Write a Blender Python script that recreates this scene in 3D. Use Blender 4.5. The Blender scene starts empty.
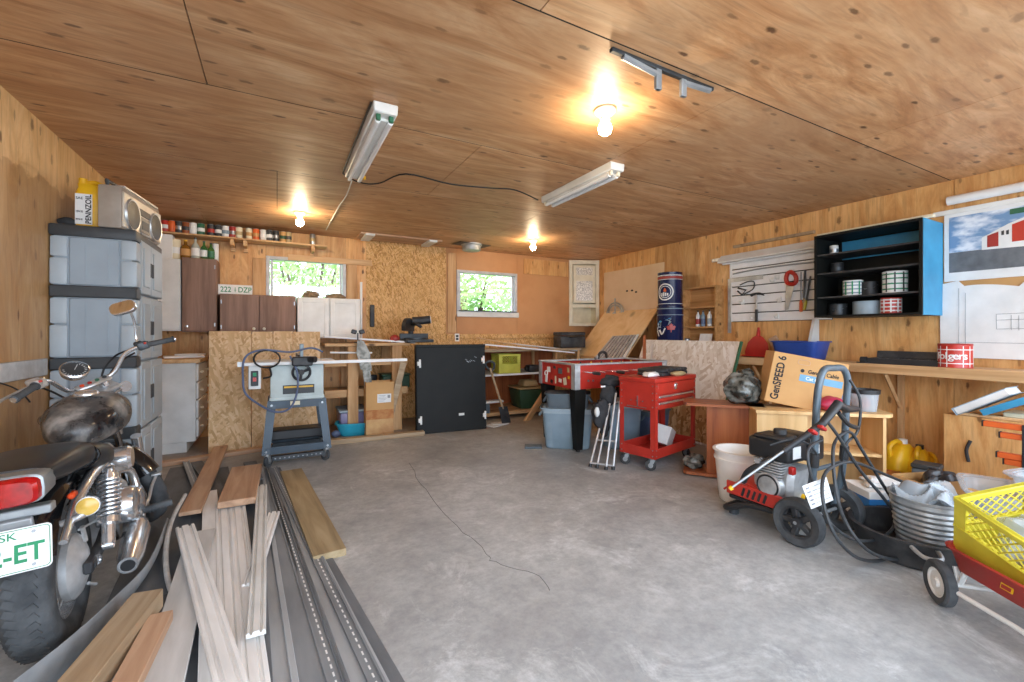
import bpy, bmesh, math, random
from mathutils import Vector, Matrix, Euler
random.seed(7)
R = math.radians
PI = math.pi
S = bpy.context.scene
COL = S.collection

# ------------------------------------------------------------------ camera, world, exposure
FPX, YAW, HY, EYE = 435.67, R(28.33), 332.7, 1.2
CEIL, XL, XR, YB = 2.45, -1.23, 4.87, 6.10
cam = bpy.data.cameras.new('camera'); camo = bpy.data.objects.new('camera', cam); COL.objects.link(camo)
cam.sensor_width = 36.0; cam.lens = FPX / 1024 * 36.0; cam.shift_y = -(341 - HY) / 1024
cam.clip_start = 0.05
camo.location = (0, 0, EYE); camo.rotation_euler = (R(90), 0, -YAW)
S.camera = camo
W = bpy.data.worlds.new('world'); S.world = W; W.use_nodes = True
wb = W.node_tree.nodes['Background']; wb.inputs[0].default_value = (0.80, 0.93, 1.10, 1); wb.inputs[1].default_value = 2.3
S.view_settings.view_transform = 'Standard'; S.view_settings.look = 'None'
S.view_settings.gamma = 1.0; S.view_settings.use_curve_mapping = False
S.view_settings.exposure = 1.45
try:
    S.cycles.use_denoising = True; S.cycles.max_bounces = 10; S.cycles.diffuse_bounces = 7
    S.cycles.sample_clamp_indirect = 6.0
except Exception: pass

# daylight coming in through the open overhead door (a sky portal in the doorway)
pl_ = bpy.data.lights.new('door_portal', 'AREA'); pl_.shape = 'RECTANGLE'; pl_.size = 6.0; pl_.size_y = 2.4
pl_.cycles.is_portal = True
plo = bpy.data.objects.new('door_portal', pl_); COL.objects.link(plo)
plo.location = (1.82, -0.62, 1.22); plo.rotation_euler = (R(90), 0, 0)

# ------------------------------------------------------------------ helpers: pixel rays to world points
CS, SN = math.cos(YAW), math.sin(YAW)
def ray(px, py):
    a = px - 512
    return Vector((SN*FPX + CS*a, CS*FPX - SN*a, HY - py))
E0 = Vector((0, 0, EYE))
def pz(px, py, z): d = ray(px, py); return E0 + d*((z-EYE)/d.z)
def pX(px, py, x): d = ray(px, py); return E0 + d*(x/d.x)
def pY(px, py, y): d = ray(px, py); return E0 + d*(y/d.y)
def pP(px, py, p0, n): d = ray(px, py); return E0 + d*((Vector(p0)-E0).dot(Vector(n))/d.dot(Vector(n)))

# ------------------------------------------------------------------ materials
def lin(h):
    if not isinstance(h, str): return tuple(h) + (1,)
    h = h.lstrip('#'); o = []
    for i in (0, 2, 4):
        v = int(h[i:i+2], 16)/255
        o.append(v/12.92 if v <= 0.04045 else ((v+0.055)/1.055)**2.4)
    return (*o, 1)
class NT:
    def __init__(s, name):
        s.m = bpy.data.materials.new(name); s.m.use_nodes = True; s.t = s.m.node_tree
        s.b = s.t.nodes['Principled BSDF']; s.tc = s.t.nodes.new('ShaderNodeTexCoord')
    def n(s, typ, **kw):
        x = s.t.nodes.new('ShaderNode'+typ)
        for k, v in kw.items():
            if k.startswith('i_'):
                key = k[2:]; key = int(key) if key.isdigit() else key.replace('_', ' ')
                x.inputs[key].default_value = v
            else: setattr(x, k, v)
        return x
    def l(s, a, b): s.t.links.new(a, b)
    def mapping(s, scale, rot=(0, 0, 0), loc=(0, 0, 0)):
        m = s.n('Mapping'); m.inputs['Scale'].default_value = scale; m.inputs['Rotation'].default_value = rot; m.inputs['Location'].default_value = loc
        s.l(s.tc.outputs['Object'], m.inputs['Vector']); return m.outputs[0]
    def noise(s, scale=5, vec=None, detail=4, rough=.55, dist=0):
        x = s.n('TexNoise'); x.inputs['Scale'].default_value = scale; x.inputs['Detail'].default_value = detail
        x.inputs['Roughness'].default_value = rough; x.inputs['Distortion'].default_value = dist
        s.l(vec if vec else s.tc.outputs['Object'], x.inputs['Vector']); return x.outputs[0]
    def ramp(s, fac, stops, interp='LINEAR'):
        r = s.n('ValToRGB'); e = r.color_ramp.elements; r.color_ramp.interpolation = interp
        while len(e) < len(stops): e.new(0.5)
        for i, (p, c) in enumerate(stops): e[i].position = p; e[i].color = lin(c)
        s.l(fac, r.inputs[0]); return r.outputs[0]
    def mix(s, fac, a, b, mode='MIX'):
        m = s.n('MixRGB', blend_type=mode)
        for i, v in enumerate((fac, a, b)):
            if hasattr(v, 'type') and hasattr(v, 'is_linked'): s.l(v, m.inputs[i])
            elif i == 0: m.inputs[0].default_value = v
            else: m.inputs[i].default_value = lin(v)
        return m.outputs[0]
    def math(s, op, a, b=0.0, c=None):
        m = s.n('Math', operation=op)
        for i, v in enumerate((a, b, c)):
            if v is None: continue
            if hasattr(v, 'is_linked'): s.l(v, m.inputs[i])
            else: m.inputs[i].default_value = v
        return m.outputs[0]
    def bump(s, h, strength=.2, dist=.01):
        b = s.n('Bump'); b.inputs['Strength'].default_value = strength; b.inputs['Distance'].default_value = dist
        s.l(h, b.inputs['Height']); s.l(b.outputs[0], s.b.inputs['Normal'])
    def fin(s, col=None, rough=.6, metal=0, spec=.5):
        if col is not None:
            if hasattr(col, 'is_linked'): s.l(col, s.b.inputs['Base Color'])
            else: s.b.inputs['Base Color'].default_value = lin(col)
        if hasattr(rough, 'is_linked'): s.l(rough, s.b.inputs['Roughness'])
        else: s.b.inputs['Roughness'].default_value = rough
        s.b.inputs['Metallic'].default_value = metal; s.b.inputs['Specular IOR Level'].default_value = spec
        return s.m

def mk(name, c, c2=None, rough=.55, metal=0, scale=6, stretch=(1, 1, 1), lo=.35, hi=.7, bump=0, bscale=30, spec=.5, coat=0):
    """paint, plastic or metal: a colour with a second mottled tone and optional bump"""
    t = NT(name)
    if c2 is None: c2 = tuple(v*.82 for v in lin(c)[:3])
    f = t.noise(1, t.mapping(tuple(scale*k for k in stretch)), 5)
    col = t.ramp(f, [(lo, c), (hi, c2)])
    if bump: t.bump(t.noise(bscale, None, 3), bump, .004)
    if coat: t.b.inputs['Coat Weight'].default_value = coat
    return t.fin(col, rough, metal, spec)

def wood(name, c1, c2, c3, axis=0, k=1.0, knots=True, rough=.6):
    """sawn timber, grain along one local axis"""
    t = NT(name); st = [14*k]*3; st[axis] = 1.0*k
    v = t.mapping(tuple(st)); f = t.noise(1, v, 6, .6, .6)
    col = t.ramp(f, [(.3, c1), (.52, c2), (.72, c3)])
    if knots:
        kv = [5.0*k]*3; kv[axis] = 2.2*k
        vo = t.n('TexVoronoi'); t.l(t.mapping(tuple(kv)), vo.inputs['Vector']); vo.inputs['Scale'].default_value = 1
        km = t.ramp(vo.outputs['Distance'], [(.05, (1, 1, 1)), (.13, (0, 0, 0))])
        col = t.mix(km, col, tuple(x*.35 for x in lin(c3)[:3]))
    t.bump(f, .15, .003)
    return t.fin(col, rough, 0, .3)

def plywood(name, axis, tones, dark=.45, stain=None, smallk=1.0):
    """sheathing plywood: long grain, knots and dark plugs, tone per sheet"""
    t = NT(name)
    st = [3.6]*3; st[axis] = .75
    f = t.noise(1, t.mapping(tuple(st)), 8, .66, 2.6)
    col = t.ramp(f, [(.28, tones[0]), (.45, tones[1]), (.6, tones[2]), (.78, tones[3])])
    st2 = [36]*3; st2[axis] = 3.2
    g = t.noise(1, t.mapping(tuple(st2)), 4, .6, 1.0)
    col = t.mix(t.ramp(g, [(.49, (0, 0, 0)), (.76, (.42, .42, .42))]), col, tuple(x*.5 for x in lin(tones[3])[:3]))
    col = t.mix(t.ramp(t.noise(1.7, None, 6, .65), [(.42, (0, 0, 0)), (.72, (.45, .45, .45))]), col, tuple(x*.8 for x in lin(tones[2])[:3]))
    for (s1, s2, thr, edge, keep, seed) in ((2.0, 1.0, .024, .05, .50, 1.3), (3.9*smallk, 1.6*smallk, .032, .065, .34, 7.7), (6.5*smallk, 2.2*smallk, .042, .08, .42, 3.1)):
        # knots live in the plane of the sheet: (along, across)
        sp = t.n('SeparateXYZ'); t.l(t.tc.outputs['Object'], sp.inputs[0]); cb = t.n('CombineXYZ')
        if axis == 0: u_, v_ = t.math('MULTIPLY_ADD', sp.outputs[0], s2, seed), t.math('MULTIPLY_ADD', sp.outputs[1], s1, seed)
        else: u_, v_ = t.math('MULTIPLY_ADD', t.math('ADD', sp.outputs[0], sp.outputs[1]), s1, seed), t.math('MULTIPLY_ADD', sp.outputs[2], s2, seed)
        t.l(u_, cb.inputs[0]); t.l(v_, cb.inputs[1])
        vo = t.n('TexVoronoi', voronoi_dimensions='2D'); vo.inputs['Scale'].default_value = 1; vo.inputs['Randomness'].default_value = .95; t.l(cb.outputs[0], vo.inputs['Vector'])
        d = t.math('ADD', vo.outputs['Distance'], t.math('MULTIPLY', t.math('SUBTRACT', t.noise(40, None, 2), .5), .06))
        m = t.ramp(d, [(thr, (1, 1, 1)), (edge, (0, 0, 0))])
        sep = t.n('SeparateColor'); t.l(vo.outputs['Color'], sep.inputs[0])
        m = t.math('MULTIPLY', m, t.math('GREATER_THAN', sep.outputs[0], keep))
        m = t.math('MULTIPLY', m, t.math('MULTIPLY_ADD', sep.outputs[1], .65, .3))
        col = t.mix(m, col, tuple(x*dark for x in lin(tones[3])[:3]))
    geo = t.n('NewGeometry')
    tone = t.ramp(geo.outputs['Random Per Island'], [(0, (.80, .80, .80)), (1, (1.08, 1.05, 1.0))])
    col = t.mix(1.0, col, tone, 'MULTIPLY')
    if stain:
        big = t.noise(1.3, None, 5, .6)
        col = t.mix(t.ramp(big, [(.45, (0, 0, 0)), (.72, (.55, .55, .55))]), col, stain)
    t.bump(g, .12, .003)
    return t.fin(col, .5, 0, .5), t

def osb(name, tones, k=1.0, wash=None, normal=1):
    t = NT(name); f = None
    for q, ang in enumerate((.25, 1.35, 2.35, .75, 1.9)):
        # long thin strands lying at several angles in the plane of the board, later ones over earlier ones
        r_ = t.n('VectorRotate', rotation_type='AXIS_ANGLE'); r_.inputs['Axis'].default_value = (1, 0, 0) if normal == 0 else (0, 1, 0); r_.inputs['Angle'].default_value = ang
        t.l(t.tc.outputs['Object'], r_.inputs['Vector'])
        mp = t.n('Mapping'); mp.inputs['Scale'].default_value = (9*k if normal else 1, 1 if normal else 9*k, 36*k); mp.inputs['Location'].default_value = (q*3.3, q*1.7, q*2.1); t.l(r_.outputs[0], mp.inputs['Vector'])
        vo = t.n('TexVoronoi'); vo.inputs['Scale'].default_value = 1; vo.inputs['Randomness'].default_value = .9; t.l(mp.outputs[0], vo.inputs['Vector'])
        sep = t.n('SeparateColor'); t.l(vo.outputs['Color'], sep.inputs[0])
        if f is None: f = sep.outputs[0]
        else:
            m_ = t.n('Mix'); t.l(t.math('GREATER_THAN', sep.outputs[1], .6), m_.inputs[0]); t.l(f, m_.inputs[2]); t.l(sep.outputs[0], m_.inputs[3]); f = m_.outputs[0]
    col = t.ramp(f, [(.05, tones[0]), (.4, tones[1]), (.7, tones[2]), (.97, tones[3])])
    big = t.noise(2.0, None, 4)
    col = t.mix(t.ramp(big, [(.5, (0, 0, 0)), (.75, (.6, .6, .6))]), col, wash if wash else tones[0])
    t.bump(f, .2, .003)
    return t.fin(col, .65, 0, .3)

def glass(name, tint=(1, 1, 1), rough=0.0, mixf=.85):
    t = NT(name); t.fin((.9, .95, .95), rough)
    tr = t.n('BsdfTransparent'); tr.inputs[0].default_value = (*tint, 1)
    gl = t.n('BsdfGlossy'); gl.inputs['Roughness'].default_value = .03
    mx = t.n('MixShader'); mx.inputs[0].default_value = 1-mixf
    t.l(tr.outputs[0], mx.inputs[1]); t.l(gl.outputs[0], mx.inputs[2])
    t.l(mx.outputs[0], t.t.nodes['Material Output'].inputs['Surface'])
    return t.m
def emit(name, c, strength):
    t = NT(name); t.b.inputs['Emission Color'].default_value = lin(c); t.b.inputs['Emission Strength'].default_value = strength
    return t.fin(c, .4)
def film(name, c, alpha, rough=.2):
    t = NT(name); t.fin(c, rough); t.b.inputs['Alpha'].default_value = alpha
    return t.m

M = {}
PLY = ['#e0b27c', '#d29d64', '#bf8650', '#9c6536']
M['ply_ceiling'], tt = plywood('ceiling_plywood', 0, ['#e4c098', '#d4a87d', '#be8c60', '#8f5d3a'], .30, '#b48e6a')
M['ply_wall'], tt = plywood('wall_plywood', 2, ['#e8c08a', '#dcac70', '#c99256', '#a26c3b'], .34)
# left wall: lower part has a dark dirty stain with a ragged upper edge
M['ply_left'], tt = plywood('stained_wall_plywood', 2, ['#ebcb9c', '#e0ba86', '#cfa46c', '#ae8050'], .34)
src = tt.b.inputs['Base Color'].links[0].from_socket
sx = tt.n('SeparateXYZ'); tt.l(tt.tc.outputs['Object'], sx.inputs[0])
zz = tt.math('ADD', sx.outputs[2], tt.math('MULTIPLY', tt.math('SUBTRACT', tt.noise(3.2, None, 5, .6), .5), .34))
mm_ = tt.ramp(tt.math('SUBTRACT', zz, 1.6), [(.50, (.42, .42, .42)), (.515, (0, 0, 0))])
cc_ = tt.mix(mm_, src, '#8a5a34'); tt.l(cc_, tt.b.inputs['Base Color'])
M['osb'] = osb('osb_board', ['#e2c49c', '#d9b589', '#cda87a', '#bb9465'], 1.25, '#c4925c')
M['osb_x'] = osb('osb_board_edgewise', ['#dcb98c', '#ca9f6e', '#b58556', '#96683c'], 1.0, '#a8744a', 0)
M['osb_wall'] = osb('osb_wall_board', ['#deb57e', '#d2a56a', '#c09254', '#a37642'], 2.2)
M['osb_pale'] = osb('pale_osb_board', ['#f2ece4', '#e9e0d4', '#dfd3c4', '#cdbca8'], .85, '#efe9e2', 0)
M['hardboard'] = mk('orange_hardboard', '#c99462', '#b88150', .55, 0, 2.2)
M['backing'] = mk('dark_backing', '#2a211a', None, .9)
M['fir'] = wood('fir_lumber', '#d9b68b', '#c79e70', '#a67c52')
M['fir_z'] = wood('fir_post', '#d4ae82', '#c29768', '#a1764c', 2)
M['fir_y'] = wood('fir_rail', '#dab88c', '#c8a072', '#a88056', 1)
M['old_wood'] = wood('weathered_lumber', '#baa68a', '#a28b6e', '#7f6a51')
M['yellow_wood'] = wood('dirty_yellow_lumber', '#b3a180', '#9d8a68', '#7a6950')
M['cedar'] = wood('reddish_lumber', '#c9a88b', '#b59174', '#97735a')
M['brown_ven'] = wood('walnut_veneer', '#98796a', '#866a5b', '#6e5548', 2, 1.4, False)
M['mahog'] = wood('mahogany_veneer', '#b06a3e', '#9a5631', '#773f22', 2, 1.0, False, .4)
M['mahog_top'] = wood('mahogany_top', '#b5714a', '#9d5c39', '#7a4327', 0, 1.0, False, .4)
M['beech'] = wood('beech_veneer', '#e2c08c', '#d6b07a', '#c39a64', 2, .8, False, .45)
M['rackwood'] = wood('brown_rack_wood', '#cf9f6a', '#b98853', '#946839', 1)
M['pale_board'] = mk('pale_painted_board', '#f0f0ee', '#dcdbd8', .6, 0, 9, (.3, 2, 2))
M['grey_board'] = mk('grey_painted_board', '#cfcfcd', '#b4b4b2', .6, 0, 7, (.3, 2, 2))
M['white'] = mk('white_paint', '#e8e8e4', '#d7d7d2', .5)
M['white_dirty'] = mk('scuffed_white_paint', '#dddedb', '#c0c1bd', .5, 0, 4, lo=.4, hi=.8)
M['slat_white'] = mk('slat_white', '#f0f1f2', '#e2e4e5', .45)
M['cream'] = mk('cream_paint', '#e4dbc0', '#cfc4a5', .5)
M['beige'] = mk('beige_hardboard', '#e0c4a0', '#d6b78f', .6, 0, 3)
M['white_plastic'] = mk('white_plastic', '#f3f2ee', '#e8e4dc', .4)
M['resin'] = mk('grey_resin', '#97a3ac', '#8a969f', .45, 0, 3)
M['resin_lt'] = mk('pale_grey_resin', '#aab4ba', '#9ea8ae', .45, 0, 3)
M['dark_resin'] = mk('charcoal_resin', '#3c3f41', '#323537', .5)
M['black'] = mk('black_plastic', '#1d1e20', '#2a2b2d', .45)
M['black_dusty'] = mk('dusty_black_plastic', '#26272a', '#4b4b4a', .55, 0, 9, lo=.45, hi=.75)
M['rubber'] = mk('black_rubber', '#303336', '#525557', .75, 0, 12, bump=.2, bscale=90)
M['black_paint'] = mk('black_paint', '#0f100f', '#171815', .55, 0, 5, spec=.25)
M['black_gloss'] = mk('black_gloss_paint', '#111214', '#1d1e20', .14, 0, 6, coat=.6)
t = NT('dusty_black_tank'); f = t.noise(7, None, 7, .62, .15)
M['tank'] = t.fin(t.ramp(f, [(.36, '#1c1d20'), (.52, '#4a4948'), (.68, '#9b9690')]), t.ramp(f, [(.4, (.15, .15, .15)), (.65, (.6, .6, .6))]), 0, .6)
M['vinyl_seat'] = mk('black_vinyl', '#1f2123', '#2f3133', .38, 0, 5, bump=.1, bscale=160)
M['chrome'] = mk('chrome', '#e6e8ea', '#d2d5d8', .2, .85, 12)
M['chrome_dull'] = mk('dull_chrome', '#d6d8d9', '#b2b4b4', .36, .7, 20)
M['alu'] = mk('cast_aluminium', '#d2d4d5', '#b0b2b3', .45, .6, 14)
M['steel'] = mk('grey_steel', '#a5aaad', '#888d90', .45, .5, 8)
M['galv'] = mk('galvanized_steel', '#bfc3c4', '#979b9d', .42, .6, 12)
M['dark_metal'] = mk('dark_steel', '#4a4e51', '#34373a', .45, .6, 8)
M['flash_dark'] = mk('dark_grey_flashing', '#84898d', '#6b7075', .5, .05, 5, (.4, 2, 2))
M['flash_mid'] = mk('grey_vinyl_flashing', '#a9adb0', '#8e9295', .5, .1, 5, (.4, 2, 2))
M['slate'] = mk('slate_sheeting', '#6e7276', '#575b5f', .6, 0, 6, (.5, 2, 2))
M['saw_blue'] = mk('blue_grey_paint', '#3f4e5b', '#35424d', .4, .1, 6)
M['saw_body'] = mk('pale_grey_green_paint', '#c0cbc9', '#aab5b3', .45)
M['red'] = mk('red_enamel', '#bd3428', '#a82c22', .35, 0, 6)
M['red_dusty'] = mk('worn_red_enamel', '#a82e28', '#8c3a30', .5, 0, 6)
M['redplastic'] = mk('red_plastic', '#b5231e', '#9d1d1a', .4)
M['red_lens'] = mk('red_lens', '#b01315', '#7d0a0d', .12, 0, 30)
M['amber'] = mk('amber_lens', '#d6b25a', '#c09a45', .15, 0, 30)
M['orange_lens'] = mk('orange_lens', '#e5542a', '#c43f1b', .15)
M['yellow_crate'] = mk('yellow_plastic', '#d9cc3c', '#c3b631', .5, 0, 6)
M['lime_crate'] = mk('dull_yellow_plastic', '#cfc94e', '#b8b23f', .5, 0, 6)
M['yellow'] = mk('bright_yellow_plastic', '#e9b71d', '#d39e12', .4)
M['teal'] = mk('cyan_plastic', '#33a9c4', '#2b97b0', .4)
M['blue_bin'] = mk('blue_plastic', '#2f4f9c', '#26418a', .4)
M['blue_paint'] = mk('turquoise_blue_paint', '#3f9ac4', '#2f7fa8', .5, 0, 3)
M['blue_box'] = mk('blue_print', '#2d7ec2', '#246aa8', .5)
M['tote'] = mk('grey_blue_plastic', '#8498a6', '#71858f', .5, 0, 4)
M['tote_lid'] = mk('pale_grey_blue_plastic', '#9fb0ba', '#8b9ca6', .5, 0, 4)
M['tote_dark'] = mk('dark_grey_plastic', '#5e6a72', '#4f5a61', .5)
M['tote_green'] = mk('dark_green_plastic', '#2f5138', '#26432e', .5)
M['tan_plastic'] = mk('tan_plastic', '#b9a276', '#a58f66', .5)
M['green_paint'] = mk('green_paint', '#2f6b4d', '#275a40', .5)
M['card'] = mk('cardboard', '#c79a62', '#b88a54', .75, 0, 3)
M['card_wet'] = mk('water_stained_cardboard', '#cda671', '#a9764a', .75, 0, 5)
M['paper'] = mk('white_paper', '#e7e8e6', '#d9dad8', .7)
M['ink'] = mk('black_ink', '#17181a', None, .7)
M['grey_ink'] = mk('grey_ink', '#8c9096', None, .7)
M['green_ink'] = mk('green_ink', '#1f8a5b', None, .6)
M['navy'] = mk('navy_lacquer', '#1b2550', '#141c3e', .25, 0, 5)
M['silver_tin'] = mk('tin', '#b5b9bc', '#94989b', .3, .9, 9)
M['orange'] = mk('orange_paint', '#e2682c', '#cc5822', .45)
M['fabric_black'] = mk('black_nylon', '#26272a', '#363739', .8, 0, 20, bump=.3, bscale=40)
M['rag'] = mk('brown_rag', '#9a8467', '#6d5a45', .9, 0, 18, bump=.4, bscale=30)
M['camo'] = mk('mottled_plastic_bag', '#75766f', '#2f312e', .25, 0, 11, lo=.42, hi=.56)
M['clear'] = film('clear_plastic', '#dfe7ea', .28, .18)
M['clear_thick'] = film('cloudy_clear_plastic', '#c2cbd1', .42, .15)
M['pane'] = glass('window_glass')
M['bulb'] = emit('warm_bulb', (1.0, .76, .48), 105)
M['tube'] = mk('fluorescent_tube', '#eceff0', '#dfe2e4', .25)
M['leaf'] = mk('leaves', '#8db45e', '#b0d080', .6, 0, 2)
M['bark'] = mk('bark', '#5b4a3a', '#3f3328', .9)
M['lawn'] = mk('lawn', '#74944a', '#5b7a39', .9, 0, 3)
M['mirror'] = mk('mirror_glass', '#e8e8e8', None, .03, 1)
M['porcelain'] = mk('porcelain', '#e6dcc4', None, .3)
M['bag_black'] = mk('black_bag', '#1b1c1f', '#34353a', .3, 0, 16)
M['pink'] = mk('crimson_plastic', '#b32a4a', '#98203d', .45)
M['copper'] = mk('brown_cable', '#3a2f28', None, .6)
M['cable'] = mk('black_cable', '#1b1b1c', None, .5)
M['cable_blue'] = mk('blue_grey_cable', '#5b6885', '#4a5670', .5)
M['hose'] = mk('grey_black_hose', '#34373a', '#242628', .5, 0, 30)
M['handle_grey'] = mk('blue_grey_tube', '#5d6b75', '#4d5a63', .35, .2, 9)
# concrete floor
t = NT('concrete_floor')
a = t.noise(1.1, None, 7, .62, .4); b = t.noise(7, None, 8, .7); c = t.noise(60, None, 4)
col = t.ramp(a, [(.3, '#9a9c9c'), (.5, '#b0b2b1'), (.68, '#c0c2c1')])
col = t.mix(t.ramp(b, [(.42, (0, 0, 0)), (.72, (.6, .6, .6))]), col, '#808284')
col = t.mix(t.ramp(t.noise(2.3, None, 9, .75, .8), [(.54, (0, 0, 0)), (.66, (.75, .75, .75))]), col, '#d3d6d6')
col = t.mix(t.ramp(t.noise(26, None, 6, .75), [(.35, (.35, .35, .35)), (.6, (0, 0, 0))]), col, '#757778')
col = t.mix(t.ramp(t.noise(.8, None, 4, .6, 1.0), [(.5, (0, 0, 0)), (.72, (.5, .5, .5))]), col, '#7d7e7c')
sx = t.n('SeparateXYZ'); t.l(t.tc.outputs['Object'], sx.inputs[0])
w = t.math('MULTIPLY', t.math('SUBTRACT', t.noise(1.6, None, 6, .65), .5), 2.2)
yy = t.math('ADD', sx.outputs[1], w); xx = t.math('ADD', sx.outputs[0], w)
dirt = t.math('MAXIMUM', t.ramp(t.math('MULTIPLY', yy, .1), [(.47, (0, 0, 0)), (.56, (.75, .75, .75))]), t.ramp(t.math('MULTIPLY', xx, .1), [(.29, (0, 0, 0)), (.37, (.55, .55, .55))]))
col = t.mix(dirt, col, '#8d7458')
t.bump(b, .12, .004)
M['concrete'] = t.fin(col, t.ramp(a, [(.3, (.42, .42, .42)), (.7, (.6, .6, .6))]), 0, .4)
M['driveway'] = mk('driveway_concrete', '#d9d6cf', '#c2beb6', .9, 0, 8)
M['crack'] = mk('crack_grey', '#6e6e6c', None, .9)  # plain grey of the crack line in the slab

# ------------------------------------------------------------------ mesh builder
def cr(pts, n=6, closed=False):
    """smooth curve through points"""
    P = [Vector(p) for p in pts]; out = []; N = len(P)
    for i in range(N if closed else N-1):
        p0 = P[(i-1) % N] if closed or i > 0 else P[0]; p1 = P[i]; p2 = P[(i+1) % N]
        p3 = P[(i+2) % N] if closed or i+2 < N else P[-1]
        for k in range(n):
            u = k/n
            out.append(.5*((2*p1) + (p2-p0)*u + (2*p0-5*p1+4*p2-p3)*u*u + (3*p1-p0-3*p2+p3)*u**3))
    if not closed: out.append(P[-1])
    return out
def TR(loc=(0, 0, 0), rot=(0, 0, 0)): return Matrix.Translation(loc) @ Euler([R(a) for a in rot]).to_matrix().to_4x4()
AX = {'z': Matrix(), 'x': Matrix.Rotation(PI/2, 4, 'Y'), 'y': Matrix.Rotation(-PI/2, 4, 'X')}
class MB:
    def __init__(s, xf=None): s.V = []; s.F = []; s.MI = []; s.mi = 0; s.xf = xf
    def add(s, verts, faces, m=None):
        o = len(s.V); X = s.xf
        for v in verts:
            v = Vector(v)
            if m is not None: v = m @ v
            if X is not None: v = X @ v
            s.V.append(v)
        for f in faces: s.F.append([i+o for i in f]); s.MI.append(s.mi)
        return s
    def bmadd(s, bm, m=None):
        bm.verts.index_update()
        s.add([v.co.copy() for v in bm.verts], [[v.index for v in f.verts] for f in bm.faces], m); bm.free(); return s
    def box(s, c, d, rot=(0, 0, 0), bv=0, seg=1, top=None, m=None):
        x, y, z = d[0]/2, d[1]/2, d[2]/2; tx, ty = (x, y) if top is None else (top[0]/2, top[1]/2)
        vs = [(-x, -y, -z), (x, -y, -z), (x, y, -z), (-x, y, -z), (-tx, -ty, z), (tx, -ty, z), (tx, ty, z), (-tx, ty, z)]
        fs = [(3, 2, 1, 0), (4, 5, 6, 7), (0, 1, 5, 4), (1, 2, 6, 5), (2, 3, 7, 6), (3, 0, 4, 7)]
        mm = TR(c, rot)
        if m is not None: mm = m @ mm
        if not bv: return s.add(vs, fs, mm)
        bm = bmesh.new(); bv_ = [bm.verts.new(v) for v in vs]
        for f in fs: bm.faces.new([bv_[i] for i in f])
        bmesh.ops.bevel(bm, geom=bm.edges[:], offset=min(bv, .49*min(d)), segments=seg, affect='EDGES', profile=.5)
        return s.bmadd(bm, mm)
    def b2(s, lo, hi, **k): return s.box([(a+b)/2 for a, b in zip(lo, hi)], [b-a for a, b in zip(lo, hi)], **k)
    def ringloft(s, rings, cap=True, closed=False, m=None):
        n = len(rings[0]); vs = [v for r in rings for v in r]; fs = []
        N = len(rings)
        for i in range(N if closed else N-1):
            j = (i+1) % N
            for k in range(n):
                k2 = (k+1) % n; fs.append((i*n+k, i*n+k2, j*n+k2, j*n+k))
        if cap and not closed:
            fs.append(tuple(range(n-1, -1, -1))); fs.append(tuple((N-1)*n+k for k in range(n)))
        return s.add(vs, fs, m)
    def tube(s, pts, r, n=8, closed=False, m=None):
        P = [Vector(p) for p in pts]; N = len(P); rr = r if isinstance(r, (list, tuple)) else [r]*N
        T = []
        for i in range(N):
            a = P[(i-1) % N] if closed or i > 0 else P[i]; b = P[(i+1) % N] if closed or i < N-1 else P[i]
            d = b-a; T.append(d.normalized() if d.length > 1e-9 else Vector((0, 0, 1)))
        up = Vector((0, 0, 1)) if abs(T[0].z) < .9 else Vector((1, 0, 0))
        nrm = (up - T[0]*up.dot(T[0])).normalized(); rings = []
        for i in range(N):
            nrm = nrm - T[i]*nrm.dot(T[i])
            nrm = nrm.normalized() if nrm.length > 1e-6 else T[i].orthogonal().normalized()
            bn = T[i].cross(nrm)
            rings.append([P[i] + (nrm*math.cos(2*PI*k/n) + bn*math.sin(2*PI*k/n))*rr[i] for k in range(n)])
        return s.ringloft(rings, not closed, closed, m)
    def cyl(s, p0, p1, r0, r1=None, n=16, m=None): return s.tube([p0, p1], [r0, r0 if r1 is None else r1], n, False, m)
    def lathe(s, prof, n=24, m=None):
        rings = [[(max(r, 1e-5)*math.cos(2*PI*k/n), max(r, 1e-5)*math.sin(2*PI*k/n), z) for k in range(n)] for r, z in prof]
        return s.ringloft(rings, True, False, m)
    def lathec(s, prof, n=24, m=None):
        """lathe of a closed profile (tyres, rims)"""
        rings = [[(r*math.cos(2*PI*k/n), r*math.sin(2*PI*k/n), z) for r, z in prof] for k in range(n)]
        return s.ringloft(rings, False, True, m)
    def prism(s, poly, h, m=None):
        n = len(poly); vs = [(x, y, 0) for x, y in poly] + [(x, y, h) for x, y in poly]
        fs = [tuple(range(n-1, -1, -1)), tuple(range(n, 2*n))] + [(k, (k+1) % n, n+(k+1) % n, n+k) for k in range(n)]
        return s.add(vs, fs, m)
    def ell(s, c, r, u=16, v=10, m=None, amp=0, seed=0):
        rn = random.Random(seed); ph = [rn.uniform(0, 6.28) for _ in range(6)]; rings = []
        for i in range(v+1):
            th = PI*i/v; ring = []
            for k in range(u):
                p = 2*PI*k/u; d = (math.sin(th)*math.cos(p), math.sin(th)*math.sin(p), -math.cos(th))
                q = 1 + amp*(math.sin(5*d[0]+ph[0]+3*d[2]) + math.sin(7*d[1]+ph[1]) + .7*math.sin(9*d[2]+ph[2]+6*d[0]) + .6*math.sin(13*d[0]+11*d[1]+ph[3]))*.5 if amp else 1
                ring.append((c[0]+r[0]*d[0]*q, c[1]+r[1]*d[1]*q, c[2]+r[2]*d[2]*q))
            rings.append(ring)
        return s.ringloft(rings, True, False, m)
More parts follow.
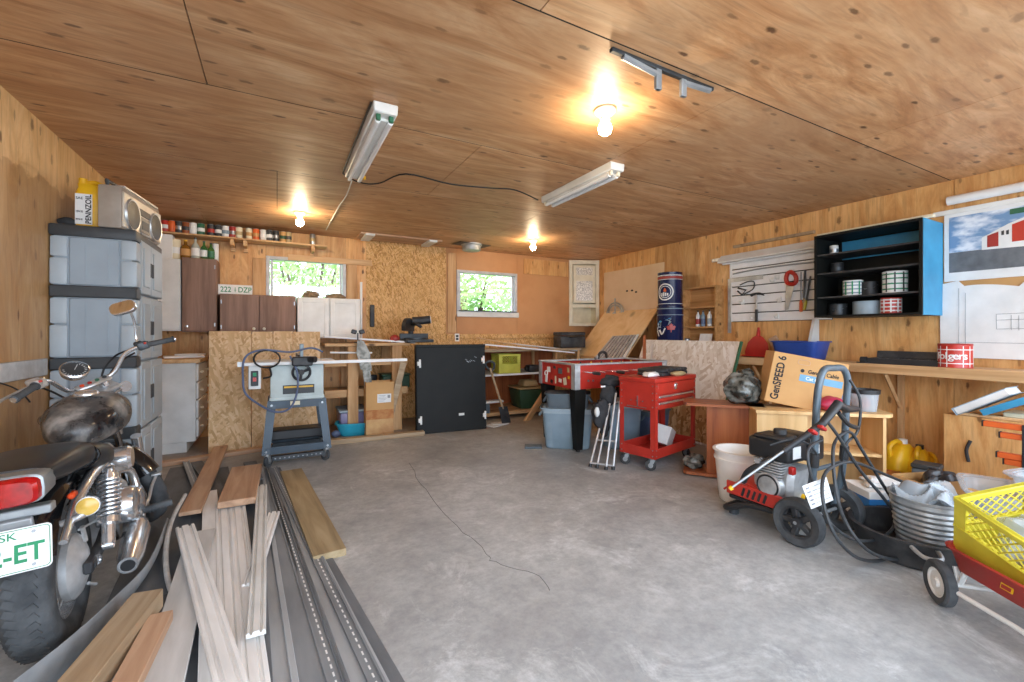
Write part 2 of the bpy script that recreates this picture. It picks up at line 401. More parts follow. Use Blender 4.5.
    def loft(s, secs, n=18, e=2.4, m=None, axis='y'):
        """rounded body from sections (pos, cx, cz, rx, rz)"""
        rings = []
        for (p, cx, cz, rx, rz) in secs:
            ring = []
            for k in range(n):
                a = 2*PI*k/n; ca, sa = math.cos(a), math.sin(a)
                x = cx + rx*math.copysign(abs(ca)**(2/e), ca); z = cz + rz*math.copysign(abs(sa)**(2/e), sa)
                ring.append((x, p, z) if axis == 'y' else ((p, x, z) if axis == 'x' else (x, z, p)))
            rings.append(ring)
        return s.ringloft(rings, True, False, m)
    def sheet(s, fn, nu, nv, th, m=None):
        """a sheet with thickness; fn(u,v) gives a point"""
        P = [[Vector(fn(i/nu, j/nv)) for j in range(nv+1)] for i in range(nu+1)]
        Nn = [[None]*(nv+1) for _ in range(nu+1)]
        for i in range(nu+1):
            for j in range(nv+1):
                a = P[min(i+1, nu)][j]-P[max(i-1, 0)][j]; b = P[i][min(j+1, nv)]-P[i][max(j-1, 0)]
                q = a.cross(b); Nn[i][j] = q.normalized() if q.length > 1e-12 else Vector((0, 0, 1))
        w = nv+1; vs = [P[i][j] for i in range(nu+1) for j in range(w)] + [P[i][j]-Nn[i][j]*th for i in range(nu+1) for j in range(w)]
        o = (nu+1)*w; fs = []
        for i in range(nu):
            for j in range(nv):
                a, b, c, d = i*w+j, (i+1)*w+j, (i+1)*w+j+1, i*w+j+1
                fs += [(a, b, c, d), (o+d, o+c, o+b, o+a)]
        for i in range(nu): fs += [(i*w, o+i*w, o+(i+1)*w, (i+1)*w), ((i+1)*w+nv, o+(i+1)*w+nv, o+i*w+nv, i*w+nv)]
        for j in range(nv): fs += [(j+1, o+j+1, o+j, j), (nu*w+j, o+nu*w+j, o+nu*w+j+1, nu*w+j+1)]
        return s.add(vs, fs, m)
    def mesh(s, name, mats, ang=38):
        me = bpy.data.meshes.new(name); me.from_pydata(s.V, [], s.F)
        for mt in (mats if isinstance(mats, (list, tuple)) else [mats]): me.materials.append(M[mt] if isinstance(mt, str) else mt)
        me.polygons.foreach_set('material_index', s.MI)
        bm = bmesh.new(); bm.from_mesh(me); bmesh.ops.recalc_face_normals(bm, faces=bm.faces); bm.to_mesh(me); bm.free()
        me.polygons.foreach_set('use_smooth', [True]*len(me.polygons)); me.set_sharp_from_angle(angle=R(ang)); me.update()
        return me

def link(o, parent=None):
    COL.objects.link(o)
    if parent is not None: o.parent = parent
    return o
def part(mb, name, mat, parent, label=None, loc=(0, 0, 0), rot=(0, 0, 0)):
    o = link(bpy.data.objects.new(name, mb.mesh(name, mat)), parent); o.location = loc; o.rotation_euler = [R(a) for a in rot]
    if label: o['label'] = label
    return o
def tag(o, label, cat, group=None):
    o['label'] = label; o['category'] = cat
    if group: o['group'] = group
    return o
def thing(name, label, cat, loc=(0, 0, 0), rot=(0, 0, 0), group=None):
    o = link(bpy.data.objects.new(name, None)); o.empty_display_size = .1
    o.location = loc; o.rotation_euler = [R(a) for a in rot]
    return tag(o, label, cat, group)
def solo(mb, name, mat, label, cat, loc=(0, 0, 0), rot=(0, 0, 0), group=None):
    return tag(part(mb, name, mat, None, None, loc, rot), label, cat, group)
def struct(mb, name, mat, parent=None):
    o = part(mb, name, mat, parent)
    o['kind'] = 'structure'
    return o
def copy_tree(o, parent=None):
    c = o.copy(); COL.objects.link(c)
    if parent is not None: c.parent = parent
    for ch in list(o.children): copy_tree(ch, c)
    return c
def text(body, size, mat, parent, loc, rot, name='lettering', sx=1.0, ext=.0008, bold=0.0, shear=0, fit=None):
    cu = bpy.data.curves.new(name, 'FONT'); cu.body = body; cu.size = size; cu.extrude = ext; cu.offset = bold; cu.shear = shear
    cu.align_x = 'CENTER'; cu.align_y = 'CENTER'
    o = bpy.data.objects.new(name, cu); COL.objects.link(o)
    me = bpy.data.meshes.new_from_object(o.evaluated_get(bpy.context.evaluated_depsgraph_get()))
    bpy.data.objects.remove(o); me.materials.clear(); me.materials.append(M[mat]); me.name = name
    if fit: xs = [v.co.x for v in me.vertices]; sx = fit/(max(xs)-min(xs))
    t = link(bpy.data.objects.new(name, me), parent); t.location = loc; t.rotation_euler = [R(a) for a in rot]; t.scale = (sx, 1, 1)
    return t
def along(A, B, w, t, bv=.003, prof=None):
    """matrix and length of a plank lying from A to B, top face up"""
    A, B = Vector(A), Vector(B); d = B-A; L = d.length; x = d.normalized()
    y = Vector((0, 0, 1)).cross(x).normalized(); z = x.cross(y)
    m = Matrix((x, y, z)).transposed().to_4x4(); m.translation = (A+B)/2
    return m, L
def plank(name, A, B, w, t, mat, label, cat='board', group=None, bv=.003, prof=None, roll=0):
    m, L = along(A, B, w, t); mb = MB()
    if prof: mb.prism(prof, L, Matrix.Translation((-L/2, 0, 0)) @ Matrix(((0, 0, 1, 0), (1, 0, 0, 0), (0, 1, 0, 0), (0, 0, 0, 1))))
    else: mb.box((0, 0, 0), (L, w, t), bv=bv)
    o = part(mb, name, mat, None)
    o.matrix_world = m @ Matrix.Rotation(R(roll), 4, 'X')
    return tag(o, label, cat, group)
# ================================================================== THE ROOM
YF = -0.6
fb = MB(); fb.b2((XL-.1, YF, -.12), (XR+.1, YB+.1, 0)); struct(fb, 'floor', 'concrete')
fb = MB(); fb.b2((-14, -16, -.2), (16, YF, -.04)); struct(fb, 'ground_driveway', 'driveway')  # unseen ground added before the doorway, pale to bounce sky light in
fb = MB(); fb.b2((-14, YB+.1, -.3), (18, 24, -.1)); struct(fb, 'ground_lawn', 'lawn')
# hairline cracks in the slab
def crack(pts, w):
    mb = MB(); P = cr(pts, 5); rn = random.Random(3)
    P = [p + Vector((rn.uniform(-.012, .012), rn.uniform(-.012, .012), 0)) for p in P]
    mb.tube([(p.x, p.y, 0.0002) for p in P], w, 4); return mb
c_ = crack([pz(410, 463, 0), pz(425, 490, 0), pz(450, 520, 0), pz(482, 548, 0), pz(494, 562, 0), pz(535, 575, 0), pz(548, 590, 0)], .0018)
struct(c_, 'floor_crack', 'crack')
# ceiling: plywood sheets in rows, each butted against the next
cb = MB(); gap = .005
rows = [-.6, .24, 1.44, 2.66, 3.84, 5.03, YB]
offs = [-.9, .9, -.31, 1.2, .0, -.7]
for i in range(6):
    x = offs[i]-2.44*2
    while x < XR:
        a, b = max(x+gap/2, XL), min(x+2.44-gap/2, XR)
        if b-a > .05: cb.b2((a, rows[i]+gap*.9, CEIL), (b, rows[i+1]-gap*.9, CEIL+.014))
        x += 2.44
cb.mi = 1
for r_ in rows[1:-1]: cb.b2((XL, r_-gap*.9, CEIL+.001), (XR, r_+gap*.9, CEIL+.0135))
cb.b2((XL-.1, YF, CEIL+.014), (XR+.1, YB+.1, CEIL+.12))
struct(cb, 'ceiling', ['ply_ceiling', 'backing'])
# side walls: upright sheets
def sheetwall(name, mat, x0, x1, edges):
    mb = MB(); back = x0 if abs(x0) > abs(x1) else x1
    for a, b in zip(edges[:-1], edges[1:]): mb.b2((x0, a+.002, 0), (x1, b-.002, CEIL))
    mb.mi = 1
    if back > 0: mb.b2((x1, YF, 0), (x1+.1, YB+.1, CEIL+.12))
    else: mb.b2((x0-.1, YF, 0), (x0, YB+.1, CEIL+.12))
    return struct(mb, name, [mat, 'backing'])
sheetwall('wall_left', 'ply_left', XL-.014, XL, [YF, .9, 2.12, 3.34, 4.56, 5.78, YB])
sheetwall('wall_right', 'ply_wall', XR, XR+.014, [YF, .2, 1.42, 2.64, 3.86, 4.62, 5.3, YB])
# back wall: plywood, a strandboard stretch, orange hardboard; two window openings
w1a, w1b = pY(266, 254, YB), pY(346, 297, YB); w2a, w2b = pY(456.5, 269.5, YB), pY(517, 315, YB)
WIN = [(w1a.x, w1b.x, w1b.z-.15, w1a.z-.02), (w2a.x, w2b.x, 1.475, w2a.z)]
xo1, xo2 = pY(366, 300, YB).x, pY(446, 300, YB).x
wbk = MB()
def bpan(x0, x1, z0, z1, mi):
    wbk.mi = mi; wbk.b2((x0+.0015, YB, z0), (x1-.0015, YB+.014, z1)); wbk.mi = 3; wbk.b2((x0, YB+.014, z0), (x1, YB+.12, z1))
a, b, z0, z1 = WIN[0]
bpan(XL, a, 0, CEIL, 0); bpan(a, b, 0, z0, 0); bpan(a, b, z1, CEIL, 0); bpan(b, xo1, 0, CEIL, 0)
bpan(xo1, xo2, 0, CEIL, 1)
a, b, z0, z1 = WIN[1]
bpan(xo2, a, 1.18, CEIL, 2); bpan(a, b, 1.18, z0, 2); bpan(a, b, z1, CEIL, 2); bpan(b, XR, 1.18, CEIL, 2); bpan(xo2, XR, 0, 1.18, 1)
struct(wbk, 'wall_back', ['ply_wall', 'osb_wall', 'hardboard', 'backing'])
def window(n, x0, x1, z0, z1):
    fr = MB()
    for (a, b, c, d) in ((x0, x0+.04, z0, z1), (x1-.04, x1, z0, z1), (x0+.04, x1-.04, z1-.04, z1), (x0+.04, x1-.04, z0, z0+.05)): fr.b2((a, YB-.012, c), (b, YB+.1, d), bv=.004)
    fr.b2((x0+.05, YB+.03, z0+.05), (x0+.075, YB+.06, z1-.04)); fr.b2((x1-.075, YB+.03, z0+.05), (x1-.05, YB+.06, z1-.04))
    w = struct(fr, 'window_%d' % n, mk('window_frame_vinyl_%d' % n, '#c9cacd', '#adaeb2', .5, 0, 8))
    g = MB(); g.b2((x0+.03, YB+.05, z0+.04), (x1-.03, YB+.054, z1-.03)); part(g, 'pane', 'pane', w)
    return w
window(1, *WIN[0]); w2 = window(2, *WIN[1])
mb = MB(); x0, x1, z0, z1 = WIN[1]
mb.b2((x0, YB-.03, z0-.035), (x1+.02, YB-.0125, z0+.045), bv=.004); part(mb, 'sill_board', 'white_dirty', w2)
mb = MB(); mb.b2((x0+.03, YB-.045, z0+.047), (x1-.02, YB-.013, z0+.06)); part(mb, 'sill_dirt', 'dark_metal', w2)
# pale timber battens around the windows, plate along the top of the back wall
n_ = 0
def trim(lo, hi, mat='fir'):
    global n_
    n_ += 1; mb = MB(); mb.b2(lo, hi, bv=.003); return struct(mb, 'trim_%d' % n_, mat)
p, q = pY(288, 252, YB-.02), pY(372, 266, YB-.02)
trim((p.x, YB-.022, q.z), (q.x, YB-.0005, q.z+.075))
p = pY(350, 300, YB); trim((WIN[0][1]+.005, YB-.02, 1.2), (WIN[0][1]+.135, YB-.0005, q.z-.002), 'fir_z')
p = pY(255, 300, YB); trim((WIN[0][0]-.14, YB-.02, 1.2), (WIN[0][0]-.004, YB-.0005, q.z), 'fir_z')
trim((xo2+.02, YB-.02, 1.2), (WIN[1][0]-.01, YB-.0005, 2.38), 'fir_z')
trim((xo2, YB-.02, 1.11), (XR-.02, YB-.0005, 1.18), 'osb_wall')
trim((WIN[1][1]+.12, YB-.012, 2.15), (XR-.5, YB-.0005, 2.40), 'ply_wall')
# grey batten on the left wall
p, q = pX(0, 363, XL), pX(0, 383, XL)
trim((XL+.0005, .6, q.z), (XL+.02, 3.62, p.z), 'grey_board')
# ceiling hatch with two white cross pieces and the round flue collar near the back wall
hx0, hx1 = pz(364, 238, CEIL).x, pz(425, 243, CEIL).x
hy = 5.62
hb = MB(); hb.b2((hx0-.1, hy, CEIL-.022), (hx1+.15, hy+.3, CEIL-.001), bv=.003)
h = solo(hb, 'hatch_board', 'cedar', 'brown board fixed flat under the ceiling near the back wall, white pieces on it', 'board')
for k, x in enumerate((hx0, hx1)):
    mb = MB(); mb.b2((x-.05, hy-.06, CEIL-.05), (x+.06, hy+.32, CEIL-.0225), bv=.003); part(mb, 'cross_piece', 'white_dirty', h, 'white painted cross piece')
v = pz(474.5, 247, CEIL-.06); fl = thing('flue_collar', 'round grey metal flue collar stuck up against the ceiling by the back wall', 'vent', (v.x, YB-.42, CEIL))
mb = MB(); mb.lathe([(.0, -.001), (.15, -.001), (.15, -.02), (.13, -.03), (.13, -.09), (.11, -.10), (0, -.10)], 20); part(mb, 'collar', 'galv', fl)
mb = MB(); mb.box((0, 0, -.012), (.5, .24, .004), rot=(0, 0, 8)); part(mb, 'plate', 'dark_metal', fl)

# ================================================================== OUTSIDE THE WINDOWS
def shrub(x, y, h, r, seed, label):
    t = thing('leafy_tree', label, 'tree', (x, y, -.1), (0, 0, 0), 'trees outside the windows')
    rn = random.Random(seed); mb = MB()
    for k in range(5):
        a = k*1.3; mb.tube([(0, 0, 0), (.2*math.cos(a), .2*math.sin(a), h*.4), (r*.5*math.cos(a), r*.5*math.sin(a), h*.75)], [.06, .045, .02], 7)
    part(mb, 'trunk', 'bark', t)
    lf = MB()
    for k in range(2600):
        d = Vector((rn.gauss(0, 1), rn.gauss(0, 1), rn.gauss(0, 1))).normalized()*(rn.random()**.4)
        c = Vector((d.x*r, d.y*r, h*.58 + d.z*h*.42)); s_ = rn.uniform(.05, .10)
        u = Vector((rn.gauss(0, 1), rn.gauss(0, 1), rn.gauss(0, 1))).normalized(); w = u.orthogonal().normalized()
        lf.add([c-u*s_, c+w*s_*.5, c+u*s_, c-w*s_*.5], [(0, 1, 2, 3)])
    part(lf, 'foliage', 'leaf', t)
shrub(.55, 10.0, 3.6, 1.15, 1, 'green leafy tree outside the window above the white cupboard')
shrub(3.95, 9.5, 3.3, 1.05, 2, 'pale green bush filling the lower left of the window beside the strandboard')
shrub(6.15, 10.2, 3.6, 1.1, 3, 'bushy tree at the right of the far window')

# ================================================================== CEILING FITTINGS
def fluor(name, label, y0, y1, x, group, cap):
    L = y1-y0; t = thing(name, label, 'light', (x, (y0+y1)/2, CEIL), (0, 0, 0), group)
    mb = MB(); mb.box((0, 0, -.03), (.125, L, .058), bv=.006, top=(.135, L)); part(mb, 'housing', 'white_dirty', t)
    for s_ in (-1, 1):
        mb = MB(); mb.cyl((s_*.035, -L/2+.05, -.082), (s_*.035, L/2-.05, -.082), .016, n=12); part(mb, 'tube', 'tube', t)
        for e in (-1, 1):
            mb = MB(); mb.box((s_*.035, e*(L/2-.035), -.072), (.026, .022, .036), bv=.005); part(mb, 'tube_holder', cap, t)
    mb = MB(); mb.box((0, 0, -.066), (.05, L-.14, .014), top=(.09, L-.14)); part(mb, 'reflector_ridge', 'white', t)
    return t
fa, fb_ = pz(355, 178, CEIL-.05), pz(384, 111, CEIL-.05)
l1 = fluor('fluorescent_light', 'twin tube white ceiling light over the lumber pile with a dark cord along it', fb_.y, fa.y, (fa.x+fb_.x)/2, 'twin tube ceiling lights', 'green_paint')
ga, gb = pz(547, 203, CEIL-.05), pz(618, 169, CEIL-.05)
l2 = fluor('fluorescent_light', 'twin tube white ceiling light behind the bright bulb, over the open floor', gb.y, ga.y, (ga.x+gb.x)/2, 'twin tube ceiling lights', 'porcelain')
mb = MB(); x = l1.location.x-.075
P = [(x, fb_.y+.02, CEIL-.012), (x, fa.y-.1, CEIL-.012), (x+.02, fa.y+.03, CEIL-.03)]
for (px, py, d) in ((362, 183, .04), (380, 183, .02), (406, 174, .012), (450, 184, .012), (490, 188, .012), (515, 190, .02), (538, 200, .05)): P.append(pz(px, py, CEIL-d))
mb.tube(cr(P, 5), .006, 6)
cb_ = solo(mb, 'power_cord', 'cable', 'black cord sagging along the ceiling between the two tube lights', 'cord')
mb = MB(); mb.tube(cr([pz(352, 180, CEIL-.012), pz(346, 196, CEIL-.008), pz(338, 208, CEIL-.008), pz(326, 230, CEIL-.008)], 5), .005, 6)
solo(mb, 'pull_cord', 'white_dirty', 'thin white cord running back along the ceiling from the lumber light', 'cord')
for (px, py, e) in ((356, 154, 0), (364, 178, 1)):
    mb = MB(); v = pz(px, py, CEIL-.03); mb.cyl((0, 0, -.012), (0, 0, .012), .014, n=10); part(mb, 'cord_plug', 'yellow', cb_, 'yellow plug', v)
def bulb(px, py, label, k=1.0, big=1.0):
    v = pz(px, py, CEIL-.02); t = thing('bulb_light', label, 'light', (v.x, v.y, CEIL), (0, 0, 0), 'bare ceiling bulbs')
    mb = MB(); mb.lathe([(0, 0), (.058, 0), (.06, -.012), (.045, -.03), (.028, -.045), (.026, -.06), (0, -.06)], 24); part(mb, 'lamp_holder', 'porcelain', t)
    mb = MB(); mb.lathe([(0, -.058), (.014, -.060), (.018, -.070), (.033, -.088), (.038, -.108), (.033, -.130), (.018, -.142), (0, -.145)], 20); part(mb, 'bulb', 'bulb', t)
bulb(605, 113, 'brightest bare bulb in a white ceiling holder in front of the right tube light')
bulb(533, 241, 'glowing bare bulb on the ceiling above the far window')
bulb(300, 214, 'glowing bare bulb on the ceiling above the window over the white cupboard')
# shelf brackets hanging from the ceiling
a, b = pz(611, 47, CEIL), pz(712, 88, CEIL); yb = (a.y+b.y)/2
t = thing('bracket_rail', 'thin dark rail on the ceiling with two hanging grey shelf brackets', 'bracket', (0, 0, 0))
mb = MB(); mb.b2((a.x, yb-.012, CEIL-.02), (b.x, yb+.012, CEIL-.001), bv=.003); part(mb, 'rail', 'dark_metal', t)
for (x0, x1, px, py) in ((a.x+.07, 0, 658, 90), (b.x-.02, 0, 683, 97)):
    e = pY(px, py, yb); mb = MB()
    mb.tube([(x0, yb, CEIL-.02), (e.x, yb, e.z+.07)], .014, 6)
    mb.box((e.x, yb, e.z+.075), (.035, .02, .15), bv=.003); mb.tube([(e.x, yb, CEIL-.02), (e.x, yb, e.z)], .008, 6)
    part(mb, 'bracket', 'steel', t, 'grey steel bracket')

# ================================================================== LEFT SIDE: CABINET AND WHAT STANDS ON IT
gx, gy = -1.015, 4.03
t = thing('storage_cabinet', 'tall grey plastic storage cabinet with charcoal bands, against the left wall behind the motorcycle', 'cabinet', (gx, gy, 0))
hw, hd = .210, .36
bands = [(.0, .10), (.51, .585), (.97, 1.045), (1.42, 1.495), (1.80, 1.872)]
mb = MB(); mb.b2((-hw+.02, -hd+.012, .02), (hw-.03, hd-.01, 1.86))
for (z0, z1) in zip([b[1] for b in bands[:-1]], [b[0] for b in bands[1:]]):
    mb.b2((-hw+.09, -hd+.004, z0+.004), (hw-.09, -hd+.05, z1-.004), bv=.006)
    mb.b2((-.045, -hd+.001, z0+.03), (-.040, -hd+.01, z1-.03)); mb.b2((.06, -hd+.0005, z0+.03), (.066, -hd+.01, z1-.03))
part(mb, 'body', 'resin', t)
for (z0, z1) in zip([b[1] for b in bands[:-1]], [b[0] for b in bands[1:]]):
    for sx_ in (-1, 1):
        mb = MB(); zm = (z0+z1)/2 + .02
        for (q0, q1, g) in ((z0+.003, zm-.003, 0), (zm+.003, z1-.003, .003)):
            mb.box((sx_*(hw-.043), -hd+.05, (q0+q1)/2), (.084-g, .10-g, q1-q0), bv=.012, seg=2)
        part(mb, 'corner_column', 'resin_lt', t, 'paler grey rounded corner column')
    for sy_ in (-1, 1):
        mb = MB(); y0, y1 = (-hd+.105, -.003) if sy_ < 0 else (.003, hd-.01)
        mb.b2((hw-.03, y0, z0-.03), (hw, y1, z1+.03), bv=.008)
        mb.b2((hw-.002, y0+.045, z0+.02), (hw+.007, y1-.045, z1-.02), bv=.006)
        d = part(mb, 'door', 'resin_lt', t)
        mb = MB(); yh = -.03 if sy_ < 0 else .03
        mb.b2((hw-.006, yh-.012, (z0+z1)/2-.05), (hw+.010, yh+.012, (z0+z1)/2+.05), bv=.004); part(mb, 'handle', 'dark_resin', d, 'dark recessed handle')
for (z0, z1) in bands:
    mb = MB(); mb.box((-.004, 0, (z0+z1)/2), (2*hw, 2*hd, z1-z0), bv=.012, seg=2) if z0 > 1.7 or z0 < .05 else mb.b2((-hw, -hd-.002, z0), (hw-.004, -hd+.11, z1), bv=.008)
    part(mb, 'band', 'dark_resin', t, 'charcoal band')
# oil jug
top = 1.872
jx, jy = pY(84, 200, 3.80).x, 3.80
t = thing('oil_jug', 'yellow motor oil jug with white label on top of the grey cabinet', 'jug', (jx+.035, jy, top), (0, 0, -6))
mb = MB(); mb.loft([(0, 0, 0, .062, .05), (.01, 0, 0, .07, .055), (.22, 0, 0, .07, .055), (.26, .005, 0, .06, .05), (.285, -.01, 0, .05, .042)], 20, 4, axis='z')
part(mb, 'body', 'yellow', t)
mb = MB(); mb.tube(cr([(.055, 0, .20), (.062, 0, .27), (.03, 0, .305), (-.02, 0, .30)], 5), .014, 8); part(mb, 'handle', 'yellow', t)
mb = MB(); mb.cyl((-.04, 0, .28), (-.04, 0, .325), .022, n=14); part(mb, 'cap', 'yellow', t)
mb = MB(); mb.b2((-.058, -.0575, .02), (.028, -.055, .215), bv=.001); lb = part(mb, 'label', 'paper', t)
text('PENNZOIL', .040, 'ink', lb, (.010, -.0582, .118), (90, -90, 0), bold=.0008, fit=.185)
for k, (s_, z) in enumerate(((.022, .185), (.02, .10), (.016, .05))): text(('SAE', '10W30', 'MOTOR OIL')[k], s_, 'ink', lb, (-.036, -.0585, z), (90, 0, 0), 'fine_print', fit=.034)
mb = MB(); mb.ell((0, 0, .03), (.05, .04, .03), amp=.15); solo(mb, 'rag', 'fabric_black', 'small dark rag beside the oil jug on the grey cabinet', 'rag', (-1.17, 3.78, top))
# boombox
t = thing('boombox', 'silver portable cassette radio with two round speakers on the grey cabinet', 'radio', (-.903, 3.973, top+.001), (0, 0, -7.5))
bw, bl, bh = .125, .61, .275
mb = MB(); mb.box((0, 0, bh/2), (bw, bl, bh), bv=.012, seg=2); part(mb, 'case', mk('boombox_case', '#a59a8d', '#8f8478', .5), t)
mb = MB(); mb.box((bw/2+.004, 0, bh/2-.01), (.012, bl-.01, bh-.05), bv=.004); part(mb, 'face_panel', mk('boombox_face', '#d9d2c4', '#c6beae', .4, .2), t)
for s_ in (-1, 1):
    m = TR((bw/2+.008, s_*.185, .115)) @ AX['x']
    mb = MB(); mb.lathe([(.0, .004), (.094, .004), (.094, .012), (.102, .014), (.106, 0), (0, 0)], 28, m); sp = part(mb, 'speaker_ring', 'chrome_dull', t)
    mb = MB(); mb.lathe([(0, .009), (.092, .006), (.092, .012), (.05, .015), (0, .018)], 28, m); part(mb, 'speaker_grille', 'dark_metal', sp)
mb = MB(); mb.b2((bw/2+.006, -.075, .03), (bw/2+.018, .075, .135), bv=.003); cd = part(mb, 'cassette_door', mk('cassette_smoke', '#b9b2a4', '#8a857b', .25), t)
mb = MB(); mb.b2((bw/2+.018, -.055, .05), (bw/2+.0195, .055, .11)); part(mb, 'cassette_window', 'dark_metal', cd)
mb = MB(); mb.b2((bw/2+.006, -.09, .145), (bw/2+.016, .09, .19), bv=.002); part(mb, 'tuner_scale', 'dark_resin', t)
mb = MB(); mb.b2((bw/2-.05, -.27, bh-.005), (bw/2+.004, .27, bh+.012), bv=.004); part(mb, 'control_strip', 'chrome_dull', t)
for k in range(7):
    mb = MB(); mb.b2((bw/2+.012, -.07+k*.021, .008), (bw/2+.022, -.054+k*.021, .026), bv=.002); part(mb, 'key_button', 'silver_tin', t)
mb = MB(); mb.tube([(-.02, -.27, bh-.02), (-.02, -.29, bh+.03), (-.02, .0, bh+.035), (-.02, .29, bh+.03), (-.02, .27, bh-.02)], .011, 8); part(mb, 'carry_handle', 'dark_resin', t)
# black wire hanging on the left wall
mb = MB(); mb.tube(cr([pX(0, 383, XL+.02), pX(12, 387, XL+.025), pX(22, 393, XL+.02), pX(30, 402, XL+.01)], 5), .004, 6)
solo(mb, 'wire', 'cable', 'black wire looping below the grey batten on the left wall', 'wire')
# ================================================================== MOTORCYCLE
LEAN, HEAD = -3.4, 4.4
BK = thing('motorcycle', 'black and chrome cruiser motorcycle parked by the left wall on its side stand', 'motorcycle', (-.745, 2.30, 0), (0, LEAN, HEAD)); BK.scale = (.945,)*3
def bp(mb, name, mat, parent=None, label=None): return part(mb, name, mat, parent or BK, label)
RW, FW, WB = .305, .28, 1.16
XW = Matrix.Rotation(PI/2, 4, 'Y')
def tyre_profile(R_, w, n=14):
    pr = []
    for k in range(n):
        a = 2*PI*k/n; ca, sa = math.cos(a), math.sin(a)
        pr.append((R_-w*.44 + w*.44*math.copysign(abs(ca)**.8, ca), w*.5*math.copysign(abs(sa)**.7, sa)))
    return pr
def wheel(c, R_, w, m0=None, name='rear'):
    mm = Matrix.Translation(c) @ XW
    if m0 is not None: mm = m0 @ mm
    mb = MB(); mb.lathec(tyre_profile(R_, w), 56, mm)
    if w > .11:
        for k in range(56):
            a = 2*PI*k/56
            for s_ in (-1, 1):
                q = mm @ Matrix.Rotation(a, 4, 'Z')
                mb.box((R_-.004, 0, s_*.027), (.007, .024, .030), rot=(s_*28, 0, 0), m=q)
                mb.box((R_-.019, .012, s_*.052), (.007, .020, .022), rot=(s_*30, s_*-35, 0), m=q)
    ty = bp(mb, name+'_tire', 'rubber')
    mb = MB(); r = R_-w*.84
    mb.lathec([(r, -w*.33), (r+.02, -w*.36), (r+.022, -w*.30), (r-.004, -w*.2), (r-.012, 0), (r-.004, w*.2), (r+.022, w*.30), (r+.02, w*.36), (r, w*.33), (r-.018, 0)], 44, mm)
    wh = bp(mb, name+'_rim', 'chrome')
    mb = MB()
    for k in range(28):
        a = 2*PI*k/28; s_ = 1 if k % 2 else -1; a2 = a+(.45 if k % 4 < 2 else -.45)
        mb.tube([mm @ Vector((.06*math.cos(a2), .06*math.sin(a2), s_*.045)), mm @ Vector((r*math.cos(a), r*math.sin(a), s_*.008))], .0025, 5)
    part(mb, 'spokes', 'chrome_dull', wh)
    return wh
rw = wheel((0, 0, RW), RW, .145)
mb = MB(); mm = Matrix.Translation((0, 0, RW)) @ XW
mb.lathe([(0, -.09), (.05, -.09), (.075, -.07), (.11, -.035), (.11, .045), (.128, .052), (.128, .075), (.112, .090), (.07, .106), (.035, .115), (0, .117)], 36, mm)
dr = bp(mb, 'brake_drum', 'alu')
mb = MB(); mb.cyl((.08, 0, RW), (.155, 0, RW), .014, n=12); mb.cyl((.128, 0, RW), (.15, 0, RW), .022, n=6); part(mb, 'axle_nut', 'chrome', dr)
mb = MB(); mb.tube([(.115, -.02, RW+.10), (.115, -.05, RW+.17)], .008, 8); mb.tube([(.105, -.05, RW+.16), (.13, .28, RW+.10), (.14, .5, RW+.03)], .005, 6)
mb.tube([(.103, .02, RW-.095), (.12, .05, RW-.12)], .007, 6); part(mb, 'brake_rod', 'chrome_dull', dr)
# swing arm
for s_ in (-1, 1):
    mb = MB(); mb.tube([(s_*.125, -.05, RW), (s_*.125, .18, RW+.015), (s_*.11, .46, RW+.05)], [.022, .024, .028], 10)
    mb.box((s_*.125, -.01, RW), (.03, .12, .05), bv=.006); bp(mb, 'swingarm', 'black_dusty')
# shock absorbers
for s_ in (-1, 1):
    A, B = Vector((s_*.165, .07, RW+.03)), Vector((s_*.150, .25, .615)); d = B-A
    mb = MB(); mb.cyl(A, A+d*.32, .024, n=14); mb.cyl(A+d*.26, A+d*.34, .041, n=18); mb.cyl(A-Vector((.018, 0, 0)), A+Vector((.018, 0, 0)), .020, n=12)
    mb.cyl(A+d*.3, B, .014, n=10); mb.cyl(A+d*.86, A+d*.93, .044, n=18); mb.cyl(A+d*.93, B, .024, n=14); mb.cyl(B-Vector((.018, 0, 0)), B+Vector((.018, 0, 0)), .022, n=12)
    sh = bp(mb, 'shock_absorber', 'chrome')
    mb = MB(); ax = d.normalized(); u = ax.orthogonal().normalized(); w = ax.cross(u); P = []
    for k in range(9*14+1):
        q = k/(9*14); a = 2*PI*9*q; P.append(A + d*(.34+.52*q) + (u*math.cos(a)+w*math.sin(a))*.040)
    mb.tube(P, .0065, 7); part(mb, 'spring', 'chrome', sh)
# rear fender: a curved shell over the tyre
def fend(c, R_, w, a0, a1, m0=None):
    def fn(u, v):
        a = a0+(a1-a0)*u; q = (v-.5)*2; x = w/2*q; rr = R_ - .055*abs(q)**3
        return (c[0]+x, c[1]+rr*math.cos(a), c[2]+rr*math.sin(a))
    mb = MB(); mb.sheet(fn, 26, 14, .004, m0); return mb
bp(fend((0, .0, RW+.045), RW+.05, .19, R(35), R(158)), 'rear_fender', 'black_gloss')
mb = MB()
for s_ in (-1, 1):
    mb.tube([(s_*.135, -.36, .53), (s_*.135, -.20, .615), (s_*.14, .02, .66), (s_*.145, .28, .67)], [.012, .017, .019, .017], 10)
bp(mb, 'fender_strut', 'chrome')
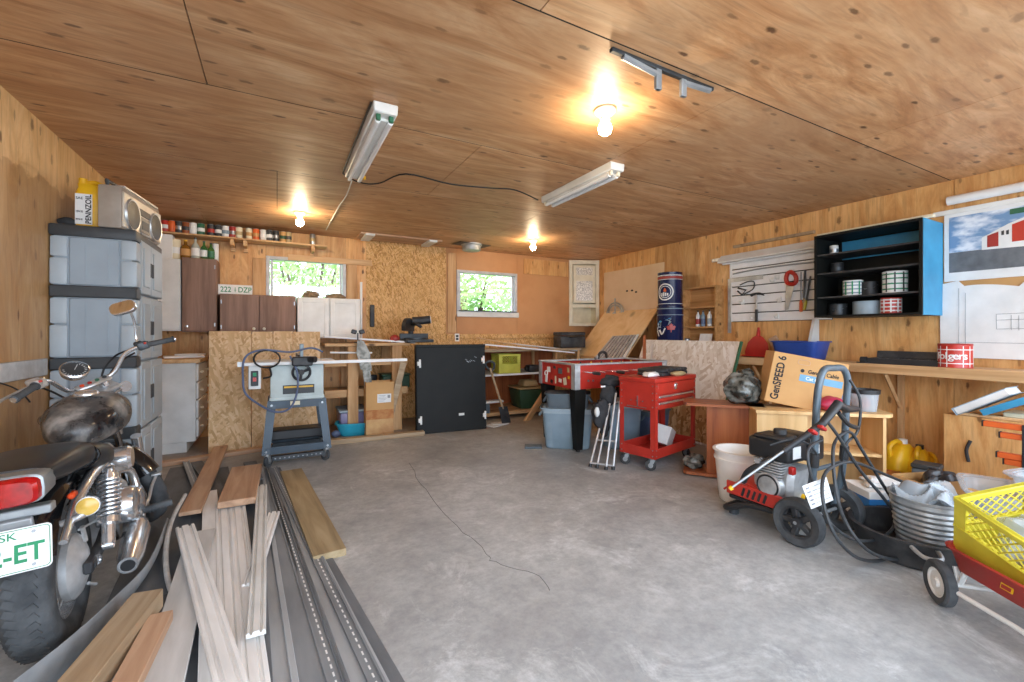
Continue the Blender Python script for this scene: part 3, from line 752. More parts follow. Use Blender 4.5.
# tail light
mb = MB(); mb.loft([(-.425, 0, .752, .11, .045), (-.42, 0, .752, .118, .050), (-.30, 0, .752, .115, .045), (-.26, 0, .745, .09, .03)], 22, 5); tl = bp(mb, 'tail_light', 'steel')
mb = MB(); mb.loft([(-.455, 0, .750, .100, .036), (-.446, 0, .750, .110, .043), (-.42, 0, .751, .113, .0455)], 22, 5); part(mb, 'lens', 'red_lens', tl, 'red tail light lens')
mb = MB(); mb.box((.135, -.22, .655), (.022, .05, .022), bv=.006); bp(mb, 'side_reflector', 'orange_lens', None, 'orange side reflector')
# turn signals
for s_ in (-1, 1):
    mb = MB(); mb.tube([(s_*.11, -.27, .57), (s_*.155, -.27, .58), (s_*.172, -.265, .59)], [.014, .014, .018], 10)
    m = TR((s_*.185, -.27, .615)) @ AX['y'] @ Matrix.Scale(.82, 4)
    mb.lathe([(0, .055), (.018, .053), (.036, .035), (.042, .005), (.043, -.004), (0, -.004)], 22, m)
    ts = bp(mb, 'turn_signal', 'chrome')
    mb = MB(); mb.lathe([(.040, -.003), (.039, -.010), (.026, -.019), (0, -.022)], 22, m); part(mb, 'lens', 'amber', ts, 'amber indicator lens')
# licence plate
mb = MB(); mb.box((0, -.40, .63), (.16, .02, .05), rot=(12, 0, 0), bv=.004); mb.box((0, -.36, .665), (.24, .05, .03), bv=.004); bp(mb, 'plate_bracket', 'steel')
PM = TR((.0, -.428, .455), (-12, 0, 0))
def rrect(w, h, r, n=5):
    P = []
    for (cx, cy, a0) in ((w/2-r, h/2-r, 0), (-w/2+r, h/2-r, 90), (-w/2+r, -h/2+r, 180), (w/2-r, -h/2+r, 270)):
        for k in range(n+1): a = R(a0+90*k/n); P.append((cx+r*math.cos(a), cy+r*math.sin(a)))
    return P
PL = part(MB().prism(rrect(.255, .14, .014), .002, Matrix.Rotation(PI/2, 4, 'X')), 'license_plate', 'paper', BK, 'white plate with green characters', (0, -.43, .56), (-10, 0, 0))
mb = MB()
for (w, h, d) in ((.245, .13, 0),):
    P = rrect(w, h, .011); mb.tube([(x, -.0026, y) for x, y in P], .0011, 4, True)
part(mb, 'plate_border', 'green_ink', PL)
text('2-ET', .082, 'green_ink', PL, (.046, -.0032, -.014), (90, 0, 0), bold=.0014, fit=.128)
text('SK', .034, 'green_ink', PL, (.026, -.0032, .046), (90, 0, 0), 'province_letters', 1.1)
mb = MB()
for x in (-.085, .085):
    for z in (-.052, .052): mb = MB(); mb.cyl((x, -.001, z), (x, -.006, z), .005, n=8); part(mb, 'plate_bolt', 'steel', PL)
# seat: passenger pad and rider saddle
mb = MB(); mb.loft([(-.34, 0, .765, .05, .012), (-.33, 0, .768, .11, .035), (-.22, 0, .77, .145, .055), (-.05, 0, .765, .155, .062), (.06, 0, .75, .15, .062), (.085, 0, .745, .12, .045), (.09, 0, .74, .07, .02)], 24, 3); st = bp(mb, 'passenger_seat', 'vinyl_seat')
mb = MB(); mb.loft([(.06, 0, .72, .08, .02), (.07, 0, .725, .14, .055), (.13, 0, .715, .17, .075), (.28, 0, .69, .17, .068), (.38, 0, .675, .13, .055), (.44, 0, .685, .07, .045), (.455, 0, .688, .03, .02)], 24, 3); bp(mb, 'rider_seat', 'vinyl_seat')
mb = MB(); mb.tube([(.158*math.cos(a), .075+.005*math.sin(3*a), .735+.068*math.sin(a)) for a in [2*PI*k/28 for k in range(28)]], .006, 6, True); part(mb, 'strap', 'black_gloss', st)
# tank
mb = MB(); mb.loft([(.40, 0, .775, .03, .02), (.42, 0, .78, .075, .06), (.50, 0, .80, .125, .10), (.62, 0, .815, .160, .122), (.74, 0, .82, .172, .128), (.84, 0, .82, .160, .12), (.92, 0, .815, .115, .09), (.955, 0, .81, .06, .05), (.965, 0, .81, .02, .02)], 32, 2.3)
tk = bp(mb, 'fuel_tank', 'tank', None, 'dusty black fuel tank')
mb = MB(); mb.lathe([(0, .018), (.034, .016), (.046, .010), (.052, 0), (.052, -.012), (0, -.012)], 28, TR((0, .70, .948))); cp_ = part(mb, 'fuel_cap', 'chrome', tk)
mb = MB(); mb.lathe([(0, .0195), (.026, .0185), (.026, .012), (0, .012)], 20, TR((0, .70, .948))); part(mb, 'cap_badge', 'cedar', cp_)
# frame tubes
mb = MB()
for s_ in (-1, 1):
    mb.tube(cr([(s_*.03, .99, .80), (s_*.08, .95, .55), (s_*.10, .86, .25), (s_*.11, .55, .20), (s_*.11, .42, .30), (s_*.11, .36, .62)], 5), .017, 9)
    mb.tube([(s_*.11, .36, .63), (s_*.12, .1, .66), (s_*.12, -.2, .60)], .016, 9)
mb.tube([(0, .99, .82), (0, .7, .70), (0, .38, .64)], .022, 9); mb.cyl((0, 1.02, .72), (0, .965, .90), .032, n=16)
bp(mb, 'frame', 'black_gloss')
# engine: crankcase, two finned cylinders, covers
mb = MB(); mb.loft([(-.14, .58, .34, .13, .13), (-.12, .58, .34, .17, .15), (.10, .58, .34, .17, .15), (.135, .58, .34, .14, .12)], 26, 3.4, axis='x'); en = bp(mb, 'crankcase', 'alu')
for (y, tilt) in ((.66, -24), (.50, 18)):
    m = TR((0, y, .42), (tilt, 0, 0)); mb = MB()
    for k in range(9): mb.box((0, 0, .02+k*.021), (.19-.003*abs(k-4), .155, .008), bv=.002, m=m)
    mb.box((0, 0, .10), (.15, .115, .20), m=m); mb.box((0, 0, .225), (.16, .13, .05), bv=.018, seg=2, m=m)
    bp(mb, 'cylinder', 'chrome_dull')
for (y, z, r) in ((.40, .40, .088), (.56, .35, .085)):
    mb = MB(); mb.lathe([(0, .225), (r*.5, .224), (r*.86, .212), (r, .19), (r, .12), (0, .12)], 30, TR((0, y, z)) @ AX['x']); c_ = part(mb, 'engine_cover', 'chrome', en)
    for k in range(6): a = k*PI/3+.3; mb = MB(); mb.cyl((.19, y+r*.9*math.cos(a), z+r*.9*math.sin(a)), (.214, y+r*.9*math.cos(a), z+r*.9*math.sin(a)), .008, n=6); part(mb, 'cover_bolt', 'steel', c_)
mb = MB(); mb.box((.13, .36, .54), (.035, .20, .17), rot=(-14, 0, 6), bv=.016, seg=2); mb.box((.15, .35, .55), (.012, .13, .09), rot=(-14, 0, 6), bv=.005); bp(mb, 'side_cover', 'chrome')
mb = MB(); mb.box((-.13, .36, .54), (.035, .20, .17), rot=(-14, 0, -6), bv=.016, seg=2); bp(mb, 'side_cover', 'black_gloss')
mb = MB(); mb.lathe([(0, .06), (.05, .06), (.062, .045), (.062, -.03), (0, -.03)], 24, TR((.13, .56, .60)) @ AX['x']); bp(mb, 'air_cleaner', 'chrome')
# exhaust
mb = MB(); mb.tube(cr([(.08, .72, .50), (.13, .84, .46), (.16, .82, .30), (.185, .68, .215), (.195, .52, .225), (.20, .44, .24)], 7), .021, 12); bp(mb, 'exhaust_pipe', 'chrome')
mb = MB(); mb.tube(cr([(.08, .46, .50), (.15, .40, .44), (.185, .42, .33), (.195, .47, .27)], 7), .019, 12); bp(mb, 'exhaust_pipe', 'chrome')
A, B = Vector((.205, .50, .27)), Vector((.225, .06, .225)); d = B-A
mb = MB(); mb.tube([A, A+d*.06, A+d*.25, A+d*.8, A+d*.93, B], [.026, .040, .055, .050, .041, .037], 22); mf = bp(mb, 'muffler', 'chrome')
mb = MB(); mb.cyl(B-d*.02, B+d*.006, .026, n=16); part(mb, 'muffler_outlet', 'black', mf, 'black outlet')
# foot pegs, pedals, side stand
for s_ in (-1, 1):
    mb = MB(); mb.tube([(s_*.12, .58, .27), (s_*.22, .60, .29)], .012, 8); mb.tube([(s_*.12, .48, .22), (s_*.16, .58, .27)], .012, 8); pg = bp(mb, 'peg_mount', 'chrome_dull')
    mb = MB(); mb.tube([(s_*.21, .595, .29), (s_*.335, .61, .30)], .019, 10)
    for k in range(7): mb.cyl((s_*(.235+.014*k), .5965+.0021*k, .29+.0014*k), (s_*(.240+.014*k), .597+.0021*k, .29+.0014*k), .0225, n=10)
    part(mb, 'foot_peg', 'rubber', pg)
mb = MB(); mb.tube(cr([(.17, .70, .29), (.20, .80, .27), (.21, .92, .33), (.23, .97, .38)], 5), .009, 8); mb.box((.23, .97, .385), (.05, .05, .014), bv=.003); bp(mb, 'brake_pedal', 'chrome_dull')
mb = MB(); mb.tube(cr([(-.12, .52, .24), (-.20, .50, .13), (-.28, .47, .04)], 5), .012, 8); bp(mb, 'side_stand', 'chrome_dull')
# front end, turned to the left about the raked steering head
HD = Vector((0, .985, .83)); rake = R(27); axis = Vector((0, -math.sin(rake), math.cos(rake)))
SM = Matrix.Translation(HD) @ Matrix.Rotation(R(43), 4, axis) @ Matrix.Translation(-HD)
FX = Vector((0, WB, FW))
mb = MB(SM)
for s_ in (-1, 1):
    a = Vector((s_*.085, 0, 0)); T_ = HD - axis*-.13; L_ = FX
    mb.tube([Vector((s_*.085, T_.y+.05, T_.z)), Vector((s_*.085, FX.y-.02, FX.z+.33))], .018, 12)
    mb.tube([Vector((s_*.085, FX.y-.16, FX.z+.30)), Vector((s_*.085, FX.y, FX.z))], .027, 14)
bp(mb, 'front_fork', 'chrome')
mb = MB(SM)
for dz in (-.10, .11):
    c = HD + axis*dz + Vector((0, .03, 0)); mb.box(c, (.24, .09, .026), rot=(-27*-1, 0, 0), bv=.008)
bp(mb, 'fork_clamp', 'alu')
wheel((0, WB, FW), FW, .095, SM, 'front')
bp(fend((0, WB, FW+.015), FW+.035, .135, R(-20), R(165), SM), 'front_fender', 'black_gloss')
mb = MB(SM); mb.lathe([(0, .09), (.045, .085), (.085, .05), (.095, 0), (.098, -.012), (0, -.012)], 26, TR((0, 1.17, .84)) @ AX['y'] @ Matrix.Rotation(PI, 4, 'X')); bp(mb, 'headlight', 'chrome')
# handlebar
HB = cr([(.385, .74, 1.075), (.27, .80, 1.095), (.19, .87, 1.085), (.12, .93, 1.0), (.06, .955, .985), (-.06, .955, .985), (-.12, .93, 1.0), (-.19, .87, 1.085), (-.27, .80, 1.095), (-.385, .74, 1.075)], 6)
mb = MB(SM); mb.tube(HB, .0115, 10)
for s_ in (-1, 1): mb.box((s_*.055, .955, .965), (.04, .045, .07), bv=.01)
hb = bp(mb, 'handlebar', 'chrome')
for s_ in (-1, 1):
    a, b = Vector((s_*.275, .797, 1.094)), Vector((s_*.392, .737, 1.075)); d = b-a
    mb = MB(SM); mb.tube([a, a+d*.04, a+d*.05, a+d*.93, a+d*.94, b], [.022, .022, .0165, .0165, .02, .02], 14)
    gp = part(mb, 'grip', 'rubber', hb)
    mb = MB(SM); mb.cyl(b, b+d*.06, .014, n=12); part(mb, 'bar_end', 'chrome', gp)
    mb = MB(SM); mb.box(a-d*.16+Vector((0, .005, 0)), (.055, .05, .05), rot=(0, 0, s_*-27), bv=.01, seg=2); mb.box(a-d*.16+Vector((0, .035, .015)), (.045, .05, .035), rot=(0, 0, s_*-27), bv=.008); sw = part(mb, 'switch_pod', 'chrome_dull' if s_ < 0 else 'dark_metal', hb)
    mb = MB(SM); mb.box(a-d*.16+Vector((0, -.026, .012)), (.014, .006, .012), bv=.002); part(mb, 'switch_button', 'red', sw, 'red switch button')
    mb = MB(SM); q = a-d*.1+Vector((0, .04, 0)); mb.tube([q, q+Vector((s_*.05, .02, -.005)), q+Vector((s_*.12, .0, -.012)), q+Vector((s_*.175, -.035, -.02))], [.008, .007, .007, .009], 8); part(mb, 'lever', 'chrome_dull', hb)
    # the mirror on the right bar end
    if s_ < 0: continue
    q = a-d*.32; h_ = q+Vector((s_*.02, .02, .05))
    mb = MB(SM); mb.tube(cr([q, h_, q+Vector((s_*.035, -.01, .14)), q+Vector((s_*.03, -.035, .20))], 5), .0065, 8); mr = part(mb, 'mirror_stalk', 'chrome', hb)
    m = SM @ TR(q+Vector((s_*.005, -.04, .235)), (60, 0, -46))
    mb = MB(); mb.prism(rrect(.125, .075, .03), .022, m); part(mb, 'mirror_shell', 'chrome', mr)
    mb = MB(); mb.prism(rrect(.115, .066, .027), .002, m @ TR((0, 0, .0222))); part(mb, 'mirror_glass', 'mirror', mr)
# cables
mb = MB(SM)
for s_ in (-1, 1): mb.tube(cr([(s_*.24, .86, 1.09), (s_*.20, .99, 1.08), (s_*.12, 1.05, 1.0), (s_*.06, 1.02, .85), (s_*.05, .95, .72)], 6), .0055, 6)
mb.tube(cr([(.22, .85, 1.07), (.17, .97, 1.03), (.10, 1.03, .93), (.06, .97, .78)], 6), .0055, 6); part(mb, 'control_cable', 'cable', hb)
# speedometer and warning lamps
m = SM @ TR((-.03, .96, 1.085), (48, 0, 0)) @ Matrix.Scale(1.2, 4)
mb = MB(); mb.lathe([(0, -.045), (.03, -.043), (.048, -.02), (.052, 0), (.053, .008), (.048, .012), (.047, .004), (0, .004)], 30, m); sp = bp(mb, 'speedometer', 'chrome')
mb = MB(); mb.lathe([(0, .0055), (.046, .0055), (.046, .003), (0, .003)], 30, m); dl = part(mb, 'dial', 'dark_resin', sp)
mb = MB()
for k in range(15):
    a = R(-210+k*240/14*1.0); mb.box((.038*math.cos(a), .038*math.sin(a), .0062), (.008, .0016, .0008), rot=(0, 0, math.degrees(a)), m=m)
mb.box((.012, .010, .0066), (.034, .002, .0008), rot=(0, 0, 40), m=m); part(mb, 'dial_marks', 'paper', dl)
mb = MB(); mm2 = SM @ TR((0, .925, .985), (30, 0, 0)); mb.box((0, .0, 0), (.17, .05, .02), bv=.008, m=mm2); wl = bp(mb, 'warning_panel', 'chrome_dull')
for k in range(4):
    mb = MB(); mb.cyl(mm2 @ Vector((-.057+.038*k, 0, .008)), mm2 @ Vector((-.057+.038*k, 0, .016)), .010, n=14); part(mb, 'warning_lamp', ('orange_lens', 'red_lens', 'green_paint', 'dark_resin')[k], wl)
for s_ in (-1, 1):
    mb = MB(SM); mb.tube([(s_*.10, 1.05, .86), (s_*.17, 1.06, .87)], .010, 8); mb.lathe([(0, .05), (.018, .05), (.033, .03), (.036, 0), (0, 0)], 18, TR((s_*.20, 1.06, .875)) @ AX['y']); bp(mb, 'front_indicator', 'chrome')

# ================================================================== LUMBER AND METAL ON THE FLOOR
GB = 'lumber and metal strips on the floor'
def strip(a, b, z, w, t, mat, label, name='metal_strip', cat='strip', slots=False, roll=0):
    A, B = pz(*a, z), pz(*b, z)
    if not slots: return plank(name, A, B, w, t, mat, label, cat, GB, bv=.0015, roll=roll)
    m, L = along(A, B, w, t); mb = MB(); mb.box((0, 0, 0), (L, w, t), bv=.001); mb.box((0, w/2-.004, .006), (L, .008, .012)); mb.box((0, -w/2+.004, .004), (L, .008, .012)); mb.mi = 1
    k = -L/2+.02
    while k < L/2-.03: mb.box((k+.011, 0, t/2+.0003), (.022, .006, .0006)); k += .042  # pale dashes put in for the light showing through the slots
    o = part(mb, name, [mat, 'paper'], None); o.matrix_world = m; return tag(o, label, cat, GB)
strip((205, 470), (205, 720), .006, .34, .004, 'slate', 'dark grey flat sheet lying under the pale boards', 'metal_sheet', 'sheet')
strip((187, 466), (140, 600), .008, .24, .004, 'slate', 'dark grey sheet beside the motorcycle engine on the floor', 'metal_sheet', 'sheet')
strip((245, 468), (262, 720), .007, .16, .005, 'slate', 'dark sheet strip directly right of the pale boards')
strip((261, 468), (285, 720), .013, .085, .010, 'flash_mid', 'mid grey strip between dark sheet and slotted strips')
strip((264, 468), (318, 720), .015, .10, .012, 'flash_dark', 'wide smooth dark grey strip left of the slotted ones')
strip((267, 468), (348, 720), .018, .055, .006, 'flash_dark', 'dark slotted strip, innermost of the slotted ones', slots=True)
strip((271, 468), (372, 720), .012, .085, .008, 'flash_mid', 'smooth grey strip between two slotted strips')
strip((274, 468), (394, 720), .020, .05, .006, 'flash_dark', 'dark slotted strip at the outer edge of the pile', slots=True)
strip((277, 468), (418, 722), .006, .05, .006, 'slate', 'outermost narrow dark strip, next to the bare concrete')
strip((291, 472), (330, 556), .021, .165, .04, 'yellow_wood', 'short dirty yellow plank on bare concrete beside the metal strips', 'wood_plank', 'board')
strip((210, 492), (214, 720), .045, .085, .020, 'pale_board', 'plain pale board, first in the row under the brown block', 'pale_board', 'board')
prof = [(-.045, -.01), (.045, -.01), (.045, .005), (.040, .010), (.030, .010), (.026, .001), (.018, .001), (.014, .011), (-.014, .011), (-.018, .001), (-.026, .001), (-.030, .010), (-.040, .010), (-.045, .005)]
def mould(a, b, z, label, k=1.0, mat='pale_board'):
    o = plank('moulding_strip', pz(*a, z), pz(*b, z), 0, 0, mat, label, 'trim', GB, prof=[(x*k, y) for x, y in prof]); return o
mould((223, 503), (235, 720), .048, 'grooved pale moulding, second in the row under the brown block')
mould((237, 504), (258, 720), .050, 'grooved pale moulding, third in the row under the brown block')
mould((262, 486), (256, 634), .085, 'short white moulding lying on top, at right of the pale boards', .72, 'white_dirty')
mould((274, 513), (250, 585), .062, 'short grey moulding angled under the short white one', .72)
mould((185, 527), (236, 700), .108, 'long grooved moulding laid slantwise across the other boards', .95)
strip((202, 532), (157, 700), .082, .125, .020, 'grey_board', 'wide flat grey board beside the brown beams', 'grey_board', 'board')
strip((221, 447), (190, 513), .075, .115, .025, 'cedar', 'reddish plank running from the strandboard towards the front brake pedal', 'wood_plank', 'board', roll=0)
A, B = pz(247, 468, .09), pz(237, 503, .09)
plank('wood_block', A, B, .215, .045, 'cedar', 'square brown wood block lying on the pale boards', 'block', GB, bv=.004)
strip((148, 600), (66, 705), .13, .10, .075, 'old_wood', 'thick weathered beam nearest the motorcycle muffler', 'wood_beam', 'beam')
strip((161, 620), (118, 705), .10, .075, .06, 'cedar', 'reddish beam between weathered beam and wide grey board', 'wood_beam', 'beam')
strip((262, 468), (301, 720), .026, .022, .014, 'flash_mid', 'thin raised grey edge strip on the wide dark strip')
strip((269, 468), (360, 720), .024, .020, .012, 'slate', 'thin dark channel between the two slotted strips')
strip((276, 468), (407, 722), .022, .016, .012, 'flash_mid', 'thin pale channel along the outermost slotted strip')
strip((258, 468), (272, 720), .022, .018, .012, 'slate', 'thin dark channel beside the row of pale boards')
lo = cr([pz(164, 528, .012), pz(145, 572, .012), pz(123, 606, .012), pz(88, 647, .012), pz(54, 684, .012), pz(18, 724, .012)], 5)
hi = cr([pz(167, 518, .10), pz(149, 560, .12), pz(112, 599, .14), pz(66, 640, .15), pz(14, 680, .16), pz(-30, 716, .16)], 5)
mb = MB(); n = len(lo)-1
def fn(u, v):
    i = min(int(round(u*n)), n); a, b = lo[i], hi[i]; p = a.lerp(b, v); p.y += .0; p.x += .02*math.sin(v*PI); return p
mb.sheet(fn, n, 8, .003); solo(mb, 'vinyl_flashing', 'flash_mid', 'bowed grey vinyl flashing curving along the motorcycle rear wheel', 'flashing', group=GB)
mb = MB(); mb.tube(cr([pz(185, 495, .10), pz(172, 520, .10), pz(166, 550, .07), pz(168, 580, .04), pz(178, 606, .02)], 6), .012, 8)
solo(mb, 'bent_trim', 'grey_board', 'bent pale grey trim hoop between motorcycle and moulding', 'trim', group=GB)
for k, (a, b, lab) in enumerate((((186, 462), (213, 530), 'slotted grey edge strip left of the row of pale boards'),)):
    strip(a, b, .03, .05, .006, 'flash_mid', lab, slots=True)
strip((196, 462), (226, 500), .03, .09, .01, 'slate', 'dark offcut under the reddish plank'); strip((250, 462), (256, 480), .03, .10, .012, 'slate', 'dark offcut behind the square brown block')
# ================================================================== BACK LEFT: BASE CABINET, CUPBOARDS, SHELVES OF CANS
t = thing('base_cabinet', 'white base cabinet with drawers facing right, in the back left corner', 'cabinet', (-.96, 5.74, 0))
mb = MB(); mb.b2((-.25, -.34, .10), (.235, .35, .895), bv=.004); mb.b2((-.25, -.34, 0), (.16, .35, .10)); part(mb, 'body', 'white_dirty', t)
mb = MB(); mb.b2((-.26, -.37, .8955), (.275, .35, .935), bv=.004); part(mb, 'countertop', 'fir_y', t, 'bare wood countertop')
for (z0, z1) in ((.14, .32), (.335, .51), (.525, .69), (.705, .88)):
    mb = MB(); mb.b2((.2355, -.32, z0), (.255, .33, z1), bv=.006); d = part(mb, 'drawer', 'white', t)
    for y in (-.2, .2):
        mb = MB(); mb.lathe([(0, .032), (.012, .03), (.016, .022), (.009, .012), (.007, 0), (0, 0)], 14, TR((.255, y, (z0+z1)/2)) @ AX['x']); part(mb, 'knob', 'porcelain', d)
mb = MB(); mb.box((0, 0, .012), (.34, .22, .02), rot=(0, 0, 12), bv=.003); mb.box((.05, .03, .032), (.22, .16, .018), rot=(0, 0, -20), bv=.003)
solo(mb, 'offcut_pile', 'pale_board', 'pale flat offcuts on the white base cabinet', 'offcuts', (-.86, 5.66, .937))
def cupboard(name, label, px0, px1, py0, py1, y, mat, doors, knobs, knobmat='porcelain', raised=False, hinge=True, depth=None, handle_side=1):
    a, b = pY(px0, py0, y), pY(px1, py1, y); w, h = b.x-a.x, a.z-b.z; D = (depth or YB-.002-y)
    t = thing(name, label, 'cupboard', ((a.x+b.x)/2, y, b.z))
    mb = MB(); mb.b2((-w/2+.002, .0, 0), (w/2-.002, D, h), bv=.003); part(mb, 'body', mat, t)
    dw = w/doors
    for k in range(doors):
        x0, x1 = -w/2+k*dw+.006, -w/2+(k+1)*dw-.006; mb = MB()
        mb.b2((x0, -.02, .012), (x1, -.0005, h-.012), bv=.004)
        if raised:
            mb.b2((x0, -.028, .012), (x0+.05, -.019, h-.012), bv=.003); mb.b2((x1-.05, -.028, .012), (x1, -.019, h-.012), bv=.003)
            mb.b2((x0+.05, -.028, .012), (x1-.05, -.019, .062), bv=.003); mb.b2((x0+.05, -.028, h-.062), (x1-.05, -.019, h-.012), bv=.003)
        d = part(mb, 'door', mat, t)
        if knobs:
            kx = knobs[k]; kx = x1-.045 if kx > 0 else x0+.045
            mb = MB(); mb.lathe([(0, .03), (.012, .028), (.017, .02), (.010, .010), (.007, 0), (0, 0)], 16, TR((kx, -.02, .06)) @ AX['y'] @ Matrix.Rotation(PI, 4, 'X')); part(mb, 'knob', knobmat, d)
            hx = x0+.012 if knobs[k] > 0 else x1-.012
            for z in (.08, h-.09):
                mb = MB(); mb.b2((hx-.006, -.026, z-.022), (hx+.006, -.0195, z+.022), bv=.002); part(mb, 'hinge', 'silver_tin', d)
    return t, w, h
yt = 5.78
cw, _, hh = cupboard('wall_cupboard', 'white painted wall cupboard in the corner beside the tall brown one', 150, 181, 257, 331, yt, 'white_dirty', 1, None)
cb2, w2_, h2_ = cupboard('wall_cupboard', 'tall brown wood-grain wall cupboard with one door and a shiny knob', 181.5, 217, 257, 332, yt, 'brown_ven', 1, [-1], 'chrome')
cbd, w3_, h3_ = cupboard('wall_cupboard', 'low brown wood-grain wall cupboard with two doors below the green lettered plate', 219.5, 296, 293.5, 334, yt, 'brown_ven', 2, [1, -1])
cwd, w4_, h4_ = cupboard('wall_cupboard', 'low white wall cupboard with two framed doors under the left window', 297, 360, 297, 338, yt-.03, 'white', 2, None, raised=True)
mb = MB(); mb.b2((w4_/2+.001, -.02, -.0), (w4_/2+.02, .28, h4_-.0), bv=.006); part(mb, 'end_panel', 'white_dirty', cwd)
# number plate on the wall above the low brown cupboard
a, b = pY(220, 283.5, YB-.01), pY(252.5, 294, YB-.01); zt = cbd.location.z+h3_
t = solo(MB().b2((-.17, -.003, 0), (.17, 0, .115), bv=.001), 'number_plate', 'paper', 'white number plate with green characters above the low brown cupboard', 'plate', ((a.x+b.x)/2, yt+.12, zt+.001), (-6, 0, 0))
text('222', .086, 'green_ink', t, (-.090, -.0042, .056), (90, 0, 0), sx=.82, bold=.001)
text('DZP', .086, 'green_ink', t, (.094, -.0042, .056), (90, 0, 0), sx=.82, bold=.001)
mb = MB(); mb.b2((-.003, -.0045, .03), (.003, -.0031, .085)); mb.b2((-.010, -.0045, .05), (.010, -.0031, .056)); part(mb, 'emblem', 'green_ink', t)
for (x, r_, lab) in ((.37, (.09, .10, .05), 'crumpled tan cloth at left on the low white cupboard'), (.66, (.12, .10, .04), 'flat brown cloth at right on the low white cupboard')):
    mb = MB(); mb.ell((0, 0, r_[2]*.8), r_, 20, 12, amp=.16, seed=int(x*10)); solo(mb, 'cloth', 'rag', lab, 'cloth', (x, 5.93, cwd.location.z+h4_))
# white stick and black case beside the white cupboard
a = pY(368, 284, yt-.02); b = pY(365, 338, yt-.02)
mb = MB(); mb.box((0, 0, (a.z-b.z)/2+.03), (.028, .016, a.z-b.z+.08), bv=.003); solo(mb, 'white_stick', 'white', 'white stick standing against the end of the low white cupboard', 'stick', (cwd.location.x+w4_/2+.045, yt+.16, b.z-.03))
mb = MB(); mb.b2((-.03, -.012, 0), (.03, .012, .30), bv=.008); solo(mb, 'black_level', 'black_dusty', 'slim black case hanging beside the white stick on the strandboard wall', 'case', (pY(372, 310, YB).x, YB-.014, pY(372, 327, YB).z))
# high shelf with its row of cans
ys = 5.90; SL = pY(158, 233, ys); SR = pY(327, 246.5, ys); zs = 2.285
sh = thing('can_shelf', 'long narrow wooden shelf high on the back wall carrying a row of cans', 'shelf', ((SL.x+SR.x)/2, YB, zs))
L_ = SR.x-SL.x; mb = MB(); mb.b2((-L_/2, -.25, -.02), (L_/2, -.001, 0), bv=.003); part(mb, 'plank', 'fir', sh)
for px in (232, 245, 313):
    x = pY(px, 240, ys).x - sh.location.x; mb = MB(); mb.b2((x-.02, -.22, -.085), (x+.02, -.001, -.0205), bv=.004); mb.b2((x-.02, -.04, -.13), (x+.02, -.001, -.08)); part(mb, 'support_block', 'fir', sh)
CANS = [(165, 'red', 'paper', 'red and white'), (172, 'orange', 'orange', 'orange'), (179, 'dark_resin', 'silver_tin', 'dark silver-banded'), (186, 'mahog', 'dark_resin', 'brown'), (193, 'pale_board', 'paper', 'pale grey'), (201, 'green_paint', 'paper', 'green and white'),
        (211, 'dark_resin', 'red', 'black and red'), (218.5, 'dark_resin', 'paper', 'black and white'), (225.5, 'paper', 'tote', 'white'), (232.5, 'red_dusty', 'silver_tin', 'dull red'), (239, 'cream', 'tan_plastic', 'cream'),
        (249, 'cream', 'card', 'tan and cream'), (256, 'orange', 'card', 'orange and tan'), (263, 'white_dirty', 'paper', 'white and grey'), (269.5, 'dark_resin', 'paper', 'dark checked'), (276, 'dark_resin', 'silver_tin', 'black and tin'), (283, 'card', 'tote_green', 'tan and green'), (288.5, 'tan_plastic', 'dark_resin', 'tan and dark'), (312.5, 'silver_tin', 'tan_plastic', 'tin coloured')]
ordw = ['first', 'second', 'third', 'fourth', 'fifth', 'sixth', 'seventh', 'eighth', 'ninth', 'tenth', 'eleventh', 'twelfth', 'thirteenth', 'fourteenth', 'fifteenth', 'sixteenth', 'seventeenth', 'eighteenth', 'last']
def can(name, x, y, z, r, h, body, band, label, group, lid='silver_tin', cat='can'):
    t = thing(name, label, cat, (x, y, z), (0, 0, 0), group)
    mb = MB(); mb.lathe([(0, 0), (r*.95, 0), (r, .004), (r, h-.004), (r*.96, h), (0, h)], 20); part(mb, 'body', body, t)
    mb = MB(); mb.lathe([(r*.9, h*.3), (r+.0008, h*.3), (r+.0008, h*.62), (r*.9, h*.62)], 20); part(mb, 'label_band', band, t)
    mb = MB(); mb.lathe([(0, h), (r*.93, h), (r*.98, h+.004), (r*.90, h+.005), (r*.86, h+.001), (0, h+.001)], 20); part(mb, 'lid', lid, t)
    return t
for k, (px, b_, d_, nm) in enumerate(CANS):
    yk = ys+.02; x = pY(px, 235, yk).x; hh_ = .125 if k != 18 else .13
    can('tin_can', x, yk, zs+.0005, .036 if k < 11 else .033, hh_, b_, d_, '%s can, %s from the left on the high can shelf' % (nm, ordw[k]), 'cans on the high shelf')
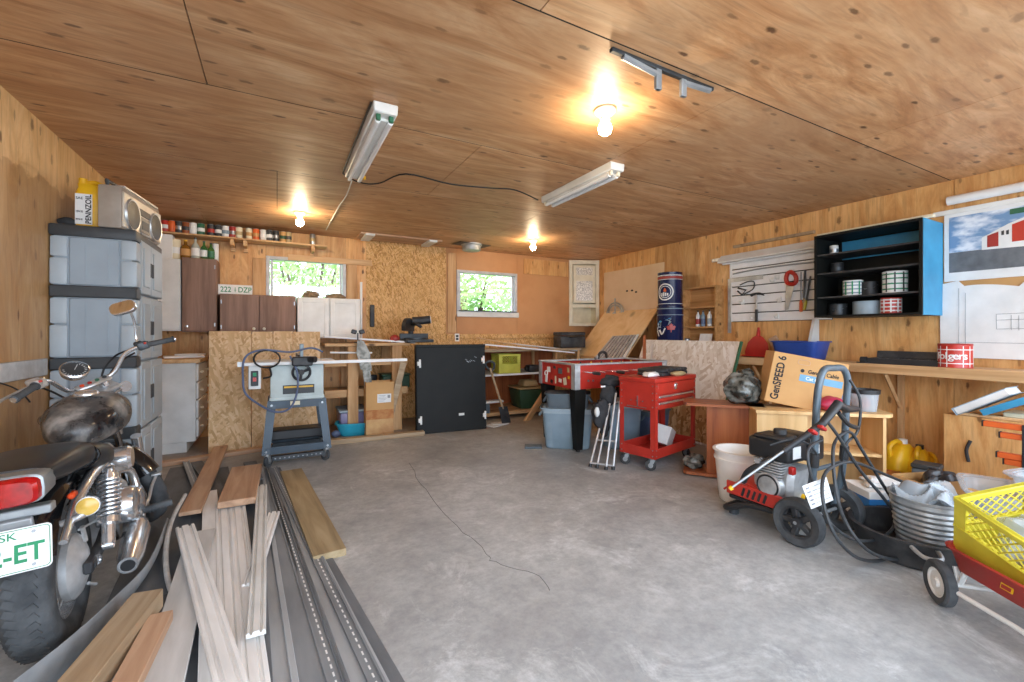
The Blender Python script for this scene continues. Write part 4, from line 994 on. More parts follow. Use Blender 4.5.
# boxes and bottles on top of the two tall corner cupboards
zt = cw.location.z+hh
mb = MB(); mb.b2((-.07, -.06, 0), (.07, .06, .26), bv=.003); mb.b2((-.065, -.061, .08), (.065, -.059, .10)); solo(mb, 'white_carton', 'paper', 'white carton standing on the white corner cupboard', 'carton', (pY(165, 240, yt+.08).x, yt+.10, zt))
can('tall_tin', pY(175, 245, yt+.1).x, yt+.10, zt, .052, .215, 'cream', 'paper', 'tall cream tin between the white carton and the bottles', None, 'porcelain', 'tin')
M['bottle_amber'] = film('amber_glass', '#8a5a1c', .8, .08); M['bottle_green'] = film('green_glass', '#3f7a3e', .8, .08); M['bottle_clear'] = film('clear_glass', '#c9d2c8', .6, .08)
def bottle(px, h, r, mat, lab, label, y=None):
    y = y or yt+.09; x = pY(px, 250, y).x; z = cb2.location.z+h2_
    t = thing('bottle', label, 'bottle', (x, y, z), (0, 0, 0), 'bottles on the tall brown cupboard')
    mb = MB(); mb.lathe([(0, 0), (r, 0), (r, h*.55), (r*.8, h*.66), (r*.34, h*.76), (r*.3, h*.92), (0, h*.92)], 18); part(mb, 'glass', mat, t)
    mb = MB(); mb.lathe([(0, h*.92), (r*.36, h*.92), (r*.36, h), (0, h)], 14); part(mb, 'cap', 'dark_resin' if lab != 'card' else 'yellow', t)
    mb = MB(); mb.lathe([(r*.9, h*.14), (r+.001, h*.14), (r+.001, h*.5), (r*.9, h*.5)], 18); part(mb, 'label_band', lab, t)
bottle(185.5, .20, .048, 'bottle_amber', 'card', 'squat amber bottle at left on the tall brown cupboard')
bottle(195.5, .235, .040, 'bottle_clear', 'paper', 'clear bottle with a large white label on the tall brown cupboard')
bottle(204, .205, .034, 'bottle_green', 'paper', 'green bottle with a pale label, middle of the tall brown cupboard')
bottle(211, .19, .034, 'bottle_green', 'green_paint', 'green bottle with a green label at right on the tall brown cupboard')
can('spray_can', pY(218, 245, yt+.12).x-.03, yt+.19, cb2.location.z+h2_, .03, .20, 'paper', 'paper', 'white spray can with dark cap behind the green bottles', None, 'dark_resin', 'spray can')
# strandboard sheets standing before the base cabinet
xs = [pY(208, 332, 5.20).x, pY(251.5, 332, 5.22).x, pY(273, 332, 5.24).x, pY(293, 332, 5.26).x, pY(320.5, 332, 5.28).x]
for k in range(4):
    mb = MB(); w = xs[k+1]-xs[k]; mb.b2((-w/2+.003, -.006, 0), (w/2-.003, .006, 1.215-.004*(k % 2)))
    solo(mb, 'osb_sheet', 'osb', ('widest strandboard sheet, leftmost of four standing behind the table saw', 'narrow strandboard sheet, second from the left behind the table saw', 'narrow strandboard sheet, third from the left behind the table saw', 'strandboard sheet at the right end behind the table saw')[k], 'board', ((xs[k]+xs[k+1])/2, 5.20+.014*k, .002), (-3.0, 0, 0), 'strandboard sheets behind the table saw')
mb = MB(); mb.b2((-.55, -.045, 0), (.55, .045, .04), bv=.003); solo(mb, 'floor_timber', 'cedar', 'brown timber lying on the floor before the white base cabinet', 'timber', (-.62, 5.0, .001), (0, 0, 12))

# ================================================================== TABLE SAW
SY = 4.66
t = thing('table_saw', 'table saw on a blue-grey wheeled stand before the strandboard sheets', 'table saw', (.165, SY, 0))
lx = lambda px: pY(px, 400, SY).x-.165
lz = lambda py, px=295: pY(px, py, SY).z
mb = MB(); hw_ = .205; hb_ = .255
z0, z1 = lz(446), lz(397)
for s_ in (-1, 1):
    for f in (-1, 1):
        mb = MB(); A = Vector((s_*hb_, f*.23, z0)); B = Vector((s_*hw_, f*.19, z1))
        mb.ringloft([[A+Vector((dx, dy, 0)) for dx, dy in ((-.032, -.012), (.032, -.012), (.032, .012), (-.032, .012))], [B+Vector((dx, dy, 0)) for dx, dy in ((-.036, -.012), (.036, -.012), (.036, .012), (-.036, .012))]])
        lg = part(mb, 'leg', 'saw_blue', t)
        mb = MB()
        for q in (.06, .92): c = A.lerp(B, q); mb.cyl(c+Vector((0, f*.012, 0)), c+Vector((0, f*.018, 0)), .010, n=8)
        part(mb, 'leg_bolt', 'silver_tin', lg)
mb, m2 = MB(), MB()
for f in (-1, 1):
    mb.b2((-hw_-.03, f*.195-.01, z1-.07), (hw_+.03, f*.195+.01, z1+.005)); m2.b2((-hb_, f*.228-.01, z0), (hb_, f*.228+.01, z0+.065))
for s_ in (-1, 1): mb.b2((s_*hw_-.01, -.19, z1-.07), (s_*hw_+.01, .19, z1+.005)); m2.b2((s_*hb_-.01, -.22, z0), (s_*hb_+.01, .22, z0+.065))
part(mb, 'stand_frame', 'saw_blue', t); part(m2, 'foot_frame', 'saw_blue', t)
mb = MB(); mb.b2((-.23, .0, z0+.07), (.23, .20, z0+.16), bv=.01); part(mb, 'dust_tray', 'black', t, 'black tray between the rear legs')
z2 = lz(363)
mb = MB(); mb.box((0, 0, (z1+z2)/2), (.44, .44, z2-z1), bv=.012, seg=2); mb.b2((-.225, -.226, z1+.01), (.225, .22, z1+.03)); part(mb, 'body', 'saw_body', t)
mb = MB(); mb.b2((-.34, -.26, z2), (.34, .30, z2+.024), bv=.006); part(mb, 'table_top', 'alu', t)
mb = MB(); mb.b2((lx(240), -.295, z2+.003), (lx(400), -.262, z2+.032), bv=.004)
for k in range(6): mb.cyl((lx(250)+k*.26, -.300, z2+.018), (lx(250)+k*.26, -.294, z2+.018), .008, n=8)
part(mb, 'front_rail', 'pale_board', t, 'long pale metal fence rail')
mb = MB(); mb.b2((lx(240), -.30, z2-.0), (lx(246), -.255, z2+.04)); part(mb, 'rail_cap', 'alu', t)
mb = MB(); mb.b2((-.05, -.34, z2-.01), (.12, -.25, z2+.075), bv=.012); mb.b2((.0, -.25, z2+.04), (.045, .28, z2+.085), bv=.005); fe = part(mb, 'rip_fence', 'black_dusty', t)
mb = MB(); mb.cyl((.03, -.29, z2+.07), (.03, -.29, z2+.17), .014, n=12); mb.b2((.012, -.31, z2+.13), (.048, -.27, z2+.19), bv=.008); part(mb, 'fence_lever', 'tote_lid', fe)
mb = MB(); mb.cyl((.09, -.33, z2+.05), (.14, -.37, z2+.05), .028, n=14); part(mb, 'lock_knob', 'black', fe)
m = TR((.03, -.235, z2-.07)) @ AX['y'] @ Matrix.Rotation(PI, 4, 'X')
mb = MB(); mb.tube([m @ Vector((.072*math.cos(2*PI*k/28), .072*math.sin(2*PI*k/28), .03)) for k in range(28)], .011, 8, True)
for k in range(3): a = k*2.1+.4; mb.tube([m @ Vector((0, 0, .03)), m @ Vector((.072*math.cos(a), .072*math.sin(a), .03))], .012, 8)
mb.cyl(m @ Vector((0, 0, 0)), m @ Vector((0, 0, .04)), .025, n=16); hw2 = part(mb, 'hand_wheel', 'black_dusty', t)
mb = MB(); mb.cyl(m @ Vector((.05, .05, .03)), m @ Vector((.05, .05, .085)), .012, n=10); part(mb, 'crank_knob', 'black', hw2)
mb = MB(); mb.b2((-.12, -.2245, z1+.06), (.14, -.2195, z1+.14)); pn = part(mb, 'nameplate', 'black', t, 'black nameplate with a yellow stripe')
mb = MB(); mb.b2((-.11, -.2265, z1+.115), (.13, -.2235, z1+.13)); part(mb, 'stripe', 'yellow', pn)
mb = MB(); mb.b2((-.06, -.208, z1-.045), (.02, -.2045, z1-.01)); part(mb, 'maker_label', 'cream', t)
sx0, sx1 = lx(250), lx(262); zs0, zs1 = lz(386, 256), lz(361, 256)
mb = MB(); mb.b2((sx0, -.27, zs0), (sx1, -.23, zs1), bv=.006); bxs = part(mb, 'switch_box', 'white_dirty', t, 'white switch box')
mb = MB(); mb.b2((sx0+.02, -.285, zs0+.03), (sx1-.02, -.268, zs1-.07), bv=.004); sw = part(mb, 'switch_plate', 'black', bxs)
mb = MB(); mb.b2((sx0+.035, -.292, (zs0+zs1)/2-.0), (sx1-.035, -.284, (zs0+zs1)/2+.03)); part(mb, 'start_button', 'green_ink', sw)
mb = MB(); mb.b2((sx0+.035, -.294, (zs0+zs1)/2-.045), (sx1-.035, -.284, (zs0+zs1)/2-.012)); part(mb, 'stop_button', 'red', sw)
mb = MB()
def sp_(px, py, y=SY-.32): v = pY(px, py, y); return (v.x-.165, v.y-SY, v.z)
mb.tube(cr([sp_(323, 352), sp_(311, 348), sp_(290, 352), sp_(262, 350), sp_(245, 358), sp_(243, 380), sp_(246, 394), sp_(260, 405), sp_(276, 412), sp_(290, 408), sp_(297, 392), sp_(297, 372), sp_(290, 356)], 7), .009, 7)
part(mb, 'power_cord', 'cable_blue', t, 'looping blue-grey power cord')
mb = MB(); c = Vector(sp_(267, 359)); mb.tube([c+Vector((.10*math.cos(a), .05*math.sin(a*2)*.2, .075*math.sin(a))) for a in [2*PI*k/24 for k in range(24)]], .008, 7, True); mb.tube(cr([c+Vector((.02, 0, -.075)), c+Vector((.03, .02, -.15)), c+Vector((-.03, .04, -.17))], 5), .008, 7); part(mb, 'cord_coil', 'cable', t)
mb = MB(); mb.b2((-hb_+.05, -.235, .055), (hb_-.03, -.20, .095)); mb.mi = 1
for k in range(11): mb.b2((-hb_+.07+k*.037, -.2355, .070), (-hb_+.082+k*.037, -.2345, .080))
part(mb, 'perforated_bar', ['dark_metal', 'steel'], t)
mb = MB(); mb.b2((-hb_+.05, .19, .085), (hb_-.03, .225, .118)); part(mb, 'rear_bar', 'dark_metal', t)
def caster(t, x, y, r, ztop, ang=0, mat='steel', wmat='rubber', name='caster'):
    m = TR((x, y, 0), (0, 0, ang)); mb = MB()
    mb.b2((-.03, -.03, ztop-.006), (.03, .03, ztop), m=m); mb.cyl((0, 0, ztop-.02), (0, 0, ztop-.004), .022, n=14, m=m)
    for s_ in (-1, 1): mb.ringloft([[(s_*.018+dx, dy, dz) for dx, dy, dz in ((-.002, -.02, ztop-.018), (.002, -.02, ztop-.018), (.002, .022, ztop-.018), (-.002, .022, ztop-.018))], [(s_*.018+dx, dy+.02, dz) for dx, dy, dz in ((-.002, -.01, r-.008), (.002, -.01, r-.008), (.002, .012, r-.008), (-.002, .012, r-.008))]], m=m)
    c = part(mb, name, mat, t)
    mb = MB(); mb.lathe([(0, -.013), (r*.7, -.013), (r, -.009), (r, .009), (r*.7, .013), (0, .013)], 24, m @ Matrix.Translation((0, .02, r)) @ AX['x']); w = part(mb, 'wheel', wmat, c)
    mb = MB(); mb.lathe([(0, -.016), (r*.45, -.0155), (r*.45, .0155), (0, .016)], 16, m @ Matrix.Translation((0, .02, r)) @ AX['x']); part(mb, 'hub', 'silver_tin', w)
for s_ in (-1, 1):
    for f in (-1, 1): caster(t, s_*(hb_-.01), f*.22, .055, max(z0, .125), 35*s_, 'chrome_dull')

# ================================================================== BACK WORKBENCH, LEFT PART
bz = 1.075
t = thing('workbench', 'rough timber workbench frame behind the tall cardboard box, under the white cupboard', 'workbench', (.98, 5.72, 0))
mb = MB(); mb.b2((-.50, -.32, bz-.035), (.48, .375, bz), bv=.003); part(mb, 'bench_top', 'fir', t)
for px in (353, 397):
    x = pY(px, 390, 5.42).x-.98
    mb = MB(); mb.b2((x-.06, -.31, .0), (x+.06, -.27, bz-.036), bv=.003); part(mb, 'leg', 'fir_z', t)
    mb = MB(); mb.b2((x-.06, .33, .0), (x+.06, .37, bz-.036), bv=.003); part(mb, 'leg', 'fir_z', t)
za = pY(340, 393, 5.42).z
mb = MB(); mb.b2((-.50, -.268, za-.06), (.47, -.23, za+.03), bv=.003); part(mb, 'front_rail', 'fir', t)
mb = MB(); mb.b2((-.50, -.229, za-.02), (.47, .32, za), bv=.002); part(mb, 'shelf', 'old_wood', t)
zb = pY(380, 362, 5.42).z
mb = MB(); mb.b2((-.50, -.268, zb-.04), (.47, -.23, zb+.04), bv=.003); part(mb, 'upper_rail', 'fir', t)
# things stored in and before the bench
t = thing('storage_tote', 'clear purple tinted tote on the floor under the workbench', 'tote', (.80, 5.62, .002))
mb = MB(); mb.box((0, 0, .13), (.28, .36, .25), bv=.02, seg=2, top=(.31, .39)); part(mb, 'bin', mk('lilac_plastic', '#8d86a6', '#776f93', .4), t)
mb = MB(); mb.b2((-.165, -.205, .255), (.165, .205, .285), bv=.01); part(mb, 'lid', 'tote_lid', t)
v = pz(354, 434, 0)
t = thing('plastic_basin', 'bright cyan plastic basin on the floor before the tall cardboard box', 'basin', (v.x, v.y, .001), (0, 0, -12))
def basin(a, b, h, th, e=4.5):
    n = 40; rings = []
    def se(rx, ry, z): return [(rx*math.copysign(abs(math.cos(x))**(2/e), math.cos(x)), ry*math.copysign(abs(math.sin(x))**(2/e), math.sin(x)), z) for x in [2*PI*k/n for k in range(n)]]
    return [se(a[0]*.93, a[1]*.93, 0), se(a[0], a[1], .012), se(b[0], b[1], h-.012), se(b[0]+.014, b[1]+.014, h-.010), se(b[0]+.014, b[1]+.014, h), se(b[0]-th, b[1]-th, h), se(a[0]-th, a[1]-th, .012), se(a[0]*.8, a[1]*.8, .010)]
mb = MB(); mb.ringloft(basin((.15, .11), (.195, .145), .15, .006)); part(mb, 'body', 'teal', t)
mb = MB(); mb.ell((0, 0, .04), (.05, .04, .04), amp=.12); solo(mb, 'blue_rag', 'cable_blue', 'small blue-grey bundle beside the cyan basin under the bench', 'rag', (pz(333, 432, 0).x, 5.36, .001))
v = pz(375, 431, 0)
t = thing('cardboard_box', 'tall narrow cardboard box with stained lower half holding scrapers, before the workbench', 'box', (v.x+.0, v.y-.22, .001), (0, 0, -3))
bw_ = .155; mb = MB()
for (a, b) in (((-bw_, -.10), (bw_, -.095)), ((-bw_, .095), (bw_, .10)), ((-bw_, -.0948), (-bw_+.005, .0948)), ((bw_-.005, -.0948), (bw_, .0948))): mb.b2((*a, 0), (*b, .63))
mb.b2((-bw_+.005, -.0945, 0), (bw_-.005, .0945, .006)); part(mb, 'box_body', 'card', t)
mb = MB(); mb.b2((-bw_+.001, -.1012, .003), (bw_-.001, -.1003, .20)); st_ = part(mb, 'stained_base', 'card_wet', t, 'water stained lower panel')
mb = MB(); mb.b2((-bw_+.001, -.1016, .20), (bw_-.001, -.1006, .31)); part(mb, 'stain_band', mk('rust_stain', '#a8683a', '#c3905a', .8, 0, 14), t, 'rust coloured stain')
mb = MB(); mb.b2((-.03, -.1020, .39), (.125, -.1006, .49)); sk = part(mb, 'shipping_label', 'paper', t)
mb = MB()
for k in range(5): mb.b2((-.02+.0*k, -.1024, .405+k*.016), (.05+.012*(k % 3), -.1019, .409+k*.016))
mb.b2((.085, -.1024, .44), (.115, -.1019, .475)); part(mb, 'label_print', 'grey_ink', sk)
bx, by = v.x, v.y-.22
M['scrape'] = mk('spattered_grey_blade', '#b7b8b2', '#74766f', .6, 0, 14, lo=.4, hi=.62)
for (x, y, ang, L, w, mat, lab) in ((-.03, .03, -8, .98, .085, M['scrape'], 'tall mottled metal scraper blade leaning out of the cardboard box'), (.08, -.02, 14, .86, .075, 'old_wood', 'paint spattered wooden stick leaning out of the cardboard box'), (-.10, .05, -3, .80, .05, 'grey_board', 'grey painted lath standing in the cardboard box')):
    mb = MB(); mb.b2((-w/2, -.006, 0), (w/2, .006, L), bv=.003)
    if L > .9: mb.prism([(-.06, .78), (.06, .74), (.07, .95), (.02, 1.10), (-.05, 1.12), (-.08, .98)], .01, TR((0, .005, 0)) @ Matrix.Rotation(PI/2, 4, 'X'))
    solo(mb, 'scraper' if L > .9 else 'lath', mat, lab, 'stick', (bx+x, by+y, .01), (0, ang, 0))
mb = MB(); mb.b2((-.55, -.045, 0), (.55, .045, .05), bv=.003); v = pz(415, 440, 0); solo(mb, 'floor_timber', 'old_wood', 'grey-brown timber on the floor before the cyan basin and cardboard box', 'timber', (pz(372, 442, 0).x+.05, 5.02, .001), (0, 0, -3))
mb = MB(); mb.b2((-.17, -.12, 0), (.17, .12, .16), bv=.01); mb.b2((-.18, -.13, .16), (.18, .13, .18), bv=.006); solo(mb, 'green_case', 'tote_green', 'dark green case on the bench shelf left of the black panel', 'case', (1.33, 5.66, za+.001))
mb = MB(); mb.lathe([(0, 0), (.07, 0), (.08, .16), (.075, .16), (.066, .006), (0, .006)], 20); solo(mb, 'black_pail', 'black_dusty', 'dark pail on the bench shelf behind the wooden stick', 'pail', (1.05, 5.75, za+.001))
# mitre saw on the bench
v = pY(416, 336, 5.50)
t = thing('mitre_saw', 'small dark mitre saw with a white-faced motor on the workbench', 'saw', (v.x, 5.52, bz+.001), (0, 0, 8)); t.scale = (1.15,)*3
mb = MB(); mb.b2((-.16, -.14, 0), (.16, .14, .035), bv=.008); mb.lathe([(0, 0), (.13, 0), (.13, .05), (0, .05)], 24); part(mb, 'base', 'dark_metal', t)
mb = MB(); mb.b2((-.17, .03, .035), (.17, .05, .10), bv=.004); part(mb, 'fence', 'dark_metal', t)
mb = MB(); mb.tube(cr([(0, .12, .04), (.0, .13, .15), (.01, .06, .22)], 5), .03, 10); part(mb, 'pivot_arm', 'dark_metal', t)
mb = MB(); P = [(.11*math.cos(R(a)), .11*math.sin(R(a))) for a in range(-20, 201, 12)]; mb.prism(P, .045, TR((-.11, .0, .16), (90, 0, 40))); part(mb, 'blade_guard', 'black', t)
mb = MB(); mb.cyl((-.03, .02, .235), (.15, -.06, .255), .045, n=20); mt = part(mb, 'motor', 'black_dusty', t)
mb = MB(); mb.cyl((.15, -.06, .255), (.157, -.063, .256), .040, n=20); part(mb, 'motor_cap', 'paper', mt, 'white motor end cap')
mb = MB(); mb.tube(cr([(-.06, -.05, .20), (-.05, -.14, .20), (0, -.15, .17)], 5), .017, 10); part(mb, 'handle', 'black', t)
mb = MB(); mb.ell((0, 0, .05), (.06, .05, .05)); solo(mb, 'red_cup', 'red_dusty', 'small dull red cup-shaped bundle beside the mitre saw', 'cup', (v.x-.28, 5.46, bz+.001))
t = thing('clamp_light', 'small black twin clamp standing on the bench before the white cupboard', 'clamp', (pY(358, 335, 5.42).x, 5.43, bz+.001))
mb = MB(); mb.b2((-.04, -.03, 0), (.04, .03, .012), bv=.003); mb.cyl((0, 0, .01), (.0, 0, .12), .008, n=8); part(mb, 'stem', 'dark_metal', t)
for s_ in (-1, 1):
    mb = MB(); mb.box((s_*.045, 0, .135), (.06, .05, .05), rot=(0, s_*-18, 0), bv=.008); part(mb, 'clamp_head', 'black', t)
def outlet(px, py, label):
    v = pY(px, py, YB-.02); mb = MB(); mb.b2((-.036, -.006, -.058), (.036, 0, .058), bv=.003); o = solo(mb, 'wall_outlet', 'white_plastic', label, 'outlet', (v.x, YB-.0215, v.z))
    for z in (-.022, .022): m2 = MB(); m2.b2((-.02, -.0075, z-.016), (.02, -.0055, z+.016), bv=.002); part(m2, 'socket', 'dark_resin', o)
outlet(457, 337.5, 'white wall outlet below and left of the far window'); outlet(556, 340, 'white wall outlet beside the dark case on the bench')
# long pale boards lying across the benches
def at(px, py, y): return pY(px, py, y)
plank('pale_board', at(324, 336.5, 5.52), at(414, 342.5, 5.48), .14, .022, 'pale_board', 'long white-edged board along the left bench in front of the mitre saw', 'board', 'boards on the bench')
plank('lath', at(330, 352.5, 5.37), at(372, 352.8, 5.37), .03, .02, 'pale_board', 'thin pale lath under the white-edged board on the left bench', 'board', 'boards on the bench')

# ================================================================== BLACK PANEL
bpn = pY(450, 345, 5.08); A, B = pY(414, 343, 5.10), pY(481, 346.5, 5.10); wd = B.x-A.x
t = thing('black_board', 'large black board with white hinges leaning on the back workbench', 'panel', ((A.x+B.x)/2+.01, 5.0, .002), (-4, 0, -6))
mb = MB(); mb.b2((-wd/2, -.012, 0), (wd/2, .012, 1.055), bv=.003); mb.b2((-wd/2, -.03, 1.02), (wd/2, .03, 1.055), bv=.003); mb.b2((-wd/2, -.012, 0), (-wd/2+.018, .06, 1.055), bv=.003); part(mb, 'board', 'black_paint', t)
for (x, z) in ((-wd/2+.05, .83), (-wd/2+.055, .16), (wd/2-.02, .86), (wd/2-.015, .17)):
    mb = MB(); mb.b2((x-.012, -.022, z-.05), (x+.012, -.012, z+.05), bv=.003); mb.b2((x-.032, -.026, z-.025), (x+.0, -.012, z+.025), bv=.004); part(mb, 'hinge', 'white', t, 'white hinge')
mb = MB(); mb.b2((.08, -.016, .185), (.15, -.012, .215), bv=.002); part(mb, 'catch_plate', 'white', t)
mb = MB()
rn = random.Random(4)
for k in range(7): mb.box((.20+rn.uniform(-.02, .12), -.0125, .88+rn.uniform(-.05, .03)), (.03, .001, .004), rot=(0, 30, 0))
part(mb, 'scratches', 'steel', t)

# ================================================================== BACK WORKBENCH, RIGHT PART
rz = .965; x0, x1 = 2.10, 4.10; xc = (x0+x1)/2
t = thing('workbench', 'rough wooden workbench with two shelves under the far window, right of the black panel', 'workbench', (xc, 5.72, 0))
mb = MB(); mb.b2((x0-xc, -.36, rz-.03), (x1-xc, .375, rz), bv=.003); part(mb, 'bench_top', 'old_wood', t)
zc = pY(520, 373, 5.42).z; zl = pY(500, 412, 5.42).z
mb = MB(); mb.b2((x0-xc, -.30, zc-.028), (x1-xc, .37, zc), bv=.003); part(mb, 'shelf', 'pale_board', t, 'shelf with pale front edge')
mb = MB(); mb.b2((x0-xc, -.30, zl-.05), (x1-xc, .37, zl), bv=.003); part(mb, 'shelf', 'fir', t)
for x in (x0-xc+.05, .55, x1-xc-.05):
    for y in (-.33, .34):
        mb = MB(); mb.b2((x-.02, y-.025, 0), (x+.02, y+.025, rz-.031), bv=.003); part(mb, 'leg', 'fir_z', t)
mb = MB(); mb.b2((x0-xc, .35, zl), (x1-xc, .374, rz-.04)); part(mb, 'back_board', 'mahog', t, 'reddish brown back board')
plank('pale_board', at(484, 344.5, 5.40), at(573, 352.5, 5.15), .12, .020, 'pale_board', 'long white-edged board along the right bench, nearest the open floor', 'board', 'boards on the bench')
plank('lath', at(476, 337.5, 5.7), at(548, 350.5, 5.3), .05, .016, 'fir', 'thin light wooden lath slanting across the right bench', 'board', 'boards on the bench')
plank('pale_board', at(505, 343, 5.6), at(575, 350.5, 5.45), .16, .018, 'grey_board', 'grey board behind the white-edged one on the right bench', 'board', 'boards on the bench')
plank('pale_board', (2.05, 5.50, zl+.14), (2.78, 5.46, zl+.15), .12, .03, 'white_dirty', 'short white board lying in the lower bay right of the black panel', 'board', 'boards on the bench')
mb = MB(); mb.b2((-.12, -.10, 0), (.12, .10, .124), bv=.004); solo(mb, 'grey_carton', 'tote_dark', 'dark carton under the short white board in the bench bay', 'carton', (2.45, 5.5, zl+.001))
# yellow milk crate on the bench shelf
def crate(name, label, w, d, h, mat, loc, rz_, group=None, lattice=True, rows=3, cols=8, parent_rot=(0, 0)):
    t = thing(name, label, 'crate', loc, (parent_rot[0], parent_rot[1], rz_), group); th = .012
    mb = MB(); mb.b2((-w/2, -d/2, 0), (w/2, d/2, .012), bv=.003); part(mb, 'floor', mat, t)
    for (s_, ax) in ((-1, 'y'), (1, 'y'), (-1, 'x'), (1, 'x')):
        mb = MB(); W_ = w if ax == 'y' else d; off = (d if ax == 'y' else w)/2-th/2
        m = TR((0, s_*off, 0)) if ax == 'y' else TR((s_*off, 0, 0), (0, 0, 90))
        z0, z1 = h*.48, h*.90; i0 = -W_/2+.05; i1 = -i0; e = 0 if ax == 'y' else .012
        mb.b2((-W_/2+e, -th/2, .012), (W_/2-e, th/2, z0), m=m); mb.b2((-W_/2+e, -th/2, z1), (W_/2-e, th/2, h), m=m)
        mb.b2((-W_/2+e, -th/2, z0), (i0, th/2, z1), m=m); mb.b2((i1, -th/2, z0), (W_/2-e, th/2, z1), m=m)
        mb.b2((-W_/2, -th/2-.006, h-.02), (W_/2, th/2+.006, h), bv=.003, m=m); mb.b2((-W_/2, -th/2-.005, h*.47), (W_/2, th/2+.005, h*.5), bv=.002, m=m)
        q = (z1-z0); n = max(3, int((i1-i0)/(q/rows))); step = (i1-i0)/n
        for k in range(-rows, n+1):
            for sg in (1, -1):
                a = Vector((i0+k*step, 0, z0)) if sg > 0 else Vector((i0+k*step, 0, z1)); b = a+Vector((rows*step, 0, sg*q))
                if a.x < i0: f = (i0-a.x)/(b.x-a.x); a = a.lerp(b, f)
                if b.x > i1: f = (i1-a.x)/(b.x-a.x); b = a.lerp(b, f)
                if (b-a).length > .01: mb.tube([m @ a, m @ b], .0034, 4)
        part(mb, 'side_panel', mat, t)
    return t
v = pY(507, 371, 5.50); crate('milk_crate', 'dull yellow milk crate on the bench shelf right of the black panel', .33, .30, .27, 'lime_crate', (v.x+.02, 5.58, zc+.001), -4, None)
mb = MB(); mb.b2((-.09, -.07, 0), (.09, .07, .10), bv=.02, seg=2); mb.cyl((-.12, 0, .05), (-.09, 0, .05), .03, n=12); solo(mb, 'black_pump', 'black', 'small black pump on the bench shelf right of the milk crate', 'pump', (pY(533, 369, 5.5).x, 5.52, zc+.001))
v = pY(529, 410, 5.45); t = thing('storage_tote', 'dark green tote on the lowest bench shelf behind the leaning timber', 'tote', (v.x+.06, 5.62, zl+.001), (0, 0, -5))
mb = MB(); mb.box((0, 0, .14), (.34, .36, .28), bv=.02, seg=2, top=(.42, .42)); part(mb, 'bin', 'tote_green', t)
mb = MB(); mb.b2((-.22, -.22, .285), (.22, .22, .31), bv=.01); part(mb, 'lid', 'tan_plastic', t, 'tan lid')
mb = MB(); mb.box((.02, 0, .36), (.25, .25, .09), bv=.02, seg=2, top=(.2, .2)); part(mb, 'lid_dome', 'tan_plastic', t, 'tan lid top')
a, b = pY(526, 422, 5.13), pY(549, 386, 5.30)
m_, L_ = along(a, b, 0, 0); mb = MB(); mb.box((0, 0, 0), (L_+.02, .04, .085), bv=.003); o = part(mb, 'leaning_timber', 'fir', None); o.matrix_world = m_; tag(o, 'light timber leaning against the bench left of the red games table', 'timber')
# spade
t = thing('spade', 'garden spade with a dark grip leaning on the bench right of the black panel', 'spade', (0, 0, 0))
A, B = pY(490, 368, 5.28), pY(503, 409, 5.1); mb = MB(); mb.tube([A, B], .016, 10); part(mb, 'shaft', 'old_wood', t)
mb = MB(); mb.tube(cr([A+Vector((-.05, 0, .02)), A+Vector((0, 0, -.02)), A+Vector((.05, 0, -.02)), A+Vector((.06, 0, .06)), A+Vector((0, 0, .09)), A+Vector((-.06, 0, .07))], 5, True), .016, 8, True); part(mb, 'grip', 'rubber', t)
def fn(u, v): x = (u-.5)*.13; z = B.z+.03-(B.z+.01)*v; return (B.x+.02*v+x, B.y-.06*v+.6*x*x, z)
mb = MB(); mb.sheet(fn, 8, 6, .004); part(mb, 'blade', 'dark_metal', t)
mb = MB(); mb.box((0, 0, .006), (.30, .16, .008), rot=(0, 0, 20)); mb.box((.05, .02, .014), (.22, .12, .006), rot=(0, 0, -8)); v = pz(497, 425, 0); solo(mb, 'paper_scraps', 'paper', 'white paper scraps on the floor at the foot of the spade', 'paper', (v.x, v.y, 0))
# dark case on the bench by the corner
v = pY(573, 350, 5.55); t = thing('tool_case', 'dark boxy case on the workbench under the corner cabinet', 'case', (v.x-.02, 5.62, rz+.001), (0, 0, -6))
mb = MB(); mb.b2((-.22, -.13, 0), (.22, .13, .18), bv=.015, seg=2); part(mb, 'body', 'black_dusty', t)
mb = MB(); mb.b2((-.22, -.134, .185), (.22, .134, .245), bv=.012); part(mb, 'lid', 'black_dusty', t)
mb = MB(); mb.tube([(-.08, -.15, .17), (-.08, -.165, .17), (.08, -.165, .17), (.08, -.15, .17)], .010, 8); part(mb, 'handle', 'black', t)
# ================================================================== CORNER CABINET
A, B = pY(569, 262, YB-.002), pX(599, 262, XR-.002); zt_, zb_ = 2.44, pX(599, 326, XR).z
t = thing('corner_cabinet', 'cream corner cabinet with patterned glass door hung high in the back corner', 'cabinet', (A.x, A.y, zb_))
d = Vector((B.x-A.x, B.y-A.y, 0)); FL = d.length; ang = math.degrees(math.atan2(d.y, d.x)); m = TR((0, 0, 0), (0, 0, ang)); H_ = zt_-zb_
mb = MB(); C_ = (XR-.002-A.x, 0)
mb.prism([(0, 0), (d.x, d.y), (C_[0], -.0)], .02); mb.prism([(0, 0), (d.x, d.y), (C_[0], -.0)], .02, TR((0, 0, H_-.02)))
mb.b2((0, -.012, .02), (C_[0], 0, H_-.02)); mb.b2((C_[0]-.012, d.y, .02), (C_[0], -.012, H_-.02)); part(mb, 'case', 'cream', t)
fh = H_; zsh = (pY(583, 306, YB-.1).z-zb_)
mb = MB(); mb.prism([(0.02, -.02), (d.x-.02, d.y+.02), (C_[0]-.02, -.02)], .015, TR((0, 0, zsh))); part(mb, 'shelf', 'cream', t)
